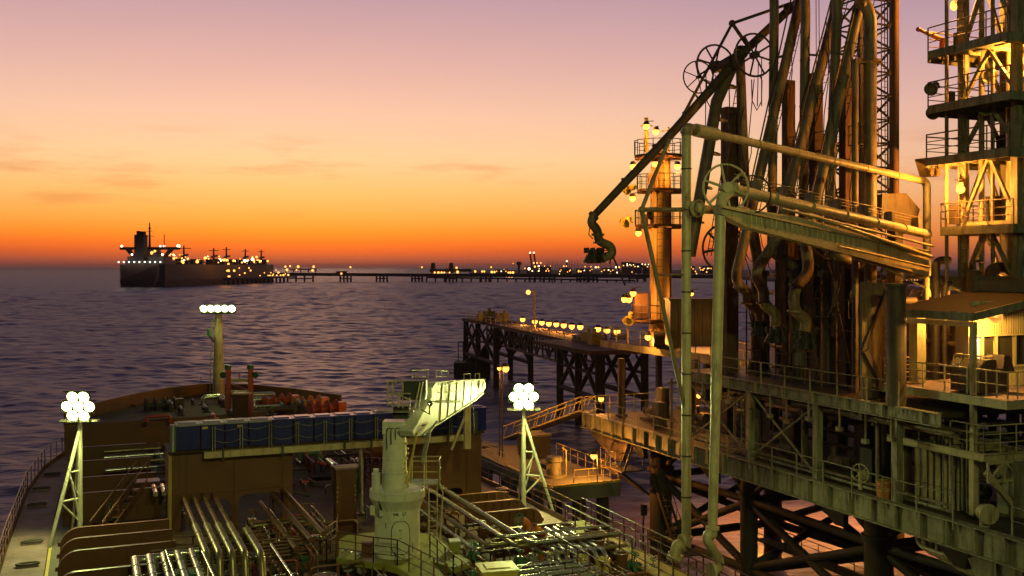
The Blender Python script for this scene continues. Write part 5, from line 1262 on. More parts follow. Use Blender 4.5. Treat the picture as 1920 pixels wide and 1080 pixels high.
for i, y in enumerate((36.8, 38.6, 41, 43.4, 46)):
    t = thing('scaffold_frame', f'thin rusty pole frame standing before the pipe bank, {ORD[i]} from the near end', 'frame', V(33.9, y, UZ), 'pole frames before the pipe bank')
    q = MB(); q.tube([V(33.9, y, UZ), V(33.9, y, 19.3)], .045, 6); q.tube([V(33.9, y + 1.3, UZ), V(33.9, y + 1.3, 19.3)], .045, 6); q.build('poles', RUSTY, t)
    q = MB()
    for z in (15.4, 16.9, 18.4): q.tube([V(33.9, y, z), V(33.9, y + 1.3, z)], .03, 6)
    q.tube([V(33.9, y, UZ + .2), V(33.9, y + 1.3, 18.4)], .035, 6); q.build('braces', RUSTY, t)
t = thing('orange_lit_panel', 'flat wide pale panel with a diagonal strut behind the rightmost stowed arm', 'panel', V(36.2, 36.4, UZ))
a, b = atY(1612, 530, 36.5), atY(1660, 660, 36.5)
q = MB(); q.box(V((a.x + b.x) / 2, 36.5, (a.z + UZ) / 2), (1.35, .15, a.z - UZ)); q.build('panel_plate', ARM, t)
q = MB(); q.bar(V(a.x, 36.35, UZ + 2.2), V(b.x, 36.35, a.z - .3), .14); q.bar(V(a.x + .1, 36.3, UZ + 2.2), V(b.x - .1, 36.3, UZ + .2), .26); q.build('diagonal_strut', ARMD, t)
a = atD(1680, 560, 44); t = thing('thick_riser', 'thick orange-lit pipe left of the control cabin', 'pipe', V(a.x, a.y, UZ))
q = MB(); q.tube([V(a.x, a.y, UZ), V(a.x, a.y, a.z + .6)], .42, 16); q.build('riser_pipe', ARMD, t); q = MB(); q.flange(V(a.x, a.y, a.z + .6), (0, 0, 1), .52, .14); q.build('flanges', ARMD, t)
for i, (px, py) in enumerate(((1585, 690), (1500, 690))):
    a = atZ(px, py + 22, UZ); t = thing('control_box', 'small pale control box on the upper deck ' + ('near the hose reel' if i == 0 else 'left of the pole frames'), 'cabinet', a)
    MB().box(a + V(0, 0, 1.1), (.4, .6, .7)).build('box_body', GREYG, t); MB().bar(a, a + V(0, 0, .8), .08).build('box_stand', ARMD, t)
p_ = atZ(1628, 745, UZ + .02) + V(0.4, 0, 0); t = thing('hose_reel', 'round hose reel standing on the upper deck behind the railing', 'hose reel', p_)
q = MB(); q.torus(p_ + V(0, 0, .48), (1, .25, 0), .36, .07, 24, 8); q.build('hose_coil', BLACK, t); q = MB(); q.wheel(p_ + V(0, 0, .48), (1, .25, 0), .3, .025, 5, .06, .02); q.bar(p_, p_ + V(0, 0, .48), .07); q.build('reel_frame', RED, t)
# machines between the two decks
rnd = random.Random(9)
for i in range(24):
    y = 32.5 + i * 1.25; x = rnd.uniform(33.6, 37)
    kind = i % 3
    if kind == 0:
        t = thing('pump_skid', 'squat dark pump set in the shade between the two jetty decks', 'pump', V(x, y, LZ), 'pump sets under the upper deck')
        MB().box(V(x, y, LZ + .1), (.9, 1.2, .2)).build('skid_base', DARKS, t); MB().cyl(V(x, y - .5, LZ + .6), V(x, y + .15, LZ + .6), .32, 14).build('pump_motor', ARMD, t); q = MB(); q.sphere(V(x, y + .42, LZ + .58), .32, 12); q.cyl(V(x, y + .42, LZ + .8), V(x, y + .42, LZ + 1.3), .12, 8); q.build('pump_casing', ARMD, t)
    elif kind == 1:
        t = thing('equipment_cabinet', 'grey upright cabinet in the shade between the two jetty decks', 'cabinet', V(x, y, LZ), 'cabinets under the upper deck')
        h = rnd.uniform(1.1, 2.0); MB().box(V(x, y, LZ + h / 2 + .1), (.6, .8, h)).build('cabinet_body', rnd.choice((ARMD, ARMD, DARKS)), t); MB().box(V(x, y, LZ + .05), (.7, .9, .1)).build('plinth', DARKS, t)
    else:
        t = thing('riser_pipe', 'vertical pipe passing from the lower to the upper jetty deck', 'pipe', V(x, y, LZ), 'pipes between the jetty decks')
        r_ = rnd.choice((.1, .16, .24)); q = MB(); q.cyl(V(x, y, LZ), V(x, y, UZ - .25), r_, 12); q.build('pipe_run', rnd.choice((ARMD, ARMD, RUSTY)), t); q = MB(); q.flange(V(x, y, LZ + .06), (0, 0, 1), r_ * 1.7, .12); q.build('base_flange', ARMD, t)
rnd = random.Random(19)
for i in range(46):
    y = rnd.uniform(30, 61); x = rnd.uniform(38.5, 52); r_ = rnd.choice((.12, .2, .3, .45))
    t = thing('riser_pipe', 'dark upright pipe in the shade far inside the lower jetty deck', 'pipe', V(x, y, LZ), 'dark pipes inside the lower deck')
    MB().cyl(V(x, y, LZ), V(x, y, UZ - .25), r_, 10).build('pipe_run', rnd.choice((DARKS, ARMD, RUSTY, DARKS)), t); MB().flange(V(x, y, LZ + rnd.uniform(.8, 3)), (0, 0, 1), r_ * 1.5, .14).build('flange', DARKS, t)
for i in range(9):
    x, z = 37.2 + 1.3 * (i % 5), LZ + .6 + .42 * i
    pipe_thing([V(x, 31, z), V(x, 60 - i, z)], .1 + .05 * (i % 3), f'dark pipe running lengthwise between the two jetty decks, {ORD[i]} from the bottom', DARKS, 0, None, 'lengthwise pipes between the jetty decks')
for i in range(6):
    x = 41 + 1.7 * i
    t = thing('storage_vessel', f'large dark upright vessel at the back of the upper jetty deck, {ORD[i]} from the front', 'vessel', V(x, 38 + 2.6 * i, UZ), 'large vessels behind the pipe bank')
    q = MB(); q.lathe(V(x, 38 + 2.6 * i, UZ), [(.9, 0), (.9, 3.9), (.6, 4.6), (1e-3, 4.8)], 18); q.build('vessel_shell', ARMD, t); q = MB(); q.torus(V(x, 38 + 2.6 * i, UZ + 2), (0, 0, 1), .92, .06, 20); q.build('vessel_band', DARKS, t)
p_ = atX(1613, 930, JX + .6); p_.z = LZ; t = thing('wheel_valve', 'big spoked valve handwheel standing on the lower jetty deck', 'valve', p_)
q = MB(); q.wheel(p_ + V(0, 0, .75), (1, .3, 0), .42, .035, 6, .08, .025); q.build('handwheel', CREAM, t); q = MB(); q.cyl(p_, p_ + V(0, 0, .75), .09, 8); q.sphere(p_ + V(.25, 0, .6), .22, 10); q.build('valve_body', CREAM, t)
p_ = atX(1660, 940, JX + .5); p_.z = LZ; t = thing('slatted_drum', 'small orange slatted drum by the edge of the lower jetty deck', 'drum', p_)
q = MB(); q.cyl(p_, p_ + V(0, 0, .72), .36, 18); q.build('drum_body', ORANGE, t)
q = MB(); q.torus(p_ + V(0, 0, .72), (0, 0, 1), .36, .03, 20); q.torus(p_ + V(0, 0, .36), (0, 0, 1), .37, .03, 20); q.build('drum_hoops', YELLOW, t)

# ---------------------------------------------------------------- right-hand tower
TL = [(38.3, 36.2), (41.0, 36.2), (38.3, 33.2), (41.0, 33.2)]
tow = thing('service_tower', 'tall braced steel tower with four railed platforms at the right edge', 'tower', V(39.6, 34.7, UZ))
for x, y in TL: MB().box(V(x, y, (UZ + 38) / 2), (.36, .36, 38 - UZ)).build('tower_leg', GREYG, tow)
q = MB()
lvz = [19.0, 22.0, 25.3, 27.7, 30.2, 34.0, 37.5]
for z0, z1 in zip(lvz[:-1], lvz[1:]):
    for k, ((ax_, ay), (bx_, by)) in enumerate(((TL[0], TL[1]), (TL[2], TL[3]), (TL[0], TL[2]), (TL[1], TL[3]))):
        mx, my = (ax_ + bx_) / 2, (ay + by) / 2
        q.bar(V(ax_, ay, z0 + .2), V(mx, my, z1 - .2), .15); q.bar(V(bx_, by, z0 + .2), V(mx, my, z1 - .2), .15); q.bar(V(ax_, ay, z1), V(bx_, by, z1), .22, .25)
q.build('tower_bracing', GREYG, tow)
def tplat(z, x0, x1, y0, y1, label_part='platform', cut=0.6, railh=1.1):
    poly = [V(x0 + cut, y1, z), V(x0, y1 - cut, z), V(x0, y0, z), V(x1, y0, z), V(x1, y1, z)]
    q = MB(); q.prism(poly, (0, 0, .12)); 
    for a_, b_ in zip(poly, poly[1:] + poly[:1]): q.bar(a_ + V(0, 0, -.12), b_ + V(0, 0, -.12), .06, .32)
    for k in range(4): y = y0 + (y1 - y0) * (k + .5) / 4; q.bar(V(x0, y, z - .1), V(x1, y, z - .1), .08, .2)
    q.build('platform', GREYG, tow)
    q = MB(); q.rail([V(x1, y1, z + .12), V(x0 + cut, y1, z + .12), V(x0, y1 - cut, z + .12), V(x0, y0, z + .12)], h=railh, step=1.2, r=.03, mids=(.36, .68)); q.build('platform_rail', ARM, tow)
tplat(30.15, 36.8, 42.4, 32.4, 37.5); tplat(27.6, 37.0, 42.2, 32.4, 37.7); tplat(25.1, 36.9, 42.4, 32.4, 37.7); tplat(21.8, 37.4, 42.2, 32.6, 37.3)
q = MB()
for z0, z1 in ((UZ, 21.8), (21.8, 25.1), (25.1, 27.6), (27.6, 30.1), (30.1, 36)): q.ladder(V(37.9, 36.0 - .1 * (z0 % 3), z0), V(37.9, 36.0 - .1 * (z0 % 3), z1), (1, 0, 0), .4)
q.build('ladder', ARMD, tow)
q = MB(); q.tube([V(39.6, 34.4, UZ), V(39.6, 34.4, 38)], .4, 16); q.build('central_pipe', CREAM, tow)
q = MB(); [MB().tube([V(x_, y_, z_), V(x_, y_, 38)], r_, 8).build('tower_pipe', ARM, tow) for x_, y_, z_, r_ in ((38.8, 35.6, UZ, .13), (38.4, 34.6, 19, .09), (37.7, 36.6, 18, .06), (37.5, 36.5, 18, .05), (40.2, 35.2, 19, .1))]
for c_, d_ in ((V(38.4, 36.5, 30.9), (.5, .35, .6)), (V(40.2, 35.0, 25.75), (1.4, .8, .9)), (V(38.0, 36.7, 28.1), (.3, .3, .6)), (V(40.0, 36.0, 22.8), (.5, .5, 1.2)), (V(38.0, 36.4, 22.5), (.4, .4, .9)), (V(40.6, 35.5, 28.2), (.7, .5, .8))): MB().box(c_, d_).build('equipment_box', DARKS, tow)
q = MB(); q.prism([atY(1735, 296, 37.9), atY(1765, 296, 37.9), atY(1765, 330, 37.9), atY(1745, 330, 37.9)], (0, .7, 0)); q.build('hopper', ARM, tow)
# fire monitor nozzle
fm_ = atY(1765, 84, 37.2); t = thing('fire_monitor', 'orange-lit fire water nozzle aimed left from the upper tower platform', 'fire monitor', fm_)
a = atY(1722, 55, 37.2); q = MB(); q.tube([a, atY(1760, 72, 37.2)], [.07, .12], 10); q.flange(a, (1, 0, -.3), .11, .12); q.tube(fillet([atY(1760, 72, 37.2), atY(1767, 74, 37.2), fm_ - V(0, 0, .3)], .2), .12, 10); q.build('monitor_barrel', ORANGE, t); q = MB(); q.flange(fm_ - V(0, 0, .25), (0, 0, 1), .2, .1); q.build('monitor_base', ORANGE, t)
def horn(c, d, label, sc=1.0, mat=GREYG, arm=None, cat='loudspeaker', nm='flood_horn'):
    c = Vector(c); d = Vector(d).normalized(); t = thing(nm, label, cat, c, 'bell-shaped horns')
    MB().lathe(c, [(.05 * sc, -.62 * sc), (.16 * sc, -.58 * sc), (.17 * sc, -.25 * sc), (.2 * sc, -.15 * sc), (.31 * sc, .05 * sc), (.33 * sc, .12 * sc), (.29 * sc, .12 * sc), (.16 * sc, -.1 * sc), (1e-3, -.12 * sc)], 18, d).build('horn_bell', mat, t)
    q = MB(); q.tube([c - d * .4 * sc, c - d * .4 * sc + V(.05, 0, -.1), Vector(arm) if arm else c - d * .9 * sc + V(.1, 0, -.2)], .04 * sc, 6); q.box(c - d * .45 * sc, (.16 * sc, .4 * sc, .16 * sc)); q.build('horn_bracket', DARKS, t)
    return t
horn(atY(1747, 166, 37.3), (-.8, -.35, -.45), 'bell-shaped floodlight horn, upper one at the left of the second tower platform', 1.0)
horn(atY(1750, 211, 37.3), (-.8, -.35, -.45), 'bell-shaped floodlight horn, lower one at the left of the second tower platform', 1.0)
horn(atY(1856, 142, 35.2), (-.8, -.4, -.3), 'bell-shaped floodlight horn at the middle of the second tower platform', 1.1)
horn(atY(1850, 200, 34.6), (-.75, -.6, -.25), 'large bell-shaped horn under the rail of the second tower platform', 1.2)
# deep beam under the tower
t = thing('deep_beam', 'deep stained concrete beam under the service tower above the cabin roof', 'beam', V(38, 34.2, 18.9))
q = MB(); q.box(V(38.05, 34.2, 19.22), (.5, 7.2, .72)); q.build('beam_body', CONC, t)
q = MB(); q.box(V(37.76, 34.2, 19.54), (.1, 7.2, .08)); q.build('beam_lip', CONC, t)

# ---------------------------------------------------------------- control cabin
cab = thing('control_cabin', 'yellow-lit corrugated control cabin under a dark sloping roof', 'cabin', V(35, 32, 14.8))
RX = 33.2
fl, fr = atX(1669, 582, RX), atX(1826, 594, RX); zr = 18.05
ya, yb = fl.y, fr.y
q = MB(); rf = [V(RX, ya, zr), V(RX, yb, zr), V(RX + 4.6, yb, zr + .75), V(RX + 4.6, ya, zr + .75)]
q.prism(rf, (0, 0, .1)); q.build('roof', ROOFM, cab)
q = MB(); q.box(V(RX - .04, (ya + yb) / 2, zr - .08), (.06, ya - yb + .1, .34)); q.prism([V(RX, yb - .03, zr + .1), V(RX, yb - .03, zr - .22), V(RX + 4.6, yb - .03, zr + .53), V(RX + 4.6, yb - .03, zr + .86)], (0, -.06, 0)); q.build('fascia', GREYG, cab)
q = MB(); q.box(V(RX + .25, (ya + yb) / 2, zr - .4), (.16, ya - yb - .3, .22)); q.build('eaves_beam', CREAM, cab)
FZ = 14.82
for y in (ya - .5, yb + .12):
    MB().box(V(RX + .1, y, (FZ - 2.4 + zr) / 2 - .2), (.2, .2, zr - FZ + 2.0)).build('post', CREAM, cab)
MB().box(V(RX + 3.9, ya - .6, (FZ + zr) / 2 + .2), (.2, .2, zr - FZ + .6)).build('post', CREAM, cab)
MB().box(V(RX + 1.2, ya - .4, (FZ + zr) / 2), (.5, .5, zr - FZ)).build('post', CREAM, cab)
q = MB(); q.box(V(RX + 2.2, (ya + yb) / 2 - .6, FZ - .12), (4.6, ya - yb + 2.2, .1)); q.build('cabin_floor', WALK, cab)
q = MB(); q.box(V(RX - .12, (ya + yb) / 2 - .6, FZ - .22), (.06, ya - yb + 2.3, .36)); q.box(V(RX + 2.2, yb - 1.72, FZ - .22), (4.6, .06, .36)); q.build('floor_edge', CREAM, cab)
# cabin wall with windows (faces the camera side)
WY = yb + 1.2
wx0 = RX + 1.15
q = MB()
def wl(px, py): return atY(px, py, WY)
zt_, zw1, zw0 = zr + .5, wl(1840, 628).z, wl(1840, 690).z
n3 = 26
for i in range(n3):
    x0 = wx0 + i * .14; q.box(V(x0 + .07, WY, (zt_ + zw1) / 2), (.10, .10, zt_ - zw1)); q.box(V(x0 + .07, WY + .04, (zt_ + zw1) / 2), (.14, .06, zt_ - zw1)); q.box(V(x0 + .07, WY, (FZ + zw0) / 2), (.10, .10, zw0 - FZ)); q.box(V(x0 + .07, WY + .04, (FZ + zw0) / 2), (.14, .06, zw0 - FZ))
q.box(V(wx0 + n3 * .07, WY + .06, (FZ + zt_) / 2), (n3 * .14, .02, zt_ - FZ)); q.build('cabin_wall', CLAD, cab)
xs_ = [wx0, wx0 + .5, wx0 + .62, wx0 + 1.3, wx0 + 1.42, wx0 + 2.4, wx0 + 2.5, wx0 + 3.6]
for k in range(4):
    a_, b_ = xs_[2 * k], xs_[2 * k + 1]
    f_ = MB(); zc = (zw1 + zw0) / 2; hh = zw1 - zw0
    f_.box(V(a_ - .03, WY - .03, zc), (.06, .12, hh)); f_.box(V(b_ + .03, WY - .03, zc), (.06, .12, hh)); f_.box(V((a_ + b_) / 2, WY - .03, zw1 - .03), (b_ - a_, .12, .06)); f_.box(V((a_ + b_) / 2, WY - .03, zw0 + .03), (b_ - a_, .12, .06))
    w2 = f_.build('window', CLAD, cab)
    MB().box(V((a_ + b_) / 2, WY + .05, zc), (b_ - a_, .02, hh - .12)).build('pane', LITWIN if k == 0 else GLASS_D, w2)
q = MB(); q.box(V(wx0 - .05, WY + .4, (FZ + zt_) / 2 - .2), (.1, .7, zt_ - FZ - .5)); q.build('side_wall', CLAD, cab)
# railings, console, horn, lamps
t = thing('cabin_railing', 'warm-lit tubular railing round the left part of the cabin platform', 'railing', V(RX, ya, FZ))
q = MB(); q.rail([V(RX + 1.6, ya + .4, FZ), V(RX - .05, ya + .4, FZ), V(RX - .05, yb + .3, FZ)], h=1.05, step=1.1, r=.03, mids=(.36, .68)); q.build('rail_tubes', CREAM, t)
t = thing('cabin_railing', 'tubular railing in front of the cabin windows at the right edge', 'railing', V(RX + .3, yb - 1.6, FZ))
q = MB(); q.rail([V(RX + .0, yb - .1, FZ), V(RX + .0, yb - 1.65, FZ), V(RX + 4.2, yb - 1.65, FZ)], h=1.05, step=.55, r=.028, mids=(.5,)); q.build('rail_tubes', CREAM, t)
c = V(RX + .9, yb + .9, FZ); t = thing('control_console', 'slanted control console with a hooped guard in front of the cabin', 'console', c)
q = MB(); q.box(c + V(0, 0, .5), (.9, 1.5, 1.0)); q.prism([c + V(-.5, -.8, 1.0), c + V(.5, -.8, 1.0), c + V(.45, -.8, 1.35), c + V(-.1, -.8, 1.35)], (0, 1.6, 0)); q.build('console_body', DARKS, t)
q = MB()
for k in range(4): y = c.y - .7 + k * .45; q.tube([V(c.x - .5, y, FZ + 1.05), V(c.x - .3, y, FZ + 1.5), V(c.x + .3, y, FZ + 1.5), V(c.x + .5, y, FZ + 1.1)], .03, 6)
q.tube([V(c.x - .3, c.y - .7, FZ + 1.5), V(c.x - .3, c.y + .65, FZ + 1.5)], .03, 6); q.build('console_hoops', CREAM, t)
q = MB(); q.prism([c + V(.6, -1.0, 1.0), c + V(1.3, -1.0, .8), c + V(1.0, -1.0, 1.5), c + V(.7, -1.0, 1.55)], (0, .9, 0)); q.box(c + V(.9, -.5, .4), (.5, .5, .8)); q.build('console_desk', DARKS, t)
horn(V(wx0 + .75, WY - .55, zr - .62 + .55) , (-.75, -.6, -.35), 'bell-shaped horn hung on the yellow cabin wall', .95, DARKS, arm=(wx0 + 1.5, WY - .03, zr - .1))
a = V(wx0 + .1, WY - .55, zr - .30); t = thing('cabin_lamp', 'glowing bulkhead lamp under the cabin eaves', 'lamp', a, 'amber sodium lamps of the jetty')
MB().box(a + V(0, 0, .12), (.26, .3, .08)).build('lamp_base', DARKS, t); MB().sphere(a, .09, 10).build('globe', SOD, t); point_light(a - V(.0, .2, .16), t, 800, (1.0, .5, .09), .08)
a = V(RX + 1.9, ya - 1.3, zr - .05); t = thing('cabin_lamp', 'lamp under the roof lighting the left end of the cabin platform', 'lamp', a, 'amber sodium lamps of the jetty')
MB().box(a + V(0, 0, .12), (.9, .2, .08)).build('lamp_base', DARKS, t); MB().box(a, (.8, .12, .06)).build('tube_lamp', SOD, t); point_light(a - V(0, 0, .16), t, 700, (1.0, .5, .09), .1)
# frames, beams and pipes under the cabin
fr_ = thing('cabin_support_frame', 'pale steel frame with trusses carrying the cabin platform over the lower deck', 'frame', V(RX, 32, LZ))
q = MB(); z = 12.35
q.ibeam(V(RX - .1, ya, z), V(RX - .1, yb - .6, z), .2, .3); q.ibeam(V(RX + 2.4, ya, z), V(RX + 2.4, yb - .6, z), .2, .3)
for k in range(4): y = yb - .6 + (ya - yb + .6) * k / 3; q.ibeam(V(RX, y, z - .004), V(RX + 2.4, y, z - .004), .16, .26)
q.ibeam(V(RX - .1, yb - .6, z), V(RX + 5, yb - .9, z - .02), .22, .32); q.truss(V(RX, yb - .7, z - .2), V(RX + 5, yb - 1.0, z - .2), .75, 6, .12)
q.build('frame_beams', CREAM, fr_)
q = MB(); q.rail([V(RX, ya, z + .15), V(RX, yb - .5, z + .15), V(RX + 5, yb - .8, z + .15)], h=1.1, step=.9, r=.026, mids=(.36, .68)); q.build('frame_rail', CREAM, fr_)
for x, y in ((RX + .1, ya - .5), (RX + .9, ya - 2.0), (RX + .1, yb + .12), (RX + 2.4, yb - .3), (RX + 2.3, ya - 1.5)):
    MB().box(V(x, y, (LZ + z) / 2), (.24, .24, z - LZ - .1)).build('frame_post', CREAM, fr_)
q = MB(); q.bar(V(RX, yb - .6, z - .6), V(RX + 1.6, yb - .8, LZ + .2), .2); q.bar(V(RX + 2.4, yb - .3, LZ + .1), V(RX + .3, yb + .1, z - .3), .16); q.build('frame_diagonal', CREAM, fr_)
for i, (x, y, h, w2, d2) in enumerate(((35.6, 30.2, 2.2, 2.4, 1.2), (37.2, 28.2, 2.0, 2.0, 1.2), (34.4, 32.6, 1.2, .8, 1.0))):
    t = thing('equipment_skid', ['large stained grey-green tank box on the lower deck at the right edge', 'second grey-green tank box at the extreme right edge', 'low grey-green box beside the cabin frame'][i], 'tank', V(x, y, LZ))
    q = MB(); q.box(V(x, y, LZ + h / 2 + .15), (w2, d2, h)); q.build('tank_body', GREYG, t)
    q = MB(); q.box(V(x, y, LZ + .07), (w2 + .1, d2 + .1, .14)); q.build('skid_base', DARKS, t)
    q = MB()
    for k in range(4): q.box(V(x - w2 / 2 + w2 * (k + .5) / 4, y - d2 / 2 - .03, LZ + h / 2 + .15), (.08, .06, h - .1))
    q.build('tank_ribs', GREYG, t)
for i in range(7):
    o_ = i * .24
    pipe_thing([V(32.9 + o_ * .6, 33.6 - o_, LZ + 2.4), V(32.9 + o_ * .6, 33.6 - o_, 8.0 - .12 * i), V(32.9 + o_ * .6, 29.0, 8.0 - .12 * i), V(36, 28.6, 8.0 - .12 * i)], .10 + .03 * (i % 2), f'cream pipe bending below the lower deck at bottom right, {ORD[i]} of the bundle', CREAM, 1.2, ARM, 'cream pipes bending below the lower deck', rad=.5)
for i in range(8):
    y = 33.9 - i * .42
    pipe_thing([V(33.4 + .12 * (i % 3), y, LZ + .05), V(33.4 + .12 * (i % 3), y, 12.2 + (i % 4) * .45), V(35.6, y, 12.2 + (i % 4) * .45)], .05 + .02 * (i % 3), f'thin upright pipe under the cabin platform, {ORD[i]} from the left', GREYG, .9, ARM, 'thin upright pipes under the cabin', rad=.3)
p_ = atX(1846, 968, JX + .5); t = thing('pipe_stub_valve', 'round pale valve body on the lower deck edge at the right', 'valve', V(p_.x, p_.y, LZ))
q = MB(); q.sphere(V(p_.x, p_.y, LZ + .55), .34, 14); q.cyl(V(p_.x, p_.y, LZ), V(p_.x, p_.y, LZ + .4), .2, 12); q.build('valve_body', CREAM, t); q = MB(); q.flange(V(p_.x - .1, p_.y - .3, LZ + .55), (.3, 1, 0), .4, .1); q.build('flanges', CREAM, t)
t = thing('lower_sponson', 'sloping grey-green box girder below the lower deck at the bottom right', 'girder', V(33, 27.5, 8))
q = MB(); q.prism([V(JX + .3, 30.5, LZ - 1.1), V(JX + .3, 29.3, LZ - 3.2), V(JX + .3, 26, LZ - 3.2), V(JX + .3, 24, LZ - 1.1)], (3, 0, 0)); q.build('girder_box', GREYG, t)
q = MB(); q.box(V(JX + .24, 27.7, LZ - 2.0), (.1, .1, 1.8)); q.box(V(JX + .24, 28.9, LZ - 2.0), (.1, .1, 1.6)); q.build('girder_ribs', GREYG, t)
jrail(V(JX + .3, 28.2, LZ + .05), (JX + .3, 22, LZ + .05), 'railing on the lower deck edge at the bottom right corner', mids=(.5,))
# ---------------------------------------------------------------- lit column tower beyond the arms
TX, TY = 40.0, 66.7
TD = CF.dot(V(TX, TY, 0))
def tz(py): return CAMZ - (py - 501) / FPX * TD
tb = V(TX, TY, UZ)
t = thing('column_tower', 'round yellow column tower with ringed railed platforms, lit by many amber lamps', 'tower', tb)
q = MB(); q.tube([tb, V(TX, TY, tz(360)), V(TX, TY, tz(300))], [.86, .8, .7], 24); q.build('column', paint('column_paint', (0.30, 0.19, 0.05), 0.5, rust=0.4), t)
q = MB(); q.tube([V(TX - .1, TY - .2, tz(300)), V(TX - .1, TY - .2, tz(285))], .5, 14); q.build('column_top', MATS['column_paint'], t)
def side(px, D=TD): return (px - 960) / FPX * D
for py, hw, dcx, lab in ((293, 1.9, -.1, 1), (357, 1.8, 0, 2), (423, 1.85, -.1, 3), (600, 1.9, -.3, 4)):
    z = tz(py); c = V(TX, TY, z) + CR * dcx
    q = MB(); q.lathe(c, [(.7, -.1), (hw, -.1), (hw, .06), (.7, .06)], 20)
    for k in range(8): a = k * math.pi / 4; q.bar(c + V(math.cos(a) * .6, math.sin(a) * .6, -.2), c + V(math.cos(a) * hw, math.sin(a) * hw, -.16), .08, .14)
    q.build('ring_platform', ORANGE if False else RUSTY, t)
    q = MB(); ring = [c + V(math.cos(a) * hw, math.sin(a) * hw, .06) for a in [2 * math.pi * k / 16 for k in range(17)]]
    q.rail(ring, h=1.1, step=1.0, r=.03, mids=(.5,)); q.build('ring_rail', DARKS, t)
q = MB(); c = V(TX, TY, tz(285)) - CR * 1.1; q.tube([c, c + V(0, 0, 2.6)], .16, 8); q.box(c + V(0, 0, 2.0), (.9, .1, .1), -YAW); q.tube([c + CR * 1.7, c + CR * 1.7 + V(0, 0, 1.9)], .08, 8); q.box(c + CR * 1.7 + V(0, 0, 1.6), (1.2, .1, .08), -YAW); q.build('lamp_masts', YELLOW, t)
q = MB(); q.ladder(tb - CF * 1.0 - CR * .2, V(TX, TY, tz(300)) - CF * 1.0 - CR * .2, CR, .45, .035, .5); q.tube([tb + CR * .75 - CF * .6, V(TX, TY, tz(300)) + CR * .6 - CF * .5], .07, 6); q.build('ladder', RUSTY, t)
for c_, d_ in ((tb - CR * 1.5 + V(0, 0, 3.1), (1.0, .8, 1.9)), (V(TX, TY, tz(340)) - CR * .8 - CF * .5, (.5, .4, 1.1)), (V(TX, TY, tz(415)) - CR * 1.3 - CF * .5, (.5, .4, 1.0))): MB().box(c_, d_, -YAW).build('equipment_box', RUSTY, t)
for px, py, d, lab in ((1177, 355, (-.9, -.2, -.3), 'horn on the left of the column tower at its second platform'), (1173, 417, (-.8, -.5, -.5), 'horn far left of the column tower at its third platform'), (1305, 424, (.8, -.4, -.4), 'horn on the right of the column tower at its third platform'), (1222, 402, (-.3, -.9, -.2), 'dark horn on the front of the column tower third platform'), (1178, 600, (-.6, -.5, -.6), 'horn at the left of the lowest ring of the column tower')):
    c = atD(px, py, TD - .5); horn(c, d, lab, 1.3, YELLOW if px < 1200 else DARKS, arm=c * .8 + V(TX, TY, c.z) * .2)
lamps = [(1212, 237, 500, 'topmost amber lamp of the column tower'), (1230, 247, 500, 'second topmost amber lamp of the column tower, right of the first'), (1187, 312, 500, 'amber lamp at the left under the top ring of the column tower'), (1228, 307, 800, 'amber lamp in the middle under the top ring of the column tower'), (1270, 312, 500, 'amber lamp at the right under the top ring of the column tower'),
         (1186, 372, 500, 'amber lamp at the left under the second ring of the column tower'), (1197, 437, 700, 'amber lamp at the left under the third ring of the column tower'), (1187, 550, 700, 'upper of the clustered amber lamps left of the column tower foot'), (1171, 561, 600, 'lower left of the clustered amber lamps at the column tower foot'), (1179, 562, 0, 'lower right of the clustered amber lamps at the column tower foot'),
         (1215, 632, 700, 'amber lamp low at the left of the column tower base'), (1272, 617, 600, 'amber lamp just right of the column tower base')]
for px, py, pw, lab in lamps:
    c = atD(px, py, TD - 1.3); inner = V(TX, TY, c.z + .6)
    dirn = (inner - c); dirn.z = 0
    sodium(c, lab, pw * .85, .24, arm=c + dirn.normalized() * min(.9, max(.3, dirn.length - .7)) + V(0, 0, .5), light_off=dirn.normalized() * -.1 + V(0, 0, -.36))
t = thing('sump_tank', 'dark round horizontal tank at the foot of the column tower', 'tank', tb - CF * 2.6); q = MB(); c = tb - CF * 2.2 + V(0, 0, .7); q.cyl(c - CR * .9, c + CR * .9, .6, 16); q.build('tank_shell', DARKS, t); MB().box(c - V(0, 0, .6), (1.4, .8, .2), -YAW).build('tank_saddle', DARKS, t)
t = thing('switch_house', 'yellow-lit narrow electrical hut behind the foot of the column tower', 'hut', tb + CR * .9)
c = tb + CR * .75 - CF * 1.3; q = MB(); q.box(c + V(0, 0, 1.2), (.85, .8, 2.4), -YAW); q.build('hut_body', CLAD, t); MB().box(c + V(0, 0, 2.45), (1.0, .95, .1), -YAW).build('hut_roof', DARKS, t)
a = atD(1297, 790, 64)
t = thing('deck_house', 'dark boxy shed with ribbed walls beyond the two long vertical pipes', 'shed', V(41, 57, UZ))
a, b = atD(1258, 562, 70), atD(1338, 640, 70); q = MB(); q.box(V((a.x + b.x) / 2, (a.y + b.y) / 2, (a.z + UZ) / 2 + .3), (3.4, 2.2, a.z - UZ - .6), -YAW)
for k in range(7): q.box(V((a.x + b.x) / 2, (a.y + b.y) / 2, (a.z + UZ) / 2 + .3) + CR * (k - 3) * .55 - CF * 1.12, (.1, .08, a.z - UZ - .8), -YAW)
q.build('shed_body', BLACK, t)
q = MB(); q.box(V((a.x + b.x) / 2, (a.y + b.y) / 2, a.z + .05), (3.6, 2.5, .12), -YAW); 
q.build('shed_roof', BLACK, t)
for k in range(6): pass
for px, py, D_2, pw, lab in ((1297, 551, 76, 200, 'small amber lamp just right of the left vertical arm pipe'), (1310, 742, 66, 150, 'tiny amber lamp between the decks behind the two vertical pipes')):
    sodium(atD(px, py, D_2), lab, pw, .15, arm=atD(px + 12, py - 8, D_2 + .5))
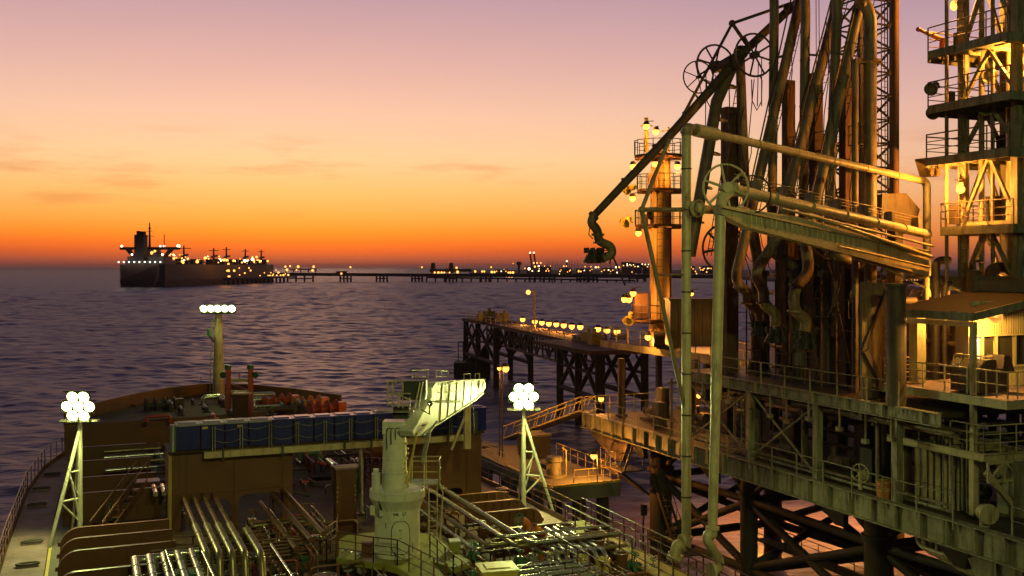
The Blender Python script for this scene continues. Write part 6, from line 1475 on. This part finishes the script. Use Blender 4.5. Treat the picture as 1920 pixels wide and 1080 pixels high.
# orange glow lamps deep on the jetty decks (out of sight, placed for the orange light on pipes and water)
for i, (x, y, z, pw, lab) in enumerate(((37.0, 54.5, UZ + 2.2, 220, 'amber lamp above the rear deck behind the left vertical pipe'), (42.5, 64.5, UZ + 2.2, 900, 'amber lamp over the rear deck close to the shed'), (38.6, 37.4, UZ + 5.2, 900, 'amber lamp deep behind the pipe bank'), (40.0, 35.2, UZ + 4.6, 500, 'amber lamp behind the thick pipe left of the cabin'),
                                      (48, 64.5, LZ - 3.4, 8000, 'amber lamp under the lower deck among the legs'), (54, 61.5, LZ - 3.4, 9000, 'amber lamp under the lower deck near its right end'), (53, 52, LZ - 3.4, 4000, 'amber lamp under the lower deck at its far end'))):
    tl = sodium(V(x, y, z), lab, pw if z > UZ else 0, .15, arm=V(x, y, z + .8 if z > UZ else LZ - .3))
    if z < UZ: point_light(V(x, y, z - .3), tl, pw, SODC, .15, spot=(V(0, 0, -1), R(150)))
# tower lamps
T1 = atD(1789, 13, 49.2); sodium(T1, 'amber lamp at the top left of the service tower', 1500, .17, arm=T1 + CR * .65 + V(0, 0, .1), light_off=(-.5, -.1, 0))
T2 = atD(1917, 113, 46.6); sodium(T2, 'amber lamp at the right edge of the service tower under the top platform', 1500, .19, arm=T2 + CF * .7 + V(0, 0, .5), light_off=(-.6, -.1, 0))
T3 = atD(1801, 355, 47.6); sodium(T3, 'big amber lamp beside the service tower leg above the cabin roof', 2600, .2, arm=T3 + CF * .6 + V(0, 0, .5), light_off=(-.5, -.3, .1))
T4 = atD(1888, 352, 49.6); sodium(T4, 'half hidden amber lamp under the third platform of the service tower', 120, .13, arm=T4 + V(0, 0, .6))
T5 = atD(1822, -30, 49); sodium(T5, 'amber lamp on the service tower above the top platform', 200, .17, arm=T5 + CF * .6)

# ---------------------------------------------------------------- lower far side of jetty: gangway, breasting dolphin
dol = thing('breasting_dolphin', 'low concrete breasting dolphin with orange-lit deck beyond the tanker side', 'dolphin', V(29.6, 65, 0))
q = MB(); q.box(V(29.4, 66, 5.55), (5.0, 15.5, .9)); q.box(V(27.3, 76, 5.6), (4.0, 6, .8), .25); q.build('dolphin_slab', CONC, dol)
for x in (27.7, 29.5, 31.2):
    for y in (59.4, 63, 67, 72): MB().cyl(V(x, y, -.8), V(x, y, 5.1), .42, 14).build('dolphin_leg', PILE, dol)
for y in (60, 64.5, 69): MB().box(V(26.78, y, 4.2), (.24, 1.5, 2.6)).build('fender_panel', RUBBER, dol)
q = MB(); q.rail([V(26.95, 73.5, 6), V(26.95, 66, 6)], h=.9, step=1.2); q.rail([V(31.85, 58.4, 6), V(31.85, 68, 6)], h=1.0, step=1.2); q.rail([V(31.8, 58.4, 6), V(28.6, 58.4, 6)], h=1.0, step=1.2); q.build('dolphin_rail', YELLOW, dol)
q = MB(); q.box(V(26.95, 62, 6.08), (.14, 7, .16)); q.box(V(29.5, 58.3, 6.08), (4.8, .14, .16)); q.build('dolphin_kerb', YELLOW, dol)
c = V(28.6, 61.4, 6.0); t = thing('mooring_hook', 'squat grey quick-release mooring hook on the breasting dolphin', 'mooring hook', c)
q = MB(); q.lathe(c, [(.75, 0), (.75, .15), (.5, .2), (.45, 1.0), (.6, 1.1), (.5, 1.35), (1e-3, 1.4)], 16); q.build('hook_base', GREYG, t); q = MB()
for a in (-.4, .0, .4): q.bar(c + V(-.2, 0, .8), c + V(-1.1, -.6 + a, .9), .16, .3)
q.build('hook_arms', DARKS, t); 
q = MB(); q.tube([c + V(.9, 0, 0), c + V(.9, 0, 1.7), c + V(.6, 0, 1.9)], .05, 6); q.build('hook_lever', YELLOW, t)
c = V(30.4, 68.8, 6.0); t = thing('dolphin_hut', 'small low hut with a flat top on the breasting dolphin', 'hut', c)
MB().box(c + V(0, 0, .8), (1.8, 2.0, 1.6)).build('hut_body', DARKS, t); MB().box(c + V(0, 0, 1.65), (2.0, 2.2, .1)).build('hut_roof', CONC, t)
sodium(atD(1113, 855, 65.3), 'amber lamp on a post at the jetty end of the breasting dolphin', 1300, .2, post=V(*atD(1120, 905, 65.5).xy, 6.0))
c = atD(948, 691, 74.6); sodium(c, 'amber lamp on a tall thin pole on the breasting dolphin, left of the white floodlights', 1300, .26, post=V(c.x - .25, c.y, 6.0))
c = atD(936, 691, 74.8); sodium(c, 'smaller amber lamp close to the left of the tall-pole lamp', 0, .15, post=V(c.x + .15, c.y + .3, 6.0))
sodium(atD(1127, 748, 72), 'amber lamp near the far end of the lower jetty deck', 600, .2, post=V(*atD(1128, 790, 72).xy, LZ))
gw = thing('gangway', 'sloping railed gangway from the breasting dolphin up to the jetty end', 'gangway', V(31.5, 73, 6))
a, b = V(31.2, 75.5, 6.1), V(32.6, 64.2, LZ)
q = MB(); q.bar(a, b, 1.0, .12); q.build('gangway_deck', DARKS, gw)
q = MB()
for o_ in (-.55, .55): q.tube([a + V(o_, 0, 1.05), b + V(o_, 0, 1.05)], .06, 6); q.tube([a + V(o_, 0, .1), b + V(o_, 0, .1)], .07, 6); [q.tube([a.lerp(b, k / 9) + V(o_, 0, .1), a.lerp(b, (k + (.5 if k < 9 else 0)) / 9) + V(o_, 0, 1.05)], .035, 5) for k in range(10)]
q.build('gangway_rail', YELLOW, gw)
c = atD(1206, 975, 55); t = thing('sign_post', 'small bent dark post with an oblong head above the water by the jetty leg', 'post', V(31.4, 52.4, 0))
P = [V(c.x, c.y, -1), V(c.x, c.y, c.z - .3), V(c.x + .05, c.y, c.z + .3)]; q = MB(); q.tube(P, .05, 6); q.build('post_pipe', BLACK, t); MB().box(V(c.x + .05, c.y, c.z + .55), (.3, .2, .6)).build('post_head', BLACK, t)

# ---------------------------------------------------------------- far catwalk platform with the row of lamps
def fp_(px, py, z): return atZ(px, py, z)
far = thing('far_platform', 'brown trestle platform beyond the dolphin carrying a straight row of amber lamps', 'pier', V(60, 150, 0))
A0, A1 = V(67.3, 176, 10.4), V(60.6, 116, 10.3)
dv = (A1 - A0).normalized(); dn_ = V(dv.y, -dv.x, 0)
q = MB(); q.bar(A0 + dn_ * 0 + V(0, 0, -.2), A1 + V(0, 0, -.2), 5.0, .4); q.build('trestle_deck', RUSTY, far)
MB().bar(V(67.5, 178.5, 10.2), V(66.5, 165, 10.2), 6.5, .5).build('end_deck', RUSTY, far); MB().bar(V(58.4, 121, 10.2), V(58, 104, 10.1), 10, .5).build('end_deck', RUSTY, far)
for s_ in (-2.3, 2.3):
    q = MB(); q.truss(A0.lerp(A1, .2) + dn_ * s_ + V(0, 0, -.4), A0.lerp(A1, .86) + dn_ * s_ + V(0, 0, -.4), 2.9, 14, .28, .2); q.build('side_truss', DARKS, far)
for k, u in enumerate((-.01, .14, .34, .88, 1.0, 1.12)):
    for s_ in (-3, 3):
        c = A0.lerp(A1, u) + dn_ * s_; MB().tube([V(c.x, c.y, -1), V(c.x, c.y, 10)], .48, 12).build('trestle_leg', PILE, far)
for u0, u1 in ((-.01, .14), (.14, .34), (.88, 1.0), (1.0, 1.12)):
    for s_ in (-3, 3):
        c0, c1 = A0.lerp(A1, u0) + dn_ * s_, A0.lerp(A1, u1) + dn_ * s_
        q = MB(); q.tube([V(c0.x, c0.y, 7), V(c1.x, c1.y, 7)], .2, 8); q.tube([V(c0.x, c0.y, 7), V((c0.x + c1.x) / 2, (c0.y + c1.y) / 2, 9.8), V(c1.x, c1.y, 7)], .16, 8)
        q.tube([V(c0.x, c0.y, 4), V(c1.x, c1.y, 9.6)], .3, 8); q.tube([V(c0.x, c0.y, 9.6), V(c1.x, c1.y, 4)], .3, 8); q.tube([V(c0.x, c0.y, 4), V(c1.x, c1.y, 4)], .35, 8); q.build('leg_bracing', PILE, far)
q = MB(); q.rail([V(64.4, 178, 10.45), V(57.4, 108, 10.4)], h=1.1, step=3, r=.05); q.build('trestle_rail', YELLOW, far)
rnd = random.Random(21)
for i in range(15):
    c = A0.lerp(A1, -.03 + .025 * i if i < 9 else .92 + .035 * (i - 9)) + dn_ * rnd.uniform(-2.6, 2.6) + V(0, 0, .05)
    t = thing('platform_equipment', f'small orange-lit machine on the far platform, {ORD[i]} from its left end', 'machine', c, 'machines on the far platform')
    h = rnd.uniform(.6, 1.6); MB().box(c + V(0, 0, h / 2), (rnd.uniform(.8, 2), rnd.uniform(.8, 2), h)).build('machine_body', YELLOW if i % 2 else GREYG, t); MB().cyl(c + V(0, 0, h), c + V(0, 0, h + .5), .25, 10).build('machine_top', YELLOW, t)
for i, (px, py) in enumerate(((980, 599), (1003, 603), (1016, 605), (1029, 607), (1043, 608), (1057, 610), (1072, 612), (1088, 613), (1121, 617), (1138, 620), (1157, 622))):
    # each stands on the trestle: find the point over the deck's near edge
    r_ = ray(px, py); n = dn_; e0 = A0 - dn_ * 1.5
    c = atP(px, py, e0, dn_)
    sodium(c, f'amber lamp of the straight row on the far platform, {ORD[i]} from the left', (5200 if i == 10 else 1900) if i % 2 == 0 else 0, .42, post=V(c.x, c.y, 10.2), group='amber lamps in a row on the far platform')
c = atP(997, 551, A0, dn_); t = thing('street_lamp', 'unlit-looking tall curved lamp post standing over the far platform', 'lamp', V(c.x, c.y, 10.2))
q = MB(); q.tube([V(c.x + .5, c.y, 10.2), V(c.x + .5, c.y, c.z), V(c.x + .2, c.y, c.z + .5), V(c.x - .5, c.y, c.z + .4)], .14, 8); q.build('post', YELLOW, t); q = MB(); q.sphere(V(c.x - .6, c.y, c.z + .25), .38, 10); q.build('globe', SODF, t)
dd = atZ(886, 707, 0); t = thing('mooring_dolphin', 'dark separate mooring dolphin with a fender at the left end of the far platform', 'dolphin', V(dd.x, dd.y, 0))
q = MB(); q.box(V(dd.x, dd.y, 1.2), (6.5, 5, 3.2), -YAW); q.build('dolphin_body', PILE, t); q = MB(); c = V(dd.x, dd.y, 2.8) - CR * 2.6; q.rail([c, c + CR * 1.8], h=3.6, step=.9, r=.07); q.build('dolphin_rail', DARKS, t)
q = MB(); q.prism([V(dd.x, dd.y, 2.8) - CR * 1.5, V(dd.x, dd.y, 6) + CR * 3, V(dd.x, dd.y, 2.8) + CR * 3], CF * 2); q.build('dolphin_ramp', PILE, t)

# ---------------------------------------------------------------- distant tanker
fs = thing('distant_tanker', 'dark loaded-light tanker moored far off on the left, hung with amber deck lights', 'ship', atZ(280, 538, 0))
SA, SB = atD(267, 501, 1030), atD(500, 501, 1400)
SA.z = SB.z = 0
su = (SB - SA).normalized(); sn = V(su.y, -su.x, 0)
SLEN = (SB - SA).length
def SP(u, v_, z): return SA + su * u + sn * v_ + V(0, 0, z)
BW = 25
sec = [(-6, .80, 23), (0, .96, 23), (40, 1, 23), (SLEN * .8, 1, 23), (SLEN * .92, .8, 23.5), (SLEN * .98, .4, 24.5), (SLEN, .05, 25)]
q = MB(); rings = []
for (u, k, h) in sec: rings.append([SP(u + (6 if u < 0 else 0), -BW * k * (.55 if u < 0 else .96), -1), SP(u, -BW * k, 7), SP(u, -BW * k, h), SP(u, BW * k, h), SP(u, BW * k, 7), SP(u + (6 if u < 0 else 0), BW * k * (.55 if u < 0 else .96), -1)])
for a, b in zip(rings[:-1], rings[1:]): q.add(a + b, [(i, (i + 1) % 6, 6 + (i + 1) % 6, 6 + i) for i in range(6)])
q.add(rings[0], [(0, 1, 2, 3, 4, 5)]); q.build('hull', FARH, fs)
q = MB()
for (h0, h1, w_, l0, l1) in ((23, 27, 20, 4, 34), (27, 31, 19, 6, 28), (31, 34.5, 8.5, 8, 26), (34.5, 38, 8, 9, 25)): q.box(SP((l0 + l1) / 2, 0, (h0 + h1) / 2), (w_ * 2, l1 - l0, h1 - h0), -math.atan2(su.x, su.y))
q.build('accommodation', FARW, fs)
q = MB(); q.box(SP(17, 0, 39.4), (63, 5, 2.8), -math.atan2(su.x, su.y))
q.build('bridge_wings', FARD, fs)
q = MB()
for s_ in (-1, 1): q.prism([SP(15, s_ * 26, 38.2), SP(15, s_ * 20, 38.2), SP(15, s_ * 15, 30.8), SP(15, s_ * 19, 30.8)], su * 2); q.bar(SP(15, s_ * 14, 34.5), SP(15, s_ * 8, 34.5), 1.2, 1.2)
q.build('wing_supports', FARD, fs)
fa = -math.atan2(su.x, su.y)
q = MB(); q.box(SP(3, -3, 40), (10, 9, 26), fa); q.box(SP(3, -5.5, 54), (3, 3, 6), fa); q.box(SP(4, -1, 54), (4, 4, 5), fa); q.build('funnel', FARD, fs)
q = MB(); c = SP(14, 1, 52); q.tube([SP(14, 1, 37), SP(14, 1, 66)], [1.4, .5], 8); q.bar(c - sn * 5, c + sn * 5, .6); q.bar(c - sn * 3 + V(0, 0, 5), c + sn * 3 + V(0, 0, 5), .5); q.sphere(SP(14, 1, 60), 1.3, 8); q.tube([SP(22, 13, 40), SP(22, 13, 54)], .4, 6); q.build('radar_mast', FARD, fs)
for u, h, wv in ((100, 44, 8), (185, 43, 6), (225, 45, 5), (290, 44, 5), (350, 44, 4)):
    q = MB(); q.tube([SP(u, 0, 23), SP(u, 0, h)], [1.6, .7], 8); q.bar(SP(u, -wv, h - 3), SP(u, wv, h - 3), .8); q.bar(SP(u - 6, 0, 32), SP(u + 10, 0, 34), 2.4, 2.0); q.build('kingpost', FARD, fs)
q = MB()
rnd = random.Random(31)
for i in range(70): u = rnd.uniform(48, SLEN * .93); v_ = rnd.uniform(-20, 20) * (1 if u < SLEN * .8 else .5); h = rnd.uniform(1.5, 7.5); q.box(SP(u, v_, 23 + h / 2), (rnd.uniform(2, 7), rnd.uniform(2, 8), h), fa)
q.box(SP(SLEN * .5, 0, 26), (4, SLEN * .8, 2), fa); q.build('deck_gear', FARD, fs)
k = 0
def flamp(p, r, m, par, nm='deck_lamp'):
    o = MB().sphere(p, r * 1.2, 8).build(nm, m, par); return o
for i in range(9): flamp(SP(-6.5, -22 + i * 5.5, 25.2), .62, COOLF, fs)
flamp(SP(17, 30.5, 41.8), 1.5, WARMF, fs); flamp(SP(17, -30.5, 41.8), 1.0, WARMF, fs); flamp(SP(9, 6, 34.5), 1.5, SODF, fs); flamp(SP(8, 9.5, 36.5), 1.0, SODF, fs); flamp(SP(10, -16, 33), .9, COOLF, fs); flamp(SP(9, 17, 33), .9, COOLF, fs); flamp(SP(28, 10, 42), .9, COOLF, fs); flamp(SP(28, 6, 42), .8, COOLF, fs)
for i in range(78):
    u = rnd.uniform(48, SLEN * .97); near = rnd.random() < .55
    v_ = rnd.uniform(-22, 24) * (1 if u < SLEN * .8 else .4)
    h = rnd.choice((24.5, 26, 28, 30, 33)) + rnd.uniform(-.6, .6)
    if u > SLEN * .75: h = rnd.choice((25.5, 26.5, 28.5))
    flamp(SP(u, v_, h), rnd.choice((.5, .6, .75, 1.0, 1.0, 1.35)) * (1.1 if u < 200 else 1.2), SODF if rnd.random() < .8 else WARMF, fs)
for px, py, r_ in ((317, 476, 1.9), (344, 481, 2.2), (378, 491, 1.8), (392, 489, 1.9), (426, 489, 2.0), (385, 484, 1.6), (311, 484, 1.3)):
    r = ray(px, py); D_3 = 1030 + (px - 272) / (500 - 272) * 330; flamp(atD(px, py, D_3), r_, SODF, fs)
for i in range(3): point_light(SP(-13, -16 + 16 * i, 27), fs, 1500, (1.0, .8, .6), 1.0)
# jetty at the distant ship's side with low lamps
fj = thing('distant_berth', 'low dark berth alongside the distant tanker with strings of amber lamps', 'pier', SP(200, 40, 0))
q = MB(); q.bar(SP(120, 42, 7), SP(SLEN - 20, 42, 7), 10, 2)
for i in range(14): c = SP(124 + i * 15, 42, 0); q.box(V(c.x, c.y, 2.5), (2, 2, 8), fa)
q.build('berth_deck', FARD, fj)
for i in range(26):
    u = rnd.uniform(124, SLEN - 24); flamp(SP(u, 40 + rnd.uniform(-4, 3), rnd.choice((9.5, 11, 13, 16, 19))), rnd.choice((.6, .8, 1.1)), SODF, fj, 'berth_lamp')
# reflected glow comes from these real lights
for i, (u, v_, h, pw) in enumerate(((120, 34, 30, 9000), (210, 34, 30, 9000))):
    ld = point_light(SP(u, v_ + 6, h), fs, pw, SODC, 1.5)

# ---------------------------------------------------------------- distant trestle, shore and harbour
DT = 1390.0
tr = thing('distant_trestle', 'long straight jetty trestle on piles running across the far water', 'trestle', atD(800, 501, DT) - V(0, 0, CAMZ))
a, b = atD(506, 514, DT + 20), atD(1345, 519, DT - 60)
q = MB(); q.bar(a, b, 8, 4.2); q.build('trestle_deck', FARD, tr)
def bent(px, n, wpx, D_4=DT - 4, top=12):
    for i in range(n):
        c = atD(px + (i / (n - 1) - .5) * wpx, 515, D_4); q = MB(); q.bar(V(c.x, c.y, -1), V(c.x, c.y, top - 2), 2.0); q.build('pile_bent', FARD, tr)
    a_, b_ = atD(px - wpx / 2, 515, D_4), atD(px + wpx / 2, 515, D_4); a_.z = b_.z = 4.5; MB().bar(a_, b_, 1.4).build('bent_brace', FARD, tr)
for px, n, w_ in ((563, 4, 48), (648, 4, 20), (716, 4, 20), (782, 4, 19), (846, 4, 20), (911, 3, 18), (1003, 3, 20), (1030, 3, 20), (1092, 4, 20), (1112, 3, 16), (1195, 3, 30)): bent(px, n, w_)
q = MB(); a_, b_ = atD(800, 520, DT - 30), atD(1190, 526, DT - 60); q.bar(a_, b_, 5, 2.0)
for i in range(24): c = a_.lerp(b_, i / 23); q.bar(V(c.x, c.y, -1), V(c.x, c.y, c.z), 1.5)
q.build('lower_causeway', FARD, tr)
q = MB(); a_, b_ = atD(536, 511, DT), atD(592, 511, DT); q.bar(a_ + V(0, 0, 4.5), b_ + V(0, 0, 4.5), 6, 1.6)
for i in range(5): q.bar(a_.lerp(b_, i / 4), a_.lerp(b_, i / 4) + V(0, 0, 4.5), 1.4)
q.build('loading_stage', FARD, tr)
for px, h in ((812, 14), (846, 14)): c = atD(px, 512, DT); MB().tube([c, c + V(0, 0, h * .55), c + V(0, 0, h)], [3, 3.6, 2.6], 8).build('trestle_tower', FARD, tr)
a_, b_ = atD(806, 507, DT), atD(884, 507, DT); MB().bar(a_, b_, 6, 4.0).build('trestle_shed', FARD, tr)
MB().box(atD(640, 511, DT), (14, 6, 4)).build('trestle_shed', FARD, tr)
for px, py, r_ in ((535, 500, 1.1), (544, 499, 1.0), (559, 500, 1.5), (588, 500, 1.3), (538, 506, 1.5), (586, 507, 1.3), (556, 506, .8), (657, 501, 1.0), (640, 513, 1.1), (791, 501, .9), (815, 511, 1.1), (822, 511, 1.3), (828, 511, 1.2), (833, 511, 1.0), (843, 511, .9), (856, 502, 1.2), (858, 510, 1.6), (891, 509, 1.3), (904, 509, 1.1), (908, 509, 1.1), (921, 501, .9), (922, 510, 1.4), (927, 510, 1.3), (950, 518, 1.3), (955, 518, 1.5), (960, 518, 1.5), (957, 511, 1.3), (962, 511, 1.4), (953, 511, 1.0), (928, 518, .9)):
    flamp(atD(px, py, DT - 7), r_, SODF, tr, 'trestle_lamp')
# the far shore: a low strip of land
LD_ = 2400.0
def shore_pt(px, D_5=LD_): p = atD(px, 501, D_5); p.z = 0; return p
q = MB(); pts_f = [shore_pt(880, 2700), shore_pt(1000, 2450), shore_pt(1200, 2300), shore_pt(1330, 1900), shore_pt(1500, 1250), shore_pt(2500, 1000)]
pts_b = [shore_pt(2500, 6000), shore_pt(880, 6000)]
polyL = pts_f + pts_b
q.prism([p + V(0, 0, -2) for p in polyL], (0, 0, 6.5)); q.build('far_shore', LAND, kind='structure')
rnd = random.Random(77)
def zpx(py, D_): return CAMZ - (py - 501) / FPX * D_
# harbour buildings, tanks, cranes, poles
LDB = 2450.0
blds = [(1010, 500, 46, 505), (1060, 503, 24, 506), (1175, 492, 20, 506), (1195, 494, 16, 506), (1225, 495, 34, 506), (1290, 500, 22, 506), (1325, 499, 18, 506), (1095, 504, 30, 507), (940, 506, 24, 508), (1140, 503, 22, 507)]
for i, (px, pt, wpx, pb) in enumerate(blds):
    D_ = LDB + (i % 3) * 30; c = atD(px, pb, D_); h = (pb - pt) / FPX * D_; wd = wpx / FPX * D_
    t = thing('harbour_building', 'x', 'building', V(c.x, c.y, 4))
    t['label'] = ['wide low harbour shed at the foot of the far white-lit cranes', 'small harbour shed between the far cranes and the flag poles', 'tall dark harbour block far behind the hanging arm coupler', 'second dark harbour block right of the tall one', 'long dark harbour building left of the column tower', 'low harbour building just right of the column tower', 'low harbour building at the far right shore edge', 'low wide harbour shed under the row of far poles', 'low harbour shed at the left tip of the far shore', 'low harbour shed below the hanging arm coupler'][i]
    z = zpx(pt, D_); MB().box(V(c.x, c.y, (4 + z) / 2), (wd, 24, z - 4), -YAW).build('building_body', FARD, t); MB().box(V(c.x, c.y, z + .4), (wd + 1.5, 25, 1.0), -YAW).build('roof', FARD, t)
    for k in range(3): 
        pl = V(c.x, c.y, z * .75) + CR * (wd * (k - 1) * .36) - CF * 14; MB().box(pl, (2.5, 1.2, 2.0), -YAW).build('lit_window', SODF if k != 1 else WARMF, t)
for i, (px, pt, lean) in enumerate(((998, 474, -4), (1005, 474, -4), (1063, 490, 0))):
    D_ = LDB - 60; c = atD(px, 506, D_); top = atD(px + lean, pt, D_); t = thing('harbour_crane', ['left of two tall harbour crane jibs on the far shore', 'right of two tall harbour crane jibs on the far shore', 'slender harbour crane mast among the far poles'][i], 'crane', V(c.x, c.y, 4))
    q = MB(); q.bar(c, top, 3.0); q.build('crane_jib', FARD, t); q = MB(); q.box(V(c.x, c.y, 10), (14, 10, 14), -YAW); q.build('crane_base', FARD, t); flamp(top, 1.8, WARMF, t, 'crane_lamp')
c = atD(973, 506, LDB); t = thing('water_tower', 'mushroom-headed control tower silhouette on the far shore', 'tower', V(c.x, c.y, 4)); zt = zpx(493, LDB); q = MB(); q.tube([V(c.x, c.y, 4), V(c.x, c.y, zt - 4)], 3.2, 10); q.build('tower_shaft', FARD, t); q = MB(); q.lathe(V(c.x, c.y, zt), [(3, -6), (6.5, -3), (6.5, 1), (3, 3), (1e-3, 3.5)], 14); q.build('tower_head', FARD, t)
for i in range(17):
    px = 1026 + i * 5.2 + rnd.uniform(-1, 1) if i < 12 else 1118 + (i - 12) * 9; D_ = LDB; c = atD(px, 506, D_); t = thing('far_pole', 'thin tall pole in the row of poles on the far shore', 'pole', V(c.x, c.y, 4), 'thin poles on the far shore'); q = MB(); zt = zpx(488 + rnd.uniform(0, 3), D_); q.tube([V(c.x, c.y, 4), V(c.x, c.y, zt)], .38, 5); q.build('pole_shaft', FARD, t); MB().bar(V(c.x, c.y, zt) - CR * 1.2, V(c.x, c.y, zt) + CR * 1.2, .5).build('pole_head', FARD, t)
c = atD(1208, 510, 1500); t = thing('far_jetty_arm', 'dark crane-like boom low on the water left of the column tower', 'crane', V(c.x, c.y, 0)); q = MB(); q.bar(V(c.x, c.y, 0), V(c.x, c.y, 20), 3); q.build('boom_post', FARD, t); q = MB(); a_ = atD(1185, 493, 1500); q.bar(V(c.x, c.y, 20), a_, 3, 2.6); q.build('boom', FARD, t)
# lamps of the harbour
hl = [(992, 504, 3.6, WARMF), (1001, 493, 2.2, SODF), (1007, 493, 2.0, SODF), (1014, 493, 2.0, SODF), (1003, 500, 2.6, SODF), (1010, 499, 2.0, WARMF), (1021, 499, 1.4, SODF), (998, 508, 1.6, WARMF), (1010, 508, 1.8, WARMF), (1024, 508, 1.8, SODF), (1029, 508, 1.6, SODF), (1032, 499, 1.2, SODF), (1057, 499, 1.8, SODF), (1062, 499, 1.6, SODF), (1068, 508, 1.6, SODF), (1064, 510, 1.2, SODF), (1085, 509, 2.2, SODF), (1089, 509, 2.0, SODF), (1097, 500, 1.5, SODF), (1108, 500, 1.5, SODF), (1110, 505, 1.2, SODF), (1117, 501, 2.2, WARMF), (1122, 501, 2.2, SODF), (1128, 509, 1.4, SODF), (1144, 514, 1.1, WARMF), (1155, 501, 2.2, WARMF), (1161, 501, 2.2, SODF), (1157, 511, 1.6, WARMF), (1145, 509, 1.2, SODF), (1176, 495, 1.3, WARMF), (1181, 496, 1.2, COOLF), (1188, 496, 1.3, WARMF), (1204, 495, 1.2, WARMF), (1210, 496, 1.4, WARMF), (1216, 496, 1.2, WARMF), (1185, 510, 1.5, SODF), (1193, 514, 1.2, WARMF), (1202, 514, 1.2, SODF), (984, 503, 1.5, SODF), (962, 494, 1.2, SODF), (945, 505, 1.0, SODF), (1050, 509, 1.0, WARMF), (1049, 514, 1.0, WARMF), (1285, 503, 1.4, SODF), (1296, 501, 1.5, SODF), (1304, 509, 1.5, SODF), (1312, 502, 1.4, SODF), (1318, 506, 1.8, SODF), (1306, 513, 1.6, SODF), (1325, 510, 1.6, SODF), (1314, 506, 1.3, SODF), (1330, 503, 1.2, SODF), (1700, 525, 1.0, SODF), (1709, 525, 1.0, SODF), (1715, 525, 1.1, SODF), (1720, 525, 1.0, SODF)]
for px, py, r_, m2 in hl:
    D_ = 1800.0 if px > 1280 else LDB - 80
    if px > 1690: D_ = 1150.0
    c = atD(px, py, D_); gz_ = 4.4 if D_ > 1500 else 4.4
    k = .8 * D_ / 2400 + .12
    t = thing('harbour_lamp', 'tiny lamp of the scattered lights along the far shore', 'lamp', V(c.x, c.y, gz_), 'scattered lamps of the far harbour')
    MB().sphere(c, r_ * k, 8).build('globe', m2, t)
    if c.z > gz_ + 1: MB().bar(V(c.x, c.y + 1, gz_), V(c.x, c.y + 1, c.z), .35).build('post', FARD, t)
print('lights', NLIGHT[0], 'objects', len(bpy.data.objects))

# ---------------------------------------------------------------- sea haze: one even box of air round everything
hm = bpy.data.materials.new('sea_haze'); hm.use_nodes = True
ht = hm.node_tree; ht.nodes.clear()
ho = ht.nodes.new('ShaderNodeOutputMaterial'); hp = ht.nodes.new('ShaderNodeVolumePrincipled')
hp.inputs['Color'].default_value = (0.95, 0.88, 0.90, 1); hp.inputs['Density'].default_value = 0.00006
ht.links.new(hp.outputs[0], ho.inputs['Volume'])
hz_ = MB().box(V(0, 9000, 34), (24000, 22400, 72)).build('haze', hm); hz_['kind'] = 'stuff'
